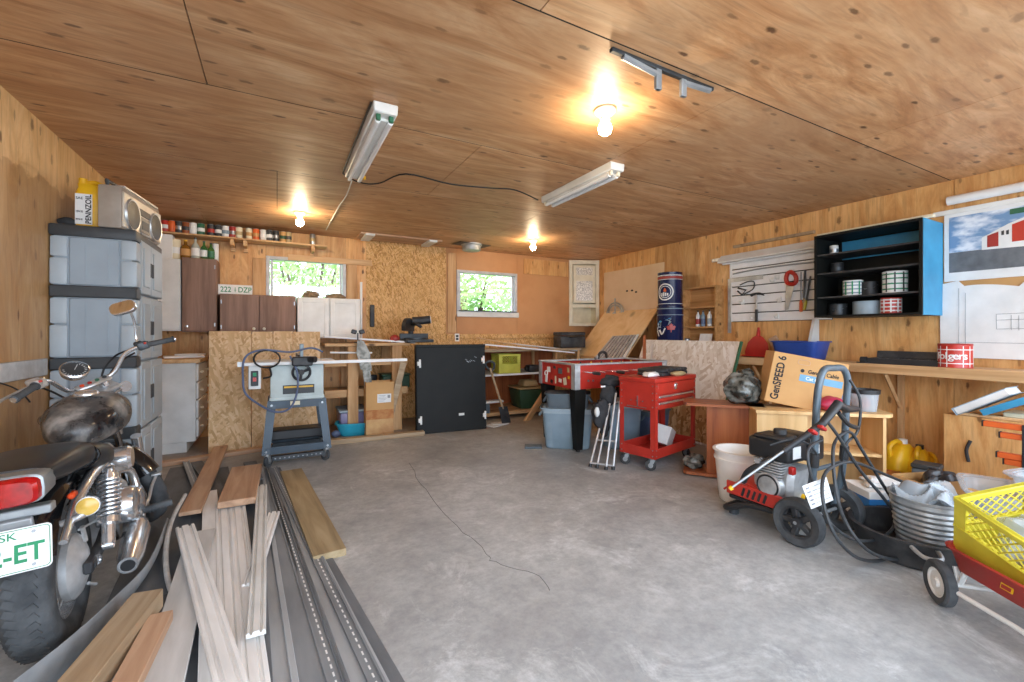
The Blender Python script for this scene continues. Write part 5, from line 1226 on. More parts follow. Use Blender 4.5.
mb = MB(); mb.b2((0, -.02, 0), (.06, .0, H_), m=m, bv=.003); mb.b2((FL-.06, -.02, 0), (FL, 0, H_), m=m, bv=.003); mb.b2((.06, -.02, H_-.07), (FL-.06, 0, H_), m=m); mb.b2((.06, -.02, zsh-.03), (FL-.06, 0, zsh+.03), m=m); mb.b2((.06, -.02, 0), (FL-.06, 0, .05), m=m)
part(mb, 'face_frame', 'cream', t)
z0, z1 = zsh+.05, H_-.09; zm = z0+(z1-z0)*.66
mb = MB()
for (a, b, c, e) in ((.07, .12, z0, z1), (FL-.12, FL-.07, z0, z1), (.12, FL-.12, z0, z0+.04), (.12, FL-.12, z1-.04, z1), (.12, FL-.12, zm-.05, zm+.05)): mb.b2((a, -.034, c), (b, -.021, e), m=m)
dr_ = part(mb, 'door', 'cream', t)
t_ = NT('patterned_glass'); f_ = t_.noise(60, None, 4); M['pat_glass'] = t_.fin(t_.ramp(f_, [(.4, '#efe9da'), (.6, '#a9a294')]), .2)
for (a, b) in ((z0+.04, zm-.05), (zm+.05, z1-.04)):
    mb = MB(); mb.b2((.12, -.03, a), (FL-.12, -.025, b), m=m); part(mb, 'door_pane', 'pat_glass', dr_)
# ================================================================== RIGHT WALL: LONG SHELF AND WHAT HANGS ABOVE IT
SZ = .93
t = thing('wall_bench', 'long narrow timber bench top along the right wall', 'workbench', (4.68, 2.3, 0))
mb = MB(); mb.b2((-.18, -2.2, SZ-.035), (.185, 2.0, SZ), bv=.003); part(mb, 'bench_top', 'fir_y', t)
mb = MB(); mb.b2((-.20, -2.2, SZ-.075), (-.161, 2.0, SZ+.004), bv=.003); part(mb, 'front_rail', 'fir_y', t, 'front edge timber')
for y in (-2.0, -.55, .62, 1.9):
    mb = MB(); mb.b2((.13, y-.02, 0), (.175, y+.02, SZ-.036), bv=.003); mb.tube([(.15, y, SZ-.4), (-.14, y, SZ-.08)], .016, 4); part(mb, 'leg', 'fir_z', t)
# corner bench under the leaning plywood
t = thing('workbench', 'timber bench in the back right corner under the leaning plywood sheet', 'workbench', (4.50, 5.05, 0))
mb = MB(); mb.b2((-.40, -.72, .80), (.365, .72, .835), bv=.003); part(mb, 'bench_top', 'fir_y', t)
for y in (-.66, .66):
    mb = MB(); mb.b2((-.38, y-.03, 0), (-.33, y+.03, .799), bv=.003); part(mb, 'leg', 'fir_z', t)
    mb = MB(); mb.b2((.31, y-.03, 0), (.36, y+.03, .799), bv=.003); part(mb, 'leg', 'fir_z', t)
# leaning plywood sheet
P0 = Vector((4.20, 5.0, .842)); up = Vector((.62, 0, .70)).normalized(); nn = Vector((-up.z, 0, up.x))
c = [pP(x, y, P0, nn) for x, y in ((579, 352), (627, 361), (655, 309), (603.5, 311))]
y0 = (c[0].y+c[3].y)/2; y1 = (c[1].y+c[2].y)/2
LN = (c[2]-c[1]).length*.5+(c[3]-c[0]).length*.5
mb = MB(); m = Matrix((up, Vector((0, 1, 0)), nn*-1)).transposed().to_4x4(); m.translation = Vector((P0.x, 0, P0.z+.0))
mb.b2((0, min(y0, y1), 0), (LN, max(y0, y1), .012), m=m); solo(mb, 'plywood_sheet', wood('plain_plywood', '#efd0a2', '#e4c08c', '#d2a972', 0, .35), 'clean plywood sheet leaning back over the corner bench behind the red games table', 'plywood')
# ribbed aluminium plate leaning on it
c = [pP(x, y, P0+nn*.03, nn) for x, y in ((594, 359), (622, 359), (637, 335), (613, 336.5))]
mb = MB(); k0 = 8
for k in range(k0):
    a0, a1 = c[0].lerp(c[1], k/k0), c[0].lerp(c[1], (k+.62)/k0); b0, b1 = c[3].lerp(c[2], k/k0), c[3].lerp(c[2], (k+.62)/k0)
    f = nn*.012; mb.ringloft([[a0, a1, a1+f, a0+f], [b0, b1, b1+f, b0+f]])
mb.mi = 2; f = nn*-.006; mb.ringloft([[c[0], c[1], c[1]+f, c[0]+f], [c[3], c[2], c[2]+f, c[3]+f]]); mb.mi = 1
g = nn*.014; mb.ringloft([[c[1], c[1]+(c[1]-c[0])*.08, c[1]+(c[1]-c[0])*.08+g, c[1]+g], [c[2], c[2]+(c[2]-c[3])*.08, c[2]+(c[2]-c[3])*.08+g, c[2]+g]])
solo(mb, 'ribbed_plate', ['alu', 'white_dirty', 'backing'], 'ribbed aluminium plate leaning on the clean plywood sheet', 'metal plate')
# beige sheet and round guard on the wall
a, b = pX(604, 270, XR-.01), pX(664, 265.5, XR-.01); zb_ = pX(605, 316, XR-.01).z
mb = MB(); mb.b2((-.004, b.y, zb_), (.004, a.y, (a.z+b.z)/2)); solo(mb, 'beige_panel', 'beige', 'large plain beige panel fixed to the right wall above the leaning plywood', 'panel', (XR-.0055, 0, 0))
for k, (px, py) in enumerate(((627, 291), (632, 290.5), (636, 292))):
    v = pX(px, py, XR-.011); mb = MB(); mb.ell((0, 0, 0), (.003, .025, .014)); solo(mb, 'dark_spot', 'ink', 'dark dried splash on the beige panel, %s of three' % ('left', 'middle', 'right')[k], 'stain', v, group='splashes on the beige panel')
v = pX(615, 312, XR-.06); t = thing('round_guard', 'round wire fan guard standing on top of the leaning plywood against the beige panel', 'guard', (XR-.06, v.y, v.z-.05))
mb = MB(); ra, rb = .20, .165
for r_ in (ra, rb): mb.tube([(0, r_*math.cos(2*PI*k/40), r_*math.sin(2*PI*k/40)) for k in range(40)], .012, 6, True)
part(mb, 'rim', 'galv', t)
mb = MB()
for k in range(5): a = 2*PI*k/5+PI/2; mb.tube([(0, .03*math.cos(a), .03*math.sin(a)), (0, ra*math.cos(a), ra*math.sin(a))], .010, 6)
mb.cyl((-.02, 0, 0), (.01, 0, 0), .05, n=20); mb.tube([(0, 0, .16), (0, 0, .27)], .012, 6); part(mb, 'spokes', 'galv', t)
# stacked sports-team waste bins
def wastebin(name, label, z, h, r, y):
    t = thing(name, label, 'bin', (4.62, y, z), (0, 0, 0), 'navy tin bins stacked on the right bench')
    mb = MB(); mb.lathe([(0, 0), (r*.97, 0), (r, .01), (r, h-.02), (r*1.02, h-.01), (r*1.01, h), (r*.95, h), (r*.95, h-.02), (0, h-.02)], 40); part(mb, 'body', 'navy', t)
    return t
yb_ = pX(670, 300, 4.62).y; zj = pX(668, 305.5, 4.46).z; ztop = pX(670, 271, 4.46).z; br = .155
lowb = wastebin('waste_bin', 'lower navy tin bin with a blue bird emblem and red maple leaf', SZ+.001, zj-SZ-.002, br+.012, yb_)
upb = wastebin('waste_bin', 'upper navy tin bin with a round oil drop emblem and white stripes', zj, ztop-zj, br, yb_)
hU, hL = ztop-zj, zj-SZ
def band(t, r, z0, z1, mat, name): mb = MB(); mb.lathec([(r+.0006, z0), (r+.0018, z0), (r+.0018, z1), (r+.0006, z1)], 40); part(mb, name, mat, t)
for (a, b, mt) in ((.90, .915, 'paper'), (.80, .875, 'red_dusty'), (.885, .895, 'paper'), (.775, .79, 'paper'), (.055, .07, 'paper')): band(upb, br, hU*a, hU*b, mt, 'stripe')
for (a, b, mt) in ((.93, .95, 'tote'), (.80, .815, 'tote')): band(lowb, br+.012, hL*a, hL*b, mt, 'stripe')
def wrap(mb, poly, r, a0, z0, lift=.002):
    """flat emblem bent round a bin; poly in metres (u along the rim, v up)"""
    n = len(poly); vs = []
    for rr in (r+.0004, r+lift):
        for (u, v) in poly: a = a0 + u/r; vs.append((rr*math.cos(a), rr*math.sin(a), z0+v))
    mb.add(vs, [tuple(range(n-1, -1, -1)), tuple(range(n, 2*n))] + [(k, (k+1) % n, n+(k+1) % n, n+k) for k in range(n)])
def annulus(mb, r, a0, z0, ro, ri, lift=.002, n=36):
    for k in range(n):
        p, q = 2*PI*k/n, 2*PI*(k+1)/n
        wrap(mb, [(ro*math.cos(p), ro*math.sin(p)), (ro*math.cos(q), ro*math.sin(q)), (ri*math.cos(q), ri*math.sin(q)), (ri*math.cos(p), ri*math.sin(p))], r, a0, z0, lift)
FA = PI+math.atan2(yb_, 4.62)-.42
z_ = hU*.41; mb = MB(); annulus(mb, br, FA, z_, .112, .095); annulus(mb, br, FA, z_, .080, .072)
part(mb, 'emblem_ring', 'paper', upb)
mb = MB(); drop = [(0, .072), (.018, .040), (.026, .018), (.020, 0), (0, -.006), (-.020, 0), (-.026, .018), (-.018, .040)]
wrap(mb, [(x*.8, y*.7+.005) for x, y in drop], br, FA, z_, .003); part(mb, 'emblem_drop', 'orange', upb)
mb = MB()
for k, (h0, h1) in enumerate(((-.055, -.012), (-.058, -.004), (-.055, -.010), (-.05, -.016))):
    x = -.042+.026*k; wrap(mb, [(x-.009, h0), (x+.009, h0), (x+.009, h1), (x-.009, h1)], br, FA, z_, .003)
part(mb, 'emblem_letters', 'paper', upb)
zl_ = pX(662, 328, 4.47).z-SZ; rl = br+.012; FB = PI+math.atan2(yb_, 4.62)-.42
mb = MB(); wrap(mb, [(-.125, -.04), (-.06, -.03), (0, -.015), (.05, .01), (.09, .05), (.065, .06), (.09, .085), (.02, .075), (-.05, .05), (-.10, .035), (-.13, .02), (-.10, .0)], rl, FB, zl_+.03, .002); part(mb, 'emblem_head', 'tote_lid', lowb)
mb = MB(); wrap(mb, [(-.12, .028), (-.05, .05), (.02, .075), (.09, .09), (.07, .10), (.10, .12), (.0, .098), (-.07, .065)], rl, FB, zl_+.03, .0025); part(mb, 'emblem_crest', 'blue_paint', lowb)
mb = MB()
for pl in ([(-.13, -.02), (-.06, -.055), (-.03, -.12), (-.05, -.12), (-.09, -.07), (-.14, -.05)], [(-.15, -.06), (-.11, -.08), (-.08, -.14), (-.10, -.14), (-.13, -.09), (-.16, -.08)], [(.02, -.035), (-.02, -.11), (-.04, -.115), (-.0, -.03)]): wrap(mb, pl, rl, FB, zl_+.03, .0022)
part(mb, 'emblem_feathers', 'paper', lowb)
leaf = [(0, .06), (.012, .038), (.024, .045), (.020, .018), (.040, .030), (.045, .018), (.058, .015), (.040, -.010), (.044, -.022), (.006, -.026), (.004, -.055), (-.004, -.055), (-.006, -.026), (-.044, -.022), (-.040, -.010), (-.058, .015), (-.045, .018), (-.040, .030), (-.020, .018), (-.024, .045), (-.012, .038)]
mb = MB(); wrap(mb, [(x*1.05, y*1.05) for x, y in leaf], rl, FB+.50, zl_+.0, .0035); part(mb, 'emblem_leaf', 'red', lowb)
# wooden rack with three shelves
RX = 4.72; y0, y1 = pX(716, 300, RX).y, pX(682, 300, RX).y; zt_ = 1.785; w = y1-y0
t = thing('wall_rack', 'small open wooden rack with three shelves between the navy bins and the slatted panel', 'rack', (XR-.001, (y0+y1)/2, 1.0))
H_ = zt_-1.0; D_ = XR-RX
mb = MB(); mb.b2((-D_, -w/2, 0), (0, -w/2+.02, H_)); mb.b2((-D_, w/2-.02, 0), (0, w/2, H_)); mb.b2((-D_, -w/2+.02, H_-.02), (0, w/2-.02, H_)); part(mb, 'frame', 'rackwood', t)
mb = MB(); mb.b2((-.012, -w/2+.02, 0), (-.001, w/2-.02, H_-.02)); part(mb, 'back', 'rackwood', t)
zsh = []
for py in (306.5, 326.5): z = pX(700, py, RX).z-1.0; zsh.append(z); mb = MB(); mb.b2((-D_, -w/2+.02, z-.02), (-.012, w/2-.02, z)); part(mb, 'shelf', 'rackwood', t)
mb = MB(); mb.b2((-D_, -w/2+.02, 0), (-.012, w/2-.02, .02)); part(mb, 'shelf', 'rackwood', t)
for k, px in enumerate((697.5, 702.5, 709)):
    y = pX(px, 320, RX+.05).y; tt_ = thing('caulk_bottle', ('white and red bottle, left of three on the middle rack shelf', 'silver and blue bottle, middle of three on the middle rack shelf', 'white bottle, right of three on the middle rack shelf')[k], 'bottle', (RX+.06, y, 1.0+zsh[1]+.001), (0, 0, 0), 'bottles on the wooden rack')
    mb = MB(); mb.lathe([(0, 0), (.026, 0), (.028, .004), (.028, .14), (.012, .165), (.010, .185), (0, .185)], 16); part(mb, 'body', ('paper', 'tote', 'white_plastic')[k], tt_)
    mb = MB(); mb.lathe([(.026, .03), (.0288, .03), (.0288, .10), (.026, .10)], 16); part(mb, 'label_band', ('red_dusty', 'cable_blue', 'tote_lid')[k], tt_)
    mb = MB(); mb.lathe([(0, .185), (.011, .185), (.008, .205), (0, .206)], 12); part(mb, 'cap', 'dark_resin', tt_)
can('tin_can', RX+.06, pX(686.5, 335, RX+.05).y, 1.0+.021, .04, .10, 'silver_tin', 'tan_plastic', 'small tin on the lowest shelf of the wooden rack', None)
mb = MB(); mb.b2((0, -.09, 0), (.003, .09, .17)); solo(mb, 'note_paper', 'pale_board', 'curled note paper leaning in the lowest bay of the wooden rack', 'paper', (RX+.02, pX(703, 335, RX).y, 1.022), (0, 14, 0))
# carpenter's square
sqx = XR-.03; a, b, c_ = pX(729.5, 333, sqx), pX(729.5, 279, sqx), pX(763, 276, sqx)
mb = MB(); mb.b2((-.002, b.y-.022, a.z), (.002, b.y+.022, b.z)); mb.b2((-.002, c_.y, b.z-.045), (.002, b.y-.0221, b.z)); solo(mb, 'carpenter_square', 'galv', 'long grey metal carpenter square hung at the left edge of the slatted panel', 'square', (sqx, 0, 0))
# slatted tool panel
ya, yb2 = pX(731.5, 290, 4.845).y, 2.30; z0, z1 = pX(731.5, 322, 4.845).z, pX(731.5, 264, 4.845).z+.03
t = thing('slat_panel', 'white slatted tool panel on the right wall left of the black shelf', 'tool panel', (XR-.001, (ya+yb2)/2, z0)); wv = ya-yb2; hv = z1-z0
mb = MB(); mb.b2((-.012, -wv/2, 0), (0, wv/2, hv)); part(mb, 'backing', 'dark_metal', t)
for k in range(7):
    mb = MB(); mb.b2((-.026, -wv/2, k*hv/7+.005), (-.0125, wv/2, (k+1)*hv/7-.006), bv=.003); part(mb, 'slat', 'slat_white', t)
mb = MB(); mb.b2((-.03, wv/2, 0), (0, wv/2+.02, hv)); part(mb, 'edge_strip', 'white', t)
tx = XR-.045
def wp(px, py, x=None): v = pX(px, py, x or tx); return v
mb = MB(); mb.tube(cr([wp(733, 274), wp(752, 270), wp(775, 266.5), wp(800, 263.5), wp(814, 262)], 5), .008, 6); solo(mb, 'thin_rod', 'steel', 'long thin bent rod lying across the top of the slatted panel', 'rod')
# hammer
a, b = wp(757, 322), wp(759, 294); t = thing('hammer', 'claw hammer with dark grip hanging on the slatted panel', 'hammer', (tx-.01, a.y, a.z)); L_ = b.z-a.z
mb = MB(); mb.tube([(0, 0, L_*.42), (0, 0, L_)], .010, 8); part(mb, 'shaft', 'chrome_dull', t)
mb = MB(); mb.tube([(0, 0, 0), (0, 0, L_*.1), (0, 0, L_*.45)], [.017, .014, .015], 8); part(mb, 'grip', 'black', t)
mb = MB(); mb.tube([(0, .065, L_-.01), (0, .045, L_)], [.018, .016], 10); mb.tube(cr([(0, .045, L_), (0, 0, L_+.005), (0, -.05, L_+.0), (0, -.09, L_-.02)], 4), [.014]*8+[.012, .011, .009, .007, .005], 8); part(mb, 'head', 'dark_metal', t)
# hand saw
t = thing('hand_saw', 'hand saw with red handle hanging blade down on the slatted panel', 'saw', (0, 0, 0))
mb = MB(); P = [wp(x, y) for x, y in ((786.5, 283), (795, 283.5), (788.5, 309.5), (784.8, 310.5))]; mb.ringloft([[p+Vector((-.001, 0, 0)) for p in P], [p+Vector((.001, 0, 0)) for p in P]]); part(mb, 'blade', 'silver_tin', t)
mb = MB(); mb.tube(cr([wp(787.5, 283), wp(786.3, 277), wp(789.5, 272), wp(795, 275), wp(796.3, 281), wp(793, 284)], 5, True), .022, 8, True); part(mb, 'handle', 'red', t, 'red handle')
# coping saw like bow, bar, chisels, files
mb = MB(); mb.tube(cr([wp(740, 285), wp(748, 281.5), wp(754, 282), wp(753, 289), wp(744, 294)], 5), .007, 6); mb.tube([wp(737.5, 291), wp(742, 295), wp(746, 290), wp(738, 288)], .010, 6); solo(mb, 'coping_saw', 'dark_metal', 'dark bow frame of a coping saw hanging at left on the slatted panel', 'saw')
for (p0, p1, r_, mat, nm, lab, hm) in (((801, 272), (801, 300), .010, 'steel', 'file', 'long dark file with orange handle hanging at right on the slatted panel', 'orange'), ((805, 270), (804.5, 298), .022, 'silver_tin', 'trowel', 'broad pale trowel blade hanging at right on the slatted panel', 'tan_plastic'), ((810.5, 276), (806, 300), .018, 'silver_tin', 'chisel', 'wide chisel with olive handle hanging slantwise at right on the slatted panel', 'lime_crate')):
    t = thing(nm, lab, nm, (0, 0, 0)); A, B = wp(*p0), wp(*p1); d = B-A
    mb = MB(); mb.tube([A, B], [r_*.5, r_], 4); part(mb, 'blade', mat, t)
    mb = MB(); mb.tube([B, B+d*.12, B+d*.42], [.010, .016, .015], 8); part(mb, 'handle', hm, t)
for k, (px, py) in enumerate(((772, 280), (777, 277), (742, 302), (779, 300), (752, 317), (776, 316))):
    v = wp(px, py); mb = MB(); mb.b2((-.004, -.02, -.03), (.008, .02, .03), bv=.003); mb.tube([(-.004, 0, -.01), (-.035, 0, -.02), (-.05, 0, .01)], .006, 6)
    solo(mb, 'panel_hook', 'white', 'white hook on the slatted panel, %s of six' % ordw[k], 'hook', (XR-.036, v.y, v.z), group='hooks on the slatted panel')
# white strip light above the slatted panel
a, b = pX(726, 261, 4.80), pX(814, 243, 4.80)
t = thing('strip_light', 'long white wall light housing above the slatted panel', 'light', (XR-.001, (a.y+b.y)/2, (a.z+b.z)/2))
L_ = a.y-b.y+.15; mb = MB(); mb.ringloft([[(x, s_*L_/2, z) for x, z in ((0, .05), (-.06, .05), (-.13, -.03), (-.13, -.045), (0, -.045))] for s_ in (-1, 1)]); part(mb, 'housing', 'white', t)
mb = MB(); mb.cyl((-.065, -L_/2+.03, -.055), (-.065, L_/2-.03, -.055), .013, n=10); part(mb, 'tube', 'tube', t)
mb = MB(); mb.b2((-.02, L_/2, -.0), (0, L_/2+.16, .04)); part(mb, 'end_bracket', 'alu', t)
mb = MB(); mb.b2((-.03, -.45, 0), (0, .45, .03)); v = pX(770, 243, 4.84); solo(mb, 'dark_bar', 'old_wood', 'dark wooden bar on the wall just above the white strip light', 'bar', (XR-.001, v.y, v.z+.02))
# black paint shelf with blue side
fx, y0, y1, z0, z1 = 4.47, 1.487, 2.271, 1.342, 2.11; D_ = XR-.001-fx
t = thing('paint_shelf', 'black open wall shelf with blue side holding paint cans', 'shelf', (fx, (y0+y1)/2, z0)); w = y1-y0; H_ = z1-z0
mb = MB(); mb.b2((0, w/2-.02, 0), (D_, w/2, H_)); mb.b2((0, -w/2+.02, 0), (D_, w/2-.02, .02)); mb.b2((0, -w/2+.02, H_-.02), (D_, w/2-.02, H_)); mb.b2((0, -w/2, 0), (.02, -w/2+.0199, H_)); mb.b2((D_-.012, -w/2+.02, .02), (D_, w/2-.02, H_-.02)); part(mb, 'case', 'black_paint', t)
mb = MB(); mb.b2((.0205, -w/2-.002, 0), (D_, -w/2+.018, H_), bv=.002); part(mb, 'side_panel', 'blue_paint', t, 'turquoise blue outer side')
mb = MB(); mb.b2((D_-.02, -w/2+.03, H_*.735), (D_-.0125, w/2-.06, H_-.03)); part(mb, 'blue_back', 'blue_paint', t, 'blue patch of the back')
shz = []
for k, py in enumerate((255.5, 274, 297.5)): z = pX(819, py, fx+.05).z-z0; shz.append(z); mb = MB(); mb.b2((.02, -w/2+.02, z-.014), (D_-.013, w/2-.021, z)); part(mb, 'shelf', 'black_dusty', t)
def paintcan(px, r, h, sh_z, pals, label, plaid=True, dx=.16):
    y = pX(px, 290, fx+dx).y; t2 = thing('paint_can', label, 'paint can', (fx+dx, y, z0+sh_z+.001), (0, 0, 0), 'cans on the black shelf')
    mb = MB(); mb.lathe([(0, 0), (r, 0), (r*1.02, .004), (r, .008), (r, h-.008), (r*1.02, h-.004), (r, h), (r*.8, h-.004), (0, h-.004)], 28); part(mb, 'body', pals[0], t2)
    if plaid:
        mb = MB(); mb.mi = 0
        for z in (.18, .42, .66, .86): mb.lathec([(r+.0005, h*z-.005), (r+.0012, h*z-.005), (r+.0012, h*z+.006), (r+.0005, h*z+.006)], 28)
        part(mb, 'plaid_band', pals[1], t2); mb = MB()
        for k in range(9): a = 2*PI*k/9; mb.box((r*math.cos(a), r*math.sin(a), h/2), (.003, .011, h-.02), rot=(0, 0, math.degrees(a)))
        part(mb, 'plaid_stripe', pals[2], t2)
    mb = MB(); mb.tube([(0, -r, h*.75), (-.6*r, -r*.8, h*.55), (-r*1.06, 0, h*.45), (-.6*r, r*.8, h*.55), (0, r, h*.75)], .0025, 5); part(mb, 'bail', 'silver_tin', t2)
paintcan(853, .075, .14, shz[2], ('paper', 'tote', 'green_ink'), 'wide pale can with blue and green checks on the lower middle black shelf')
paintcan(895, .085, .185, shz[2], ('paper', 'green_ink', 'dark_metal'), 'large white can with green tartan checks on the lower middle black shelf')
paintcan(869, .065, .12, shz[2], ('black_dusty', 'black', 'black'), 'dark can between the two checked cans on the black shelf', False, .20)
paintcan(891, .07, .135, .02, ('red', 'paper', 'paper'), 'red and white checked can on the bottom of the black shelf')
paintcan(868, .11, .12, .02, ('tote_lid', 'tote', 'tote'), 'wide pale grey smeared tin on the bottom of the black shelf', False, .22)
paintcan(838, .075, .11, .02, ('dark_metal', 'black', 'black'), 'dark tin at the left of the bottom black shelf', False, .22)
v = pX(834, 250, fx+.16); can('glass_jar', fx+.16, v.y, z0+shz[0]+.001, .035, .085, 'white_dirty', 'silver_tin', 'small white jar on the top black shelf', None, 'porcelain', 'jar')
v = pX(836, 270, fx+.2); can('tin_can', fx+.22, v.y, z0+shz[1]+.001, .05, .10, 'black_dusty', 'dark_metal', 'dark tin on the upper middle black shelf', None)
mb = MB(); mb.b2((-.02, -.42, 0), (.02, .42, .025), bv=.003); solo(mb, 'pale_stick', 'cream', 'long pale stick lying on top of the black shelf', 'stick', (fx+.08, (y0+y1)/2-.02, z1+.001))
v = pX(812, 320, 4.75); mb = MB(); mb.prism([(0, 0), (.20, .0), (.20, .36), (.13, .36)], .03, TR((0, 0, 0)) @ Matrix.Rotation(PI/2, 4, 'X')); solo(mb, 'shelf_bracket', 'white_dirty', 'white wedge bracket under the left end of the black shelf', 'bracket', (XR-.206, v.y+.02, z0-.365))
# posters
px_ = XR-.012
t = thing('building_poster', 'poster showing a white building with red doors under a blue sky', 'poster', (px_, 1.0, 1.62)); ytop = 1.475
def pbox(mb, y0, y1, z0, z1, x0, x1=None): mb.b2((x0, y1-1.0, z0-1.62), ((x1 if x1 is not None else x0+.002), y0-1.0, z1-1.62))
za, zb3 = pX(950, 218, px_).z, pX(950, 273, px_).z
mb = MB(); pbox(mb, ytop, .55, zb3-.07, za+.05, -.002, .010); part(mb, 'sheet', 'paper', t)
zmid = pX(960, 252, px_).z
t_ = NT('poster_sky'); M['poster_sky'] = t_.fin(t_.ramp(t_.noise(1, t_.mapping((3, 5, 11)), 5), [(.45, '#6f93b8'), (.62, '#dfe6ee')]), .5)
mb = MB(); pbox(mb, ytop-.03, .6, zmid, za, -.004); part(mb, 'sky', 'poster_sky', t, 'blue sky with clouds')
mb = MB(); pbox(mb, ytop-.03, .6, zb3, zmid-.001, -.004); part(mb, 'forecourt', 'slate', t, 'grey forecourt')
yb0 = pX(982, 245, px_).y
def prism_x(mb, poly, x): P = [(y-1.0, z-1.62) for y, z in poly]; mb.ringloft([[(x, y, z) for y, z in P], [(x+.0015, y, z) for y, z in P]])
mb = MB(); prism_x(mb, [(yb0, zmid-.005), (yb0, zmid+.09), (yb0-.14, zmid+.17), (yb0-.40, zmid+.27), (yb0-.40, zmid-.02)], -.0058); bd = part(mb, 'building', 'white', t, 'white building')
for (d0, d1, h0, h1, mt) in ((.03, .09, .01, .10, 'red_dusty'), (.16, .30, .03, .16, 'red'), (.32, .40, .03, .20, 'red')):
    mb = MB(); prism_x(mb, [(yb0-d0, zmid+h0), (yb0-d0, zmid+h1), (yb0-d1, zmid+h1+(d1-d0)*.35), (yb0-d1, zmid+h0)], -.0075); part(mb, 'building_door', mt, bd, 'red door')
mb = MB()
for d in (.105, .13): prism_x(mb, [(yb0-d, zmid+.09), (yb0-d, zmid+.12), (yb0-d-.014, zmid+.125), (yb0-d-.014, zmid+.09)], -.0075)
part(mb, 'building_window', 'dark_metal', bd)
v = pX(1016, 211, px_); mb = MB(); pbox(mb, v.y+.03, v.y-.08, v.z-.02, v.z+.02, -.006); part(mb, 'green_badge', 'green_paint', t)
t = thing('plan_sheet', 'large white drawing sheet with faint plan lines on the wall below the building poster', 'poster', (px_, 1.0, 1.62)); zc_, zd_ = pX(945, 282, px_).z, pX(945, 357, px_).z
def wav(u, v):
    y = 1.50-.95*u; top = zc_ - .02 + .03*math.sin(u*7) - (.05 if .12 < u < .5 else 0)*1.0; z = top + (zd_-top)*v
    return (.004-.006*math.sin(u*9+v*4)**2-.002, y-1.0, z-1.62)
mb = MB(); mb.sheet(wav, 26, 12, .0015); sh_ = part(mb, 'sheet', 'paper', t)
mb = MB()
for (u0, v0, u1, v1) in ((.12, .1, .12, .95), (.16, .1, .16, .95), (.1, .80, .9, .80), (.5, .1, .5, .95), (.34, .40, .9, .40), (.34, .48, .9, .48), (.34, .60, .9, .60), (.34, .4, .34, .6), (.42, .4, .42, .6), (.46, .4, .46, .6)):
    a, b = Vector(wav(u0, v0)), Vector(wav(u1, v1)); mb.tube([a+Vector((-.004, 0, 0)), b+Vector((-.004, 0, 0))], .0012, 4)
part(mb, 'plan_lines', 'grey_ink', sh_)
mb = MB(); v = pX(950, 282, px_+.006); mb.b2((-.001, -.62, -.085), (.001, .02, .085)); solo(mb, 'brown_paper', 'card', 'brown paper strip on the wall between the poster and the plan sheet', 'paper', (XR-.0025, v.y, v.z+.0))
a, b = pX(945, 208, 4.80), pX(1024, 188, 4.80)
mb = MB(); mb.cyl((0, -.35, 0), (0, .35, 0), .035, n=20); solo(mb, 'paper_roll', 'paper', 'thick white paper roll high on the right wall above the building poster', 'roll', (XR-.05, a.y-.36, pX(980, 195, 4.82).z), (0, 0, 0))
mb = MB(); mb.b2((-.02, -.45, -.02), (.0, .45, .02), bv=.003); solo(mb, 'white_rail', 'white', 'white wooden rail directly above the building poster', 'rail', (XR-.002, a.y-.36, pX(980, 207, 4.86).z))
# things standing on the long wall bench
y = pX(955, 355, 4.60).y
t = thing('coffee_can', 'large red coffee can with white lettering on the right wall bench', 'can', (4.60, y, SZ+.001)); r = .098; h = .175
mb = MB(); mb.lathe([(0, 0), (r, 0), (r*1.015, .004), (r, .009), (r, h-.009), (r*1.015, h-.004), (r, h), (0, h)], 36); part(mb, 'body', 'red', t)
mb = MB(); mb.lathe([(0, h), (r*.98, h), (r*1.02, h+.004), (r*.98, h+.010), (0, h+.010)], 36); part(mb, 'lid', 'red_dusty', t)
mb = MB(); a0 = PI+math.atan2(y, 4.6)
for k in range(-4, 5):
    if k: wrap(mb, [(k*.045-.0025, .008), (k*.045+.0025, .008), (k*.045+.0025, h-.008), (k*.045-.0025, h-.008)], r, a0, 0, .0012)
for z in (.035, .14): mb.lathec([(r+.0003, z-.003), (r+.001, z-.003), (r+.001, z+.003), (r+.0003, z+.003)], 36)
part(mb, 'tartan_lines', 'pale_board', t)
# curved lettering: letters placed one by one round the can
wd_ = 'Folgers'
for k, ch in enumerate(wd_):
    a = a0 + (k-4.2)*.27 + .1; text(ch, .075, 'paper', t, ((r+.0015)*math.cos(a), (r+.0015)*math.sin(a), h*.52), (90, 0, math.degrees(a)+90), 'lettering', 1, .0012, .001)
a, b = pX(868, 366, 4.56), pX(941, 362, 4.60)
t = thing('socket_tray', 'long black open tool tray with shiny sockets on the right wall bench', 'tool tray', (4.64, (a.y+b.y)/2, SZ+.001), (0, 0, 4)); w = a.y-b.y
mb = MB(); mb.b2((-.11, -w/2, 0), (.11, w/2, .012)); mb.b2((-.11, -w/2, .012), (-.10, w/2, .05)); mb.b2((.10, -w/2, .012), (.11, w/2, .05)); mb.b2((-.10, -w/2, .012), (.10, -w/2+.01, .05)); mb.b2((-.10, w/2-.01, .012), (.10, w/2, .05)); part(mb, 'tray', 'black', t)
mb = MB(); mb.box((.115, 0, .06), (.012, w, .10), rot=(0, 14, 0), bv=.004); part(mb, 'lid', 'black_dusty', t)
for k in range(12):
    mb = MB(); yk = -w/2+.05+k*(w-.1)/11; mb.lathe([(0, 0), (.013+.004*(k % 3), 0), (.013+.004*(k % 3), .035), (.006, .035), (.006, .02), (0, .02)], 12, TR((-.06+.05*(k % 2), yk, .0125))); part(mb, 'socket', 'chrome', t)
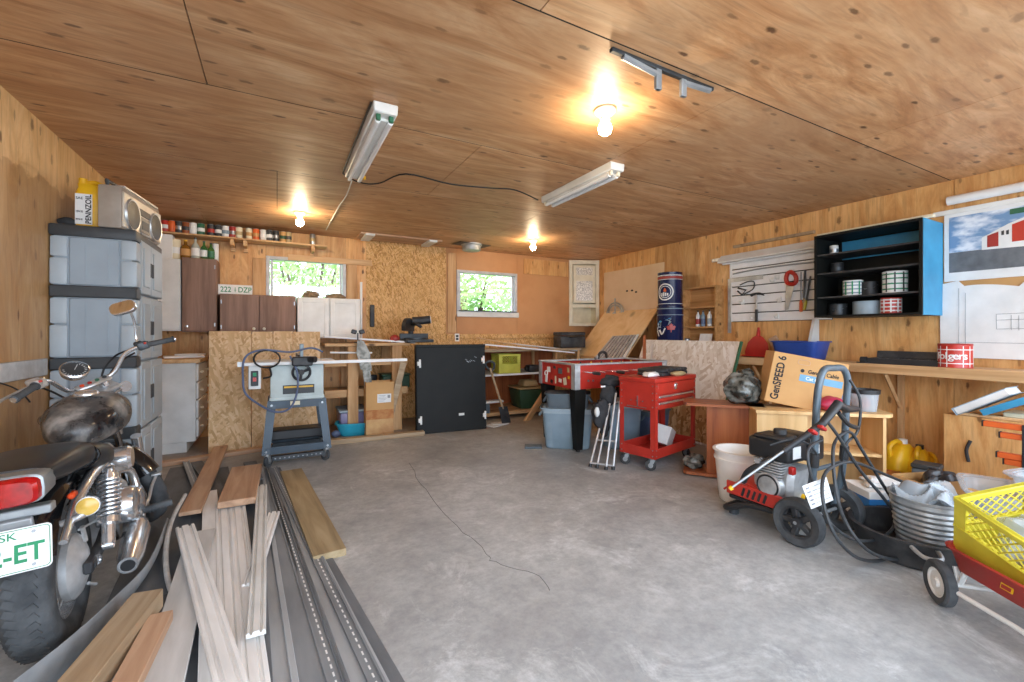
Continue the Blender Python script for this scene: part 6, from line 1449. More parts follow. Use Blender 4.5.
v = pX(872, 365, 4.53); mb = MB(); mb.cyl((0, -.02, .03), (0, .02, .03), .03, n=16); mb.b2((-.02, -.05, 0), (.02, .05, .012), bv=.003); solo(mb, 'tape_measure', 'black_dusty', 'small dark tape roll at the left end of the socket tray', 'tape', (4.53, v.y+.06, SZ+.001))
# dust pan and blue bin
v = pX(755, 356, 4.66); t = thing('dust_pan', 'red dust pan with handle up, leaning on the right wall bench beside the blue bin', 'dust pan', (4.68, v.y, SZ+.001), (0, 8, 0))
mb = MB(); P = [(x_*.74, y_) for x_, y_ in [(-.17, 0), (.17, 0), (.185, .06), (.15, .16), (.08, .22), (.03, .24), (.025, .30), (-.025, .30), (-.03, .24), (-.08, .22), (-.15, .16), (-.185, .06)]]; m = Matrix(((0, 0, 1, 0), (1, 0, 0, 0), (0, 1, 0, 0), (0, 0, 0, 1)))
mb.prism(P, .008, m); mb.prism([(x*.75, y) for x, y in [(-.17, 0), (.17, 0), (.17, .015), (-.17, .015)]], -.06, m); part(mb, 'pan', 'redplastic', t)
mb = MB(); mb.tube([(0, 0, .23), (0, 0, .33)], [.016, .013], 8); part(mb, 'handle', 'redplastic', t)
mb = MB(); mb.box((0, 0, .10), (.03, .10, .20), rot=(-28, 0, 0), bv=.01); solo(mb, 'hand_brush', 'cedar', 'pinkish brown hand brush leaning beside the red dust pan', 'brush', (4.72, v.y-.20, SZ+.035))
v = pX(800, 350, 4.66); t = thing('storage_bin', 'blue plastic bin on the right wall bench behind the large cardboard box', 'bin', (4.665, v.y, SZ+.001))
mb = MB(); mb.ringloft([[(y_, x, z) for x, y_, z in r_] for r_ in basin((.19, .13), (.22, .16), .185, .006, 6)]); part(mb, 'body', 'blue_bin', t)
# ================================================================== RED GAMES TABLE
fz = .885; B0 = pz(575, 364.5, fz)
FR = -2
t = thing('foosball_table', 'red table football game on black tapered legs, stickers on its end', 'games table', (B0.x, B0.y, 0), (0, 0, FR)); FLn, FWd, fh = 1.22, .70, .25
mb = MB()
for (lo, hi) in (((0.02, 0.0, fz-fh), (FLn-.02, .02, fz-.012)), ((0.02, FWd-.02, fz-fh), (FLn-.02, FWd, fz-.012)), ((0, .0, fz-fh), (.02, FWd, fz-.012)), ((FLn-.02, 0, fz-fh), (FLn, FWd, fz-.012))): mb.b2(lo, hi)
mb.b2((.02, .02, fz-fh), (FLn-.02, FWd-.02, fz-fh+.02)); part(mb, 'cabinet', 'red', t)
mb = MB(); mb.b2((.02, .02, fz-.14), (FLn-.02, FWd-.02, fz-.13)); part(mb, 'playfield', 'green_paint', t)
mb = MB()
for (lo, hi) in (((-.012, -.012, fz-.012), (FLn+.012, .045, fz+.006)), ((-.012, FWd-.045, fz-.012), (FLn+.012, FWd+.012, fz+.006)), ((-.012, .045, fz-.012), (.045, FWd-.045, fz+.006)), ((FLn-.045, .045, fz-.012), (FLn+.012, FWd-.045, fz+.006))): mb.b2(lo, hi, bv=.003)
part(mb, 'top_rim', 'alu', t, 'bright metal rim')
for x in (0, FLn):
    for y in (0, FWd):
        mb = MB(); sx_, sy_ = (1 if x == 0 else -1), (1 if y == 0 else -1)
        mb.b2((min(x-sx_*.006, x+sx_*.06), min(y-sy_*.006, y-sy_*.0005), fz-fh-.004), (max(x-sx_*.006, x+sx_*.06), max(y-sy_*.006, y-sy_*.0005), fz-.0125), bv=.001)
        mb.b2((min(x-sx_*.006, x-sx_*.0005), min(y-sy_*.006, y+sy_*.06), fz-fh-.004), (max(x-sx_*.006, x-sx_*.0005), max(y-sy_*.006, y+sy_*.06), fz-.0125), bv=.001); part(mb, 'corner_plate', 'alu', t, 'bright metal corner plate')
        mb = MB(); c = Vector((x+sx_*.075, y+sy_*.06, 0)); mb.box((c.x, c.y, (fz-fh)/2+.01), (.075, .06, fz-fh-.02), top=(.135, .10)); lg = part(mb, 'leg', 'black_paint', t)
        mb = MB(); mb.lathe([(0, 0), (.022, 0), (.022, .012), (.008, .014), (.008, .03), (0, .03)], 14, TR((c.x, c.y, 0))); part(mb, 'foot', 'black', lg)
for k in range(8):
    x = .10+k*.146; mb = MB(); mb.cyl((x, -.16, fz-.075), (x, FWd+.16, fz-.075), .0075, n=10); rd = part(mb, 'player_rod', 'chrome', t)
    mb = MB(); mb.tube([(x, -.16, fz-.075), (x, -.17, fz-.075), (x, -.26, fz-.075), (x, -.27, fz-.075)], [.012, .017, .015, .010], 10) if k % 2 == 0 else mb.tube([(x, FWd+.16, fz-.075), (x, FWd+.27, fz-.075)], [.016, .014], 10); part(mb, 'rod_grip', 'black', rd)
    for q in (.16, .31, .46):
        mb = MB(); mb.loft([(fz-.135, x, q, .009, .013), (fz-.085, x, q, .009, .013), (fz-.045, x, q, .006, .008), (fz-.038, x, q, .010, .010), (fz-.018, x, q, .009, .009), (fz-.012, x, q, .004, .004)], 10, 2.4, axis='z'); part(mb, 'player_figure', 'yellow' if k % 2 else 'black', rd)
mb = MB(); rn = random.Random(11)
for (y, z, w, h, mt) in ((.50, .80, .07, .06, 'paper'), (.55, .70, .05, .09, 'paper'), (.44, .675, .05, .04, 'black'), (.36, .70, .03, .08, 'cream'), (.27, .80, .075, .06, 'tote_dark'), (.27, .70, .06, .04, 'paper'), (.18, .70, .06, .075, 'cream'), (.12, .82, .04, .05, 'tan_plastic'), (.11, .745, .035, .03, 'yellow'), (.38, .83, .05, .03, 'dark_resin')):
    m2 = MB(); m2.box((-.0012, y, z), (.0016, w, h), rot=(rn.uniform(-20, 20), 0, 0), bv=.0007); part(m2, 'sticker', mt, t, 'sticker')
m2 = MB(); m2.tube([(-.0025, .55+.03*math.cos(a)*(1 if a < PI else .7), .735+.05*math.sin(a)) for a in [PI*2*k/16 for k in range(14)]], .006, 5); part(m2, 'sticker_curl', 'paper', t)
for (x) in (.16, .22): mb = MB(); mb.cyl((x, -.006, fz-.17), (x, .0, fz-.17), .012, n=12); part(mb, 'bolt_head', 'silver_tin', t)
# curved dark pad on the table's far end
v = pz(582, 357, fz+.03); t2 = thing('sanding_arm', 'small curved black and chrome tool lying on the far end of the red games table', 'tool', (v.x+.10, v.y-.25, fz+.007), (0, 0, 20))
mb = MB(); mb.tube(cr([(-.10, 0, .02), (-.07, 0, .07), (0, 0, .09), (.07, 0, .07), (.09, 0, .02)], 6), [.016]*24+[.014], 8); part(mb, 'hoop', 'black_dusty', t2)
mb = MB(); mb.tube([(-.13, .02, .02), (-.05, .0, .06)], .02, 10); part(mb, 'grip', 'chrome_dull', t2)
# totes under it
def tote(label, x, y, rz_, w, d, h, mat, lidmat, lid=True, z=.002):
    t = thing('storage_tote', label, 'tote', (x, y, z), (0, 0, rz_), None)
    mb = MB(); mb.ringloft(basin((w*.42, d*.42), (w*.49, d*.49), h, .008, 7)); part(mb, 'bin', mat, t)
    mb = MB(); mb.ringloft([[(x_*1.012, y_*1.012, z_) for x_, y_, z_ in r_] for r_ in basin((w*.475, d*.475), (w*.495, d*.495), .07, .004, 7)][1:6], m=TR((0, 0, h-.07))); part(mb, 'rim', lidmat, t)
    for s_ in (-1, 1):
        mb = MB(); mb.tube(cr([(s_*w*.49, -.06, h-.05), (s_*(w*.49+.03), -.05, h-.09), (s_*(w*.49+.03), .05, h-.09), (s_*w*.49, .06, h-.05)], 4), .012, 7); part(mb, 'handle', lidmat, t)
    return t
tote('grey-blue tote with pale rim at the open end under the red games table', 2.715, 3.79, -38, .54, .36, .42, 'tote', 'tote_lid')
t2 = tote('dark grey tote standing inside the pale rimmed one under the red games table', 2.715, 3.79, -38, .45, .31, .46, 'tote_dark', 'tote_dark', z=.11)
tote('grey-blue tote with white lid behind the black table leg under the red games table', 3.20, 3.52, -15, .40, .28, .47, 'tote', 'tote_lid')
mb = MB(); mb.box((0, 0, .012), (.36, .24, .02), rot=(0, 0, 8), bv=.006); solo(mb, 'tote_lid', 'white_dirty', 'loose white lid resting on the tote behind the black table leg', 'lid', (3.20, 3.52, .476), (0, 0, -15))
tote('dark blue-grey tote on the floor behind the red tool cart', 3.62, 3.50, 5, .36, .28, .36, 'cable_blue', 'tote_dark')
v = pz(539, 449, 0); mb = MB(); mb.b2((-.09, -.06, 0), (.09, .06, .022), bv=.004); solo(mb, 'floor_board', 'tote_dark', 'small grey board on the floor left of the front tote', 'board', (v.x-.02, v.y+.08, .001), (0, 0, -30))
# folded camp chair between table and cart
t = thing('camp_chair', 'folded black camp chair with bare metal legs leaning on the red games table', 'folding chair', (0, 0, 0))
F = [pz(590, 466, .01), pz(597, 467, .012), pz(606, 469, .01), pz(613, 469, .01)]; T_ = [(608, 395, .60), (613, 388, .66), (616, 393, .62), (622, 382, .68)]
for k, (a, b) in enumerate(zip(F, T_)):
    tp = pz(b[0], b[1], b[2]); tp = pY(b[0], b[1], a.y+.18); mb = MB(); mb.tube([a, tp], .0095, 8); pl = part(mb, 'leg', 'alu', t)
    mb = MB(); mb.cyl(a-Vector((0, 0, .008)), a+(tp-a)*.03, .016, n=10); part(mb, 'foot', 'black', pl)
mb = MB(); a = F[0].lerp(F[1], .5); mb.tube([F[0]+(pY(608, 395, F[0].y+.18)-F[0])*.35, F[3]+(pY(622, 382, F[3].y+.18)-F[3])*.3], .009, 8); mb.tube([F[0]+Vector((.0, 0, .03)), F[3]+Vector((0, 0, .03))], .009, 6); part(mb, 'cross_brace', 'alu', t)
mb = MB(); c0, c1 = pY(599, 421, 3.20), pY(613, 378, 3.24); mb.ell((c1.x-.03, 3.23, c1.z-.03), (.11, .07, .06), 26, 16, amp=.14, seed=31); mb.ell((c1.x-.07, 3.22, c1.z-.15), (.085, .07, .11), 26, 16, amp=.14, seed=32); mb.ell((c0.x+.02, 3.20, c0.z+.06), (.09, .065, .13), 26, 16, amp=.14, seed=33); mb.ell((c0.x+.06, 3.20, c0.z-.04), (.05, .05, .11), 20, 14, amp=.14, seed=34); fb2 = part(mb, 'fabric', 'fabric_black', t)
mb = MB(); q = pY(603, 386.5, 3.10); mb.box(q, (.05, .006, .014), rot=(0, 0, 0)); part(mb, 'care_label', 'paper', fb2)
mb = MB(); q = pY(597, 412, 3.13); mb.ell(q, (.025, .02, .045), amp=.1); part(mb, 'white_tab', 'white_dirty', fb2)

# ================================================================== RED TOOL CART
n0, lf, rt = pz(655, 459.5, .12), pz(620, 455, .12), pz(698, 446, .12)
CR = 12.0; cw_, cd_ = .70, .36
t = thing('tool_cart', 'red steel tool cart on casters with two slim drawers', 'tool cart', (n0.x, n0.y, 0), (0, 0, CR)); zt_ = .805; zb_ = .53
for x in (0, cw_-.045):
    for y in (0, cd_-.045):
        mb = MB(); sx_, sy_ = (0 if x == 0 else 1), (0 if y == 0 else 1)
        xo = x if sx_ == 0 else x+.042; yo = y if sy_ == 0 else y+.042
        mb.b2((xo, y, .115), (xo+.003, y+.045, zt_-.04)); mb.b2((x, yo, .115), (x+.045, yo+.003, zt_-.04)); pp = part(mb, 'corner_post', 'red', t)
        mb = MB()
        for z in (.14, .19, .56, .62, .68, .74):
            if sy_ == 0: mb.cyl((x+.022, yo-.004, z), (x+.022, yo, z), .006, n=8)
            if sx_ == 0: mb.cyl((xo-.004, y+.022, z), (xo, y+.022, z), .006, n=8)
        if mb.V: part(mb, 'rivets', 'silver_tin', pp)
mb = MB(); mb.b2((.004, .004, .115), (cw_-.004, cd_-.004, .121)); mb.b2((.0035, .0035, .121), (cw_-.0035, .007, .20)); mb.b2((.0035, cd_-.007, .121), (cw_-.0035, cd_-.0035, .20)); mb.b2((.0035, .007, .121), (.007, cd_-.007, .20)); mb.b2((cw_-.007, .007, .121), (cw_-.0035, cd_-.007, .20)); part(mb, 'bottom_tray', 'red', t)
mb = MB(); mb.b2((.004, .012, zb_), (cw_-.004, cd_-.004, zt_-.04)); part(mb, 'upper_box', 'red', t)
mb = MB(); mb.b2((-.008, -.008, zt_-.04), (cw_+.008, cd_+.008, zt_), bv=.008, seg=2); ld = part(mb, 'lid', 'red', t)
mb = MB(); mb.b2((.046, -.002, .665), (cw_-.046, .0115, zt_-.045), bv=.002); part(mb, 'front_panel', 'red', t)
for (z0, z1) in ((.605, .655), (.54, .598)):
    mb = MB(); mb.b2((.048, -.004, z0), (cw_-.048, .0115, z1), bv=.002); d = part(mb, 'drawer', 'red', t)
    mb = MB(); mb.b2((.052, -.014, z1-.020), (cw_-.052, -.0045, z1-.002), bv=.003); part(mb, 'drawer_pull', 'chrome', d, 'bright metal pull strip')
mb = MB(); mb.b2((.31, -.010, .695), (.345, -.002, .75), bv=.003); mb.cyl((.328, -.018, .735), (.328, -.002, .735), .012, n=12); part(mb, 'lock', 'chrome', t)
mb = MB(); mb.tube([(cw_+.002, .03, zt_-.08), (cw_+.045, .03, zt_-.08), (cw_+.05, .03, zt_-.06)], .008, 8); part(mb, 'side_hook', 'black', t)
mb = MB()
for k in range(3): mb.cyl((-.0045, .12+.06*k, .60), (.003, .12+.06*k, .60), .006, n=8)
mb.b2((-.004, .08, .545), (.0035, .28, .55)); mb.b2((-.004, .17, .55), (.0035, .176, .645)); part(mb, 'side_rivets', 'silver_tin', t)
for x in (.05, cw_-.05):
    for y in (.05, cd_-.05): caster(t, x, y, .048, .114, 30 if x < .3 else -20, 'steel', 'black_dusty')
m_ = Matrix.Translation((n0.x, n0.y, 0)) @ Matrix.Rotation(R(CR), 4, 'Z')
c_ = m_ @ Vector((.46, .20, zt_+.001)); t2 = thing('tool_case', 'flat black plastic tool case lying on the red tool cart', 'case', c_, (0, 0, CR+2))
mb = MB(); mb.b2((-.24, -.13, 0), (.24, .13, .030), bv=.006); part(mb, 'base', 'black_dusty', t2)
mb = MB(); mb.b2((-.24, -.13, .031), (.24, .13, .062), bv=.010)
for x in (-.15, -.05, .05, .15): mb.b2((x-.03, -.135, .035), (x+.03, .12, .066), bv=.006)
part(mb, 'lid', 'black_dusty', t2)
for x in (-.13, .13): mb = MB(); mb.b2((x-.02, -.142, .015), (x+.02, -.131, .048), bv=.003); part(mb, 'latch', 'black', t2)
mb = MB(); mb.ell((0, 0, .022), (.10, .07, .025), 20, 10, amp=.16, seed=3); solo(mb, 'work_glove', 'pale_board', 'crumpled pale work glove on the red tool cart before the black case', 'glove', m_ @ Vector((.13, .12, zt_)), (0, 0, 20))
mb = MB(); mb.ell((0, 0, .02), (.09, .04, .022), 20, 10, amp=.14, seed=5); solo(mb, 'tan_glove', 'tan_plastic', 'tan work glove at the front edge of the red tool cart', 'glove', m_ @ Vector((.42, .025, zt_)), (0, 0, 0))
c_ = m_ @ Vector((.45, .19, .123)); mb = MB(); mb.box((0, 0, .10), (.20, .16, .17), rot=(12, 22, 30), bv=.004); solo(mb, 'white_carton', 'paper', 'white carton tilted on the lower tray of the red tool cart', 'carton', c_)
# ================================================================== FROSTED STRANDBOARD BEHIND THE CART
ang = math.degrees(math.atan2(.43, 1.10)); Lp = math.hypot(.43, 1.10)
mb = MB(); mb.b2((-.006, -.70, 0), (.006, .70, Lp), bv=.001); mb.mi = 1; mb.b2((-.0065, -.70, 0), (.0065, .70, Lp*.42))
ob = solo(MB().b2((-.006, -.70, 0), (.006, .70, Lp)), 'osb_sheet', 'osb_pale', 'pale frosted strandboard sheet with a green edge leaning behind the red tool cart', 'board', (3.99, 3.68, .003), (0, ang, 0))
mb = MB(); mb.b2((-.012, -.722, 0), (.012, -.7005, Lp)); part(mb, 'green_edge', 'green_paint', ob, 'green painted edge')
mb = MB(); mb.b2((-.0075, -.698, .02), (-.0062, .30, Lp*.40)); part(mb, 'bare_lower_part', 'osb_x', ob, 'bare brown lower part')
mb = MB(); mb.b2((-.012, -.02, 0), (.012, .02, .62), bv=.003); v = pX(650, 355, 4.30); solo(mb, 'dark_lath', 'mahog', 'short brown lath leaning on the frosted strandboard at its left top', 'lath', (4.10, v.y-.1, .62), (-20, ang, 0))

# ================================================================== BROWN STAND, BEIGE CABINET AND THEIR LOAD
bt = .615
a, b = pz(683, 402.5, bt), pz(766, 407.5, bt); d = (b-a); ang = math.degrees(math.atan2(d.y, d.x)); Lb = d.length
t = thing('pedestal_table', 'reddish brown pedestal table with slab base between the red tool cart and the beige cabinet', 'table', (a.x, a.y, 0), (0, 0, ang))
mb = MB(); mb.prism([(0, .05), (.03, 0), (Lb, 0), (Lb, .30), (.05, .30), (0, .26)], .022, TR((0, 0, bt-.022))); part(mb, 'table_top', 'mahog_top', t)
mb = MB(); mb.prism([(.0, .05), (.03, .02), (.52, .02), (.52, .30), (.05, .30), (0, .26)], .022, TR((0, 0, .012))); part(mb, 'base', 'mahog_top', t)
x0 = Lb*.30; mb = MB(); mb.b2((x0, .06, .0345), (x0+.02, .28, bt-.0225)); mb.b2((x0+.02, .06, .0345), (x0+.30, .08, bt-.0225)); mb.b2((x0+.30, .06, .0345), (x0+.32, .28, bt-.0225)); mb.b2((x0+.02, .26, .0345), (x0+.30, .28, bt-.0225)); part(mb, 'pedestal', 'mahog', t)
mb = MB()
for x in (.06, .46):
    for y in (.08, .25): mb = MB(); mb.cyl((x, y, 0), (x, y, .012), .02, n=12); part(mb, 'foot', 'black', t)
M_bt = Matrix.Translation((a.x, a.y, 0)) @ Matrix.Rotation(R(ang), 4, 'Z')
c_ = M_bt @ Vector((Lb-.15, .15, bt)); bg = MB(); bg.ell((-.01, 0, .125), (.155, .14, .125), 48, 30, amp=.14, seed=8); bg.ell((.05, 0, .245), (.06, .055, .04), 20, 12, amp=.25, seed=9)
solo(bg, 'plastic_bag', 'camo', 'knotted mottled plastic bag on the brown pedestal table', 'bag', c_)
mb = MB(); mb.ell((0, 0, .045), (.09, .08, .06), 24, 16, amp=.2, seed=12); v = M_bt @ Vector((.08, .18, .035)); solo(mb, 'plastic_bag', 'camo', 'small crumpled bag on the base slab of the brown pedestal table', 'bag', v)
bz_ = .615; a, b = pz(756, 410, bz_), pz(893, 415, bz_); d = b-a; ang = math.degrees(math.atan2(d.y, d.x)); Lc = d.length
t = thing('corner_unit', 'beige veneer open shelf unit with a rounded top behind the pressure washer', 'shelf unit', (a.x, a.y, 0), (0, 0, ang)); Dc = .34
mb = MB(); P = [(0, 0), (Lc-.06, 0)]+[(Lc-.06+.10*math.sin(R(q)), .10-.10*math.cos(R(q))) for q in range(15, 91, 15)]+[(Lc+.04, Dc), (0, Dc)]; mb.prism(P, .024, TR((0, 0, bz_-.024))); part(mb, 'top', 'beech', t)
xs_ = Lc*.40; mb = MB(); mb.b2((.012, .02, 0), (xs_, .04, bz_-.0245)); mb.b2((.012, .04, 0), (.032, Dc-.01, bz_-.0245)); mb.b2((xs_-.02, .04, 0), (xs_, Dc-.01, bz_-.0245)); part(mb, 'front_panel', 'beech', t)
mb = MB(); mb.b2((Lc-.05, .02, 0), (Lc-.03, Dc-.01, bz_-.0245)); part(mb, 'side_panel', 'beech', t)
mb = MB(); mb.b2((xs_+.0005, Dc-.03, 0), (Lc-.0505, Dc-.01, bz_-.0245)); part(mb, 'back_panel', 'beech', t)
mb = MB(); mb.b2((xs_+.0005, .03, .30), (Lc-.0505, Dc-.031, .32)); part(mb, 'shelf', 'beech', t)
M_bc = Matrix.Translation((a.x, a.y, 0)) @ Matrix.Rotation(R(ang), 4, 'Z')
# cardboard box tipped on the unit
fy = M_bc @ Vector((.10, .14, 0)); dirx = Vector((math.cos(R(ang)), math.sin(R(ang)), 0)); nf = Vector((-dirx.y, dirx.x, 0))
cq = [pP(x, y, fy, nf) for x, y in ((764, 400.5), (774, 351.5), (849, 364), (838, 416))]
W_ = ((cq[3]-cq[0]).length+(cq[2]-cq[1]).length)/2; H_ = ((cq[1]-cq[0]).length+(cq[2]-cq[3]).length)/2
e = (cq[3]-cq[0]).normalized(); u_ = (cq[1]-cq[0]); u_ = (u_-e*u_.dot(e)).normalized(); n_o = e.cross(u_)
mcb = Matrix((e, -n_o, u_)).transposed().to_4x4(); mcb.translation = cq[0]
t = thing('cardboard_box', 'brown cardboard cable box with black lettering up its side, tipped on the beige unit', 'box', (0, 0, 0)); t.matrix_world = mcb
mb = MB(); mb.b2((0, 0, 0), (W_, .20, H_), bv=.003); part(mb, 'carton', 'card', t)
mb = MB(); mb.b2((.10, -.002, H_*.90), (W_-.02, .18, H_+.004)); part(mb, 'top_flap', 'pale_board', t) if False else None
text('GenSPEED 6', H_*.20, 'ink', t, (W_*.125, -.0012, H_*.50), (90, -90, 0), bold=.002, fit=H_*.86)
mb = MB(); P = rrect(.085, .035, .017, 6); mb.tube([(x+W_*.42, -.001, z+H_*.88) for x, z in P], .0022, 5, True); part(mb, 'handhole', 'cedar', t)
text('General Cable', .040, 'ink', t, (W_*.70, -.0012, H_*.72), (90, 0, 0), 'maker_name', .9, bold=.0008)
mb = MB(); mb.lathe([(0, 0), (.014, 0), (.014, .001), (0, .001)], 14, TR((W_*.42, -.0002, H_*.72), (90, 0, 0))); part(mb, 'maker_mark', 'ink', t)
mb = MB(); mb.b2((W_*.40, -.0012, H_*.52), (W_*.97, -.0002, H_*.65)); lb = part(mb, 'blue_label', mk('pale_blue_print', '#6fa0bd', '#5d8fae', .6), t)
text('Cat 6', .036, 'paper', lb, (W_*.56, -.0016, H_*.585), (90, 0, 0), 'label_text', 1, bold=.0006)
mb = MB(); mb.lathe([(0, 0), (.016, 0), (.016, .001), (0, .001)], 16, TR((W_*.86, -.0002, H_*.14), (90, 0, 0))); part(mb, 'round_mark', 'cedar', t)
text('6', .09, 'ink', t, (W_*.20, -.0012, H_*.12), (90, 0, 0), 'small_mark', 1) if False else None
# second pale box behind, pail and crimson thing
c_ = M_bc @ Vector((Lc*.66, .27, bz_+.001)); mb = MB(); mb.b2((-.09, -.09, 0), (.09, .09, .24), bv=.003); bx2 = solo(mb, 'white_carton', 'paper', 'white and blue carton behind the tipped cardboard box on the beige unit', 'carton', c_, (0, 0, ang))
mb = MB(); mb.b2((-.085, -.0912, .03), (.085, -.0902, .12)); part(mb, 'blue_print', 'blue_box', bx2)
c_ = M_bc @ Vector((Lc*.62, .10, bz_+.001)); mb = MB(); mb.ell((0, 0, .05), (.10, .07, .055), 22, 14, amp=.08, seed=2); solo(mb, 'crimson_case', 'pink', 'crimson plastic case on the beige unit behind the washer handle', 'case', c_, (0, 0, ang))
c_ = M_bc @ Vector((Lc-.10, .16, bz_+.001)); t = thing('pail', 'clear plastic pail with black rim holding orange goods on the beige unit', 'pail', c_)
mb = MB(); mb.lathe([(0, 0), (.075, 0), (.09, .135), (.086, .135), (.072, .006), (0, .006)], 28); part(mb, 'body', 'clear_thick', t)
mb = MB(); mb.lathec([(.087, .13), (.096, .13), (.098, .16), (.088, .16)], 28); part(mb, 'rim', 'black', t, 'black rim')
for k, (x, y) in enumerate(((-.03, -.02), (.03, .01))):
    mb = MB(); mb.ell((0, 0, .045), (.036, .034, .038), 16, 10, amp=.1, seed=k); solo(mb, 'orange_gourd', 'orange', ('orange lump on the left inside the clear pail', 'orange lump on the right inside the clear pail')[k], 'goods', c_+Vector((x, y, .008)))

# ================================================================== WHITE BUCKET
v = pz(742, 506, 0)
t = thing('bucket', 'white plastic bucket between the brown pedestal table and the pressure washer', 'bucket', (v.x+.10, v.y+.085, .001)); r0, r1, h = .135, .165, .36
mb = MB(); mb.lathe([(0, 0), (r0-.004, 0), (r0, .006), (r1-.004, h-.07), (r1+.004, h-.07), (r1+.004, h-.055), (r1-.003, h-.055), (r1, h-.012), (r1+.012, h-.010), (r1+.013, h-.002), (r1+.008, h), (r1-.008, h), (r0-.010, .008), (0, .008)], 48); part(mb, 'body', 'white_plastic', t)
mb = MB(); mb.box((-.05, -(r0+(r1-r0)*.72)-.004, h*.72), (.03, .004, .010), rot=(4, 0, -18)); part(mb, 'mark', 'pale_board', t)

# ================================================================== PRESSURE WASHER
px0 = Vector((2.80, 1.395, 0)); t = thing('pressure_washer', 'petrol pressure washer with black engine, red front skirt and grey tube handle', 'pressure washer', px0, (0, 0, 0))
def wl_(px, py, y): v = pY(px, py, y); return v-px0
wr = .135
for s_, xx_ in ((-1, -.215), (1, .215)):
    m = TR((xx_, .0, wr)) @ AX['x']
    mb = MB(); mb.lathec([(wr-.045, -.026), (wr-.012, -.032), (wr-.003, -.022), (wr, 0), (wr-.003, .022), (wr-.012, .032), (wr-.045, .026), (wr-.050, 0)], 40, m); wt = part(mb, 'wheel', 'rubber', t)
    mb = MB(); mb.lathec([(wr-.058, -.022), (wr-.044, -.024), (wr-.044, .024), (wr-.058, .022)], 36, m); mb.lathe([(0, -.035), (.026, -.034), (.03, -.02), (.03, .02), (.026, .034), (0, .035)], 20, m)
    for k in range(5):
        a = 2*PI*k/5+.3; c = (.055*math.cos(a), .055*math.sin(a), 0); mb.box(c, (.07, .034, .03), rot=(0, 0, math.degrees(a)), bv=.006, m=m)
    part(mb, 'wheel_hub', 'black_dusty', wt)
mb = MB(); mb.cyl((-.25, 0, wr), (.25, 0, wr), .010, n=10); part(mb, 'axle', 'steel', t)
# handle loop
hl, hr, hy_ = -.125, .20, -.03; htop = wl_(845, 367, px0.y-.05).z
mb = MB(); mb.tube(cr([(hl, .10, .12), (hl, .02, .14), (hl, -.03, .40), (hl, -.05, .80), (hl+.01, -.06, htop-.07), (hl+.06, -.06, htop-.005), (.04, -.06, htop), (hr-.06, -.06, htop-.01), (hr-.01, -.06, htop-.08), (hr, -.05, .80), (hr, -.03, .40), (hr, .02, .14), (hr, .10, .12)], 6), .019, 12); part(mb, 'handle', 'handle_grey', t)
mb = MB(); mb.tube([(hl, -.028, .42), (hr, -.028, .42)], .012, 8); part(mb, 'cross_bar', 'handle_grey', t)
for x in (hl, hr): mb = MB(); mb.cyl((x, -.035, .44), (x, -.04, .52), .024, n=12); part(mb, 'handle_clamp', 'black', t)
mb = MB(); mb.b2((-.19, .02, .12), (.19, .45, .15), bv=.008); mb.tube(cr([(-.17, .05, .13), (-.19, .30, .12), (-.18, .45, .05), (-.12, .50, .035), (.12, .50, .035), (.18, .45, .05), (.19, .30, .12), (.17, .05, .13)], 5), .020, 9); part(mb, 'frame', 'black', t)
mb = MB()
def fn(u, v):
    x = -.19+.38*v; q = u; return (x, .14+.34*q, .235-.02*math.cos(q*3)-.14*max(0, q-.62)**1.2*2.2+.02*math.sin(v*PI))
mb.sheet(fn, 14, 10, .012); mb.b2((-.20, .10, .15), (-.185, .46, .235), bv=.006); mb.b2((.185, .10, .15), (.20, .46, .235), bv=.006); sk_ = part(mb, 'front_skirt', 'red', t, 'red front skirt')
mb = MB()
for k in range(5): mb.box((-.2015, .20+.035*k, .19), (.004, .014, .055), rot=(18, 0, 0))
part(mb, 'skirt_vents', 'black', sk_)
for s_ in (-1, 1): mb = MB(); mb.lathe([(0, 0), (.03, 0), (.03, .03), (0, .03)], 16, TR((s_*.12, .46, .0))); part(mb, 'foot', 'rubber', t)
# engine
ex, ey = -.02, .20
mb = MB(); mb.loft([(ey-.13, ex, .275, .11, .105), (ey-.10, ex, .275, .135, .12), (ey+.09, ex, .275, .135, .12), (ey+.12, ex, .275, .10, .10)], 24, 4); eb = part(mb, 'engine_block', 'alu', t)
mb = MB()
for k in range(7): mb.box((ex-.10, ey, .33+k*.016), (.13, .17, .007), bv=.002)
part(mb, 'cooling_fins', 'alu', eb)
mb = MB(); m = TR((ex-.135, ey-.01, .275), (0, 0, 0)) @ AX['x']; mb.lathe([(0, -.045), (.05, -.043), (.075, -.03), (.085, .0), (.085, .03), (0, .03)], 28, m); rc = part(mb, 'recoil_cover', 'chrome_dull', eb)
mb = MB(); mb.tube([m @ Vector((.062*math.cos(a), .062*math.sin(a), -.038)) for a in [2*PI*k/24 for k in range(24)]], .006, 6, True); part(mb, 'recoil_ring', 'black', rc)
mb = MB(); mb.b2((ex-.17, ey-.14, .43), (ex+.02, ey+.12, .56), bv=.025, seg=3); mb.b2((ex-.175, ey-.10, .555), (ex-.01, ey+.08, .58), bv=.01); tk_ = part(mb, 'fuel_tank', 'black', t)
mb = MB(); mb.lathe([(0, 0), (.035, 0), (.035, .025), (.03, .03), (0, .03)], 18, TR((ex-.06, ey-.02, .58))); part(mb, 'fuel_cap', 'black_dusty', tk_)
mb = MB(); mb.b2((ex+.03, ey-.15, .42), (ex+.19, ey+.10, .57), bv=.02, seg=2); part(mb, 'air_filter', 'black', t)
mb = MB(); mb.b2((ex-.14, ey-.1415, .46), (ex-.06, ey-.1402, .53)); part(mb, 'warning_label', 'paper', tk_)
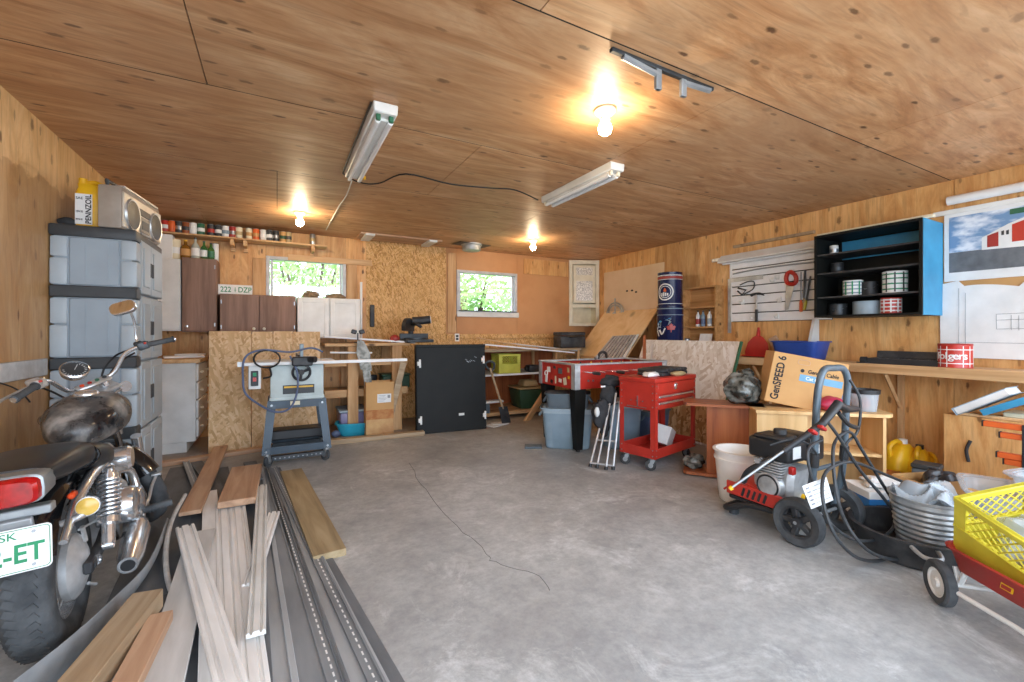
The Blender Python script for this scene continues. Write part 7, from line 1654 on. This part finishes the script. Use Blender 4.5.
mb = MB(); mb.b2((ex+.06, ey-.1515, .45), (ex+.12, ey-.1502, .52)); part(mb, 'warning_label', 'paper', tk_)
mb = MB(); mb.b2((ex-.165, ey-.155, .375), (ex-.13, ey-.125, .42), bv=.005); part(mb, 'throttle_lever', 'redplastic', t, 'red throttle lever')
mb = MB(); mb.cyl((ex-.02, ey-.16, .20), (ex-.02, ey-.12, .22), .022, n=12); part(mb, 'oil_cap', 'yellow', t, 'yellow oil cap')
mb = MB(); mb.tube(cr([(ex-.20, ey-.05, .45), (ex-.24, ey-.02, .42), (ex-.26, ey+.05, .36), (ex-.24, ey+.10, .28)], 5), .020, 8); part(mb, 'exhaust_guard', 'black', t)
mb = MB(); mb.cyl((ex-.26, ey+.0, .435), (ex-.21, ey+.0, .435), .018, n=12); part(mb, 'guard_end', 'chrome', t)
mb = MB(); mb.b2((ex+.08, ey-.10, .16), (ex+.22, ey+.08, .30), bv=.02, seg=2); mb.cyl((ex+.15, ey-.16, .23), (ex+.15, ey-.10, .23), .03, n=14); part(mb, 'pump', 'galv', t)
# spray gun and lance resting on the handle
g0, g1, tip = wl_(838, 404, px0.y-.14), wl_(822, 424, px0.y-.12), wl_(731, 488, px0.y+.12)
gun = MB(); gun.tube([wl_(857, 409, px0.y-.14), wl_(846, 409, px0.y-.14), g0, g1], [.016, .022, .026, .020], 10); gun.tube(cr([wl_(838, 412, px0.y-.14), wl_(848, 424, px0.y-.14), wl_(858, 428, px0.y-.14)], 4), .012, 8); gn = part(gun, 'spray_gun', 'black', t)
mb = MB(); mb.tube([g1+(tip-g1)*-.02, g1+(tip-g1)*.22, g1+(tip-g1)*.42], [.020, .016, .017], 10); part(mb, 'lance_grip', 'black_dusty', gn)
mb = MB(); mb.tube([g1, tip], .0065, 8); ln = part(mb, 'lance', 'steel', gn)
mb = MB(); mb.tube([tip+(g1-tip)*.012, tip-(g1-tip)*.018], [.013, .011], 10); part(mb, 'nozzle', 'yellow', ln, 'yellow nozzle tip')
for (x, y, mt) in ((822, 428, 'redplastic'), (813, 432, 'redplastic')):
    q = wl_(x, y, px0.y-.13); mb = MB(); mb.box(q, (.05, .03, .018), rot=(0, 28, 0), bv=.004); part(mb, 'trigger_lock', mt, gn, 'red trigger lock')
# hoses
def hose(pts, r=.0085, name='hose', mat='hose'):
    mb = MB(); mb.tube(cr([wl_(*p) for p in pts], 7), r, 8); return part(mb, name, mat, t)
Y0 = px0.y
hose([(826, 420, Y0-.13), (838, 436, Y0-.15), (860, 470, Y0-.18), (885, 500, Y0-.24), (905, 530, Y0-.28), (893, 556, Y0-.30), (864, 560, Y0-.30), (842, 545, Y0-.28), (828, 520, Y0-.24), (822, 490, Y0-.20), (828, 470, Y0-.16), (852, 462, Y0-.16), (884, 474, Y0-.18), (913, 488, Y0-.22), (931, 512, Y0-.28), (927, 545, Y0-.33), (902, 559, Y0-.36), (872, 553, Y0-.34), (850, 530, Y0-.28), (838, 500, Y0-.2), (833, 460, Y0-.15), (836, 440, Y0-.12), (850, 432, Y0-.12), (862, 450, Y0-.14), (880, 480, Y0-.18), (894, 505, Y0-.22), (893, 528, Y0-.26), (874, 540, Y0-.26), (850, 538, Y0-.25), (828, 522, Y0-.22)])
hose([(822, 440, Y0-.10), (808, 450, Y0-.12), (812, 480, Y0-.14), (822, 510, Y0-.16), (838, 532, Y0-.2)], .0075)
hose([(850, 380, Y0-.10), (860, 400, Y0-.13), (858, 430, Y0-.12), (846, 445, Y0-.10), (842, 470, Y0-.06), (850, 500, Y0-.05)], .0075)
hose([(770, 445, Y0+.05), (790, 440, Y0-.02), (808, 444, Y0-.06), (818, 458, Y0-.05), (816, 470, Y0)], .006, 'fuel_line')
# hang tag
q = [wl_(x, y, Y0-.16) for x, y in ((802, 486), (826, 477), (833, 500), (811, 509))]; off = Vector((0, -.002, 0))
mb = MB(); mb.ringloft([q, [p+off for p in q]]); tg_ = part(mb, 'hang_tag', 'paper', t, 'white instruction tag')
mb = MB()
for k in range(5):
    a_, b_ = q[0].lerp(q[3], .15+.17*k), q[1].lerp(q[2], .15+.17*k); mb.tube([a_.lerp(b_, .28)+off*1.5, a_.lerp(b_, .9)+off*1.5], .0016, 4)
    mb.tube([a_.lerp(b_, .08)+off*1.5, a_.lerp(b_, .2)+off*1.5], .005, 4)
part(mb, 'tag_print', 'grey_ink', tg_)

# ================================================================== BOXES, TUBS AND JUGS ON THE FLOOR AT RIGHT
v0, v1 = pz(868, 521, 0), pz(905, 530, 0)
t = thing('soap_box', 'blue and white cardboard box on the floor behind the washer hoses', 'box', (3.40, 1.33, .001), (0, 0, -32))
mb = MB(); mb.b2((-.16, -.12, 0), (.16, .12, .22), bv=.004); part(mb, 'carton', 'paper', t)
mb = MB(); mb.b2((-.161, -.1215, .10), (.161, .1215, .175), bv=.0005); bn = part(mb, 'blue_band', 'blue_box', t)
mb = MB(); mb.b2((-.12, -.1225, .128), (.06, -.1212, .142)); part(mb, 'print_line', 'dark_metal', bn)
mb = MB(); mb.b2((-.162, -.1216, 0), (-.02, -.1206, .085)); part(mb, 'soft_blue_print', mk('light_blue_print', '#b8d4e6', '#9dc2da', .6), t)
mb = MB(); mb.ell((0, 0, .02), (.13, .09, .03), 24, 12, amp=.2, seed=4); solo(mb, 'paper_wad', 'paper', 'crumpled white paper on top of the blue and white box', 'paper', (3.42, 1.34, .222))
# galvanised wash tub standing in a low black tub
bc = Vector((3.05, 1.06, 0)); t = thing('black_tub', 'wide black rubber tub on the floor beside the red wagon', 'tub', (bc.x, bc.y, .001))
mb = MB(); mb.lathe([(0, 0), (.22, 0), (.235, .01), (.262, .13), (.275, .135), (.277, .145), (.255, .145), (.225, .012), (0, .012)], 44); part(mb, 'body', 'black_dusty', t)
mb = MB(); mb.tube(cr([(-.20, -.17, .13), (-.25, -.20, .11), (-.29, -.15, .11), (-.26, -.09, .13)], 4), .010, 7); part(mb, 'handle', 'galv', t)
t = thing('wash_tub', 'round galvanized wash tub set inside the black rubber tub', 'tub', (bc.x+.055, bc.y-.055, .02)); t.scale = (.70, .70, 1.08); pr = [(0, 0), (.175, 0)]
for k in range(9): z = .02+k*.026; r_ = .18+.05*z/.26; pr += [(r_, z), (r_+.010, z+.013)]
pr += [(.232, .262), (.245, .266), (.247, .276), (.232, .276), (.225, .262), (.172, .008), (0, .008)]
mb = MB(); mb.lathe(pr, 44); part(mb, 'body', 'galv', t)
for s_ in (-1, 1): mb = MB(); a = R(250) if s_ < 0 else R(70); c = Vector((.24*math.cos(a), .24*math.sin(a), .225)); p_ = Vector((-math.sin(a), math.cos(a), 0)); o_ = Vector((math.cos(a), math.sin(a), 0)); mb.tube([c+p_*.05, c+p_*.05+o_*.02-Vector((0, 0, .05)), c-p_*.05+o_*.02-Vector((0, 0, .05)), c-p_*.05], .006, 6); part(mb, 'handle', 'galv', t)
mb = MB()
def fn(u, v):
    a = 2*PI*u; r_ = .225*v; return (r_*math.cos(a), r_*math.sin(a), .25+.045*math.sin(3*a+2)*v+.035*math.sin(9*v+5*a)+.05*(1-v)**1)
mb.sheet(fn, 48, 16, .003); solo(mb, 'plastic_wrap', 'clear_thick', 'clear crumpled plastic heaped in the galvanized wash tub', 'plastic', (bc.x+.055, bc.y-.055, .05)).scale = (.68, .68, 1.0)
c_ = pX(940, 487, 3.75); t = thing('cardboard_box', 'open brown cardboard box holding a black bag behind the wash tub', 'box', (3.66, c_.y-.03, .001), (0, 0, -20))
mb = MB()
for (lo, hi) in (((-.19, -.14, 0), (.19, -.135, .28)), ((-.19, .135, 0), (.19, .14, .28)), ((-.19, -.1348, 0), (-.185, .1348, .28)), ((.185, -.1348, 0), (.19, .1348, .28)), ((-.185, -.1345, 0), (.185, .1345, .006))): mb.b2(lo, hi)
mb.box((0, -.19, .295), (.37, .12, .004), rot=(18, 0, 0)); part(mb, 'carton', 'card', t)
mb = MB(); mb.ell((0, 0, .17), (.15, .11, .15), 34, 20, amp=.18, seed=6); solo(mb, 'black_bag', 'bag_black', 'black plastic bag bulging out of the open cardboard box', 'bag', (3.66, c_.y-.03, .01))
for k, (x, y, rz_, lab) in enumerate(((3.42, .80, 20, 'cloudy clear plastic bin nearest the wash tub'), (3.55, .55, -15, 'large clear plastic bin with handles below the orange bars'))):
    t = thing('clear_bin', lab, 'bin', (x, y, .22 if k else .12), (0, 0, rz_), 'clear plastic bins')
    mb = MB(); rg = basin((.16+.04*k, .12+.03*k), (.20+.05*k, .15+.03*k), .24, .005, 6); mb.ringloft(rg); part(mb, 'bin', 'clear_thick', t)
    mb = MB(); mb.ringloft([[(px2*.86, py2*.86, z) for px2, py2, z in rg[2]][:0] or [(px2*1.06, py2*1.06, z+.012) for px2, py2, z in rg[3]], [(px2*1.06, py2*1.06, z+.02) for px2, py2, z in rg[3]], [(px2*.93, py2*.93, z+.02) for px2, py2, z in rg[3]], [(px2*.93, py2*.93, z+.012) for px2, py2, z in rg[3]]], cap=False, closed=True); part(mb, 'rim', 'clear_thick', t)
for (x, y, w, d, h, lab) in ((3.42, .80, .30, .24, .118, 'flat brown carton under the cloudy clear bin'), (3.55, .55, .40, .30, .218, 'brown carton under the large clear bin')):
    mb = MB(); mb.b2((-w/2, -d/2, 0), (w/2, d/2, h), bv=.004); solo(mb, 'carton', 'card', lab, 'carton', (x, y, .001), (0, 0, 10))
# plywood box against the right wall with a binder, tray and a lath
bx0, byl, byr, bh_ = 4.30, pX(944, 420, 4.30).y, .58, pX(944, 413.5, 4.30).z
t = thing('plywood_box', 'low plywood box under the right wall bench below the orange bars', 'box', (bx0, (byl+byr)/2, 0)); w = byl-byr
mb = MB(); mb.b2((0, -w/2, 0), (.014, w/2, bh_)); mb.b2((.014, w/2-.014, 0), (.30, w/2, bh_)); mb.b2((.014, -w/2, 0), (.30, -w/2+.014, bh_)); mb.b2((.014, -w/2+.014, bh_-.014), (.30, w/2-.014, bh_)); part(mb, 'panels', M['ply_wall'], t)
mb = MB(); y_ = pX(969, 460, bx0).y-(byl+byr)/2; mb.tube(cr([(-.006, y_-.0, .29), (-.010, y_+.01, .37), (-.006, y_-.01, .44)], 4), .010, 7); part(mb, 'handle_strap', 'fabric_black', t, 'dark strap handle')
q = pX(990, 410, 4.36); t = thing('binder', 'pale blue-grey hardback binder tilted on the plywood box', 'binder', (4.38, q.y+.02, bh_+.115), (-34, 0, 0))
mb = MB(); mb.b2((-.13, -.16, .022), (.13, .16, .026)); mb.b2((-.13, -.16, -.026), (.13, .16, -.022)); mb.b2((-.13, .156, -.022), (.13, .16, .022)); part(mb, 'cover', 'tote_lid', t)
mb = MB(); mb.b2((-.12, -.15, -.0215), (.12, .152, .0215)); part(mb, 'pages', 'paper', t)
q = pX(1008, 408, 4.36); t = thing('parts_tray', 'blue parts tray tipped on the plywood box right of the binder', 'tray', (4.40, q.y-.02, bh_+.10), (-30, 0, 0))
mb = MB(); mb.b2((-.12, -.14, -.012), (.12, .14, -.004)); mb.b2((-.12, -.14, -.004), (-.112, .14, .03)); mb.b2((.112, -.14, -.004), (.12, .14, .03)); mb.b2((-.112, .132, -.004), (.112, .14, .03)); mb.b2((-.112, -.14, -.004), (.112, -.132, .03)); part(mb, 'tray', 'blue_paint', t)
mb = MB(); mb.ell((0, .0, .01), (.05, .06, .025), amp=.05); part(mb, 'blue_roll', 'blue_bin', t)
mb = MB(); mb.b2((-.10, -.20, 0), (.14, .20, .03), bv=.003); solo(mb, 'pale_board', 'cream', 'short pale board lying behind the blue parts tray on the plywood box', 'board', (4.60, .86, bh_+.001))
mb = MB(); mb.b2((-.015, -.08, 0), (.015, .25, .02), bv=.003); solo(mb, 'lath', 'fir', 'thin lath on the front edge of the plywood box', 'lath', (4.34, 1.0, bh_+.001), (0, 0, 4))
# orange clamp rack
t = thing('clamp_rack', 'rack with four orange bars standing before the plywood box at the right', 'rack', (3.80, .60, 0)); XO = 3.86
yend = pX(1022, 440, XO).y
mb = MB(); mb.b2((.03, yend-.60-.055, 0), (.07, yend-.60-.005, .66), bv=.003); part(mb, 'post', 'dark_metal', t, 'dark upright post')
mb = MB(); mb.b2((-.15, yend-.60-.07, 0), (.25, yend-.60+.01, .02), bv=.003); part(mb, 'foot', 'dark_metal', t)
for (pxs, py) in ((984, 423), (1001, 434.5), (998, 454), (1005, 461)):
    q = pX(pxs, py, XO); mb = MB(); mb.b2((XO-3.80-.02, yend-.60-.30, q.z-.017), (XO-3.80+.015, q.y-.60, q.z+.017), bv=.003); br_ = part(mb, 'bar', 'orange', t, 'orange bar')
    mb = MB(); mb.b2((XO-3.80-.021, q.y-.60, q.z-.018), (XO-3.80+.016, q.y-.60+.006, q.z+.018)); part(mb, 'bar_cap', 'black', br_)
# yellow jugs and grey battery against the wall
for k, (px, py, sc, lab) in enumerate(((900, 476, 1.0, 'yellow jug beside the beige unit, left of the dark battery case'), (919, 476, .9, 'yellow jug behind the dark battery case'), (931, 470, .75, 'small yellow jug between the battery case and plywood box'))):
    v = pz(px, py, 0) if k < 1 else None; q = pX(px, 462, 4.45 + .05*k); t = thing('yellow_jug', lab, 'jug', (q.x, q.y, .001), (0, 0, 30*k-20), 'yellow jugs by the right wall')
    mb = MB(); mb.loft([(0, 0, 0, .095*sc, .07*sc), (.01, 0, 0, .11*sc, .08*sc), (.19*sc, 0, 0, .11*sc, .08*sc), (.27*sc, .02, 0, .07*sc, .055*sc), (.30*sc, .03, 0, .035*sc, .035*sc)], 20, 3.5, axis='z'); part(mb, 'body', 'yellow', t)
    mb = MB(); mb.tube(cr([(-.09*sc, 0, .19*sc), (-.10*sc, 0, .28*sc), (-.03*sc, 0, .32*sc), (.02*sc, 0, .29*sc)], 4), .018*sc, 8); part(mb, 'handle', 'yellow', t)
    mb = MB(); mb.cyl((.03, 0, .30*sc), (.03, 0, .335*sc), .028*sc, n=14); part(mb, 'cap', ('paper', 'black', 'yellow')[k], t)
q = pX(927, 470, 4.22); t = thing('battery_case', 'dark grey battery case on the floor before the yellow jugs', 'case', (4.22, q.y, .001), (0, 0, 10))
mb = MB(); mb.b2((-.07, -.075, 0), (.07, .075, .20), bv=.008); part(mb, 'case', 'tote_dark', t)
mb = MB(); mb.b2((-.074, -.08, .2005), (.074, .08, .235), bv=.008); part(mb, 'lid', 'dark_resin', t)
mb = MB(); mb.box((0, 0, .06), (.20, .16, .12), rot=(0, 0, 15), bv=.006); solo(mb, 'brown_carton', 'mahog', 'small brown carton between the yellow jug and battery case', 'carton', (4.15, q.y+.22, .001))
# ================================================================== RED WAGON WITH A MILK CRATE
WA = math.degrees(math.atan2(-.79, -.61)); wl0 = pz(943, 545, .30)
wzb, wzt = .165, .265
o_ = pz(941, 541, wzt); t = thing('wagon', 'red steel pull wagon with white wheels at the right edge', 'wagon', (o_.x, o_.y, 0), (0, 0, -124))
WL, WWd = .92, .44
mb = MB()
def rr2(ix, iy, w, h, r, z): return [(ix+w/2+x, iy+h/2+y, z) for x, y in rrect(w, h, r, 4)]
rg = [rr2(.025, .025, WL-.05, WWd-.05, .05, wzb), rr2(.0, .0, WL, WWd, .07, wzt-.012), rr2(-.014, -.014, WL+.028, WWd+.028, .08, wzt-.008), rr2(-.016, -.016, WL+.032, WWd+.032, .082, wzt), rr2(-.004, -.004, WL+.008, WWd+.008, .072, wzt+.003), rr2(.006, .006, WL-.012, WWd-.012, .066, wzt-.012), rr2(.03, .03, WL-.06, WWd-.06, .048, wzb+.006)]
mb.ringloft(rg); bd_ = part(mb, 'body', 'red_dusty', t)
mb = MB(); q = .22; m = TR((q, -.0, 0)); mb.box((.28, .006, wzb+.052), (.045, .004, .022), rot=(-12, 0, 0)); mb.mi = 1; mb.box((.28, .004, wzb+.052), (.036, .004, .014), rot=(-12, 0, 0)); part(mb, 'badge', ['yellow', 'red_dusty'], bd_)
wr_ = .095
for x in (.085, WL-.12):
    ST = TR((x, WWd/2, 0), (0, 0, -12 if x < .2 else 0)) @ TR((-x, -WWd/2, 0))
    mb = MB(ST); mb.cyl((x, -.03, wr_), (x, WWd+.03, wr_), .009, n=10); mb.b2((x-.05, .06, wzb-.012), (x+.05, WWd-.06, wzb-.0005)); ax_ = part(mb, 'axle', 'white', t)
    for (y) in (.035, WWd-.035): mb = MB(ST); mb.tube([(x-.03, y, wzb-.002), (x, y, wr_), (x+.03, y, wzb-.002)], .011, 6); part(mb, 'axle_bracket', 'white', ax_)
    for y in (-.035, WWd+.035):
        m = ST @ TR((x, y, wr_)) @ AX['y']
        mb = MB(); mb.lathec([(wr_-.034, -.017), (wr_-.012, -.022), (wr_-.002, -.014), (wr_, 0), (wr_-.002, .014), (wr_-.012, .022), (wr_-.034, .017)], 40, m); ww = part(mb, 'wheel', 'rubber', t)
        mb = MB(); mb.lathe([(0, -.022), (.018, -.022), (.022, -.012), (.05, -.010), (wr_-.04, -.016), (wr_-.033, -.016), (wr_-.033, .016), (wr_-.04, .016), (.05, .010), (.022, .012), (.018, .022), (0, .022)], 32, m); part(mb, 'rim', 'white', ww, 'white wheel disc')
mb = MB(); mb.tube([(.085, -.035, wr_+.005), (.34, -.02, wr_+.01), (WL-.12, -.03, wr_+.0)], .010, 8); part(mb, 'steering_rod', 'white', t, 'white rod low along the side')
M_w = Matrix.Translation((o_.x, o_.y, 0)) @ Matrix.Rotation(R(-124), 4, 'Z')
c_ = M_w @ Vector((.175, .235, wzb+.055)); crate('milk_crate', 'bright yellow lattice milk crate sitting in the red wagon', .38, .34, .28, 'yellow_crate', c_, -118, None, parent_rot=(14, 15))
mb = MB(); mb.ell((0, 0, .10), (.14, .13, .10), 30, 18, amp=.22, seed=21); solo(mb, 'plastic_wrap', 'clear_thick', 'clear wrapped bundle inside the bright yellow crate', 'bundle', c_+Vector((0, 0, .02)))
mb = MB(); mb.box((0, 0, .012), (.26, .2, .02), bv=.004); mb.box((.05, 0, .05), (.16, .12, .05), rot=(0, 0, 30), bv=.006); solo(mb, 'brown_goods', 'cedar', 'brown flat goods at the bottom of the bright yellow crate', 'goods', c_+Vector((0, .0, .014)), (0, 0, -118))
bpy.context.view_layer.update()

# every thing built in place gets its origin at its own base
def settle(o):
    if o.parent is not None or o.location.length > 1e-6 or o.get('category') is None or o.get('label') is None: return
    bpy.context.view_layer.update()
    pts = []
    def walk(q):
        if q.type == 'MESH': pts.extend(q.matrix_world @ Vector(c) for c in q.bound_box)
        for c in q.children: walk(c)
    walk(o)
    lo = Vector([min(p[i] for p in pts) for i in range(3)]); hi = Vector([max(p[i] for p in pts) for i in range(3)])
    base = Vector(((lo.x+hi.x)/2, (lo.y+hi.y)/2, lo.z))
    if o.type == 'MESH': o.data.transform(Matrix.Translation(-base))
    for c in o.children: c.location = c.location - base
    o.location = base
for o in list(COL.objects):
    if o.matrix_basis.to_3x3() == Matrix.Identity(3): settle(o)
bpy.context.view_layer.update()
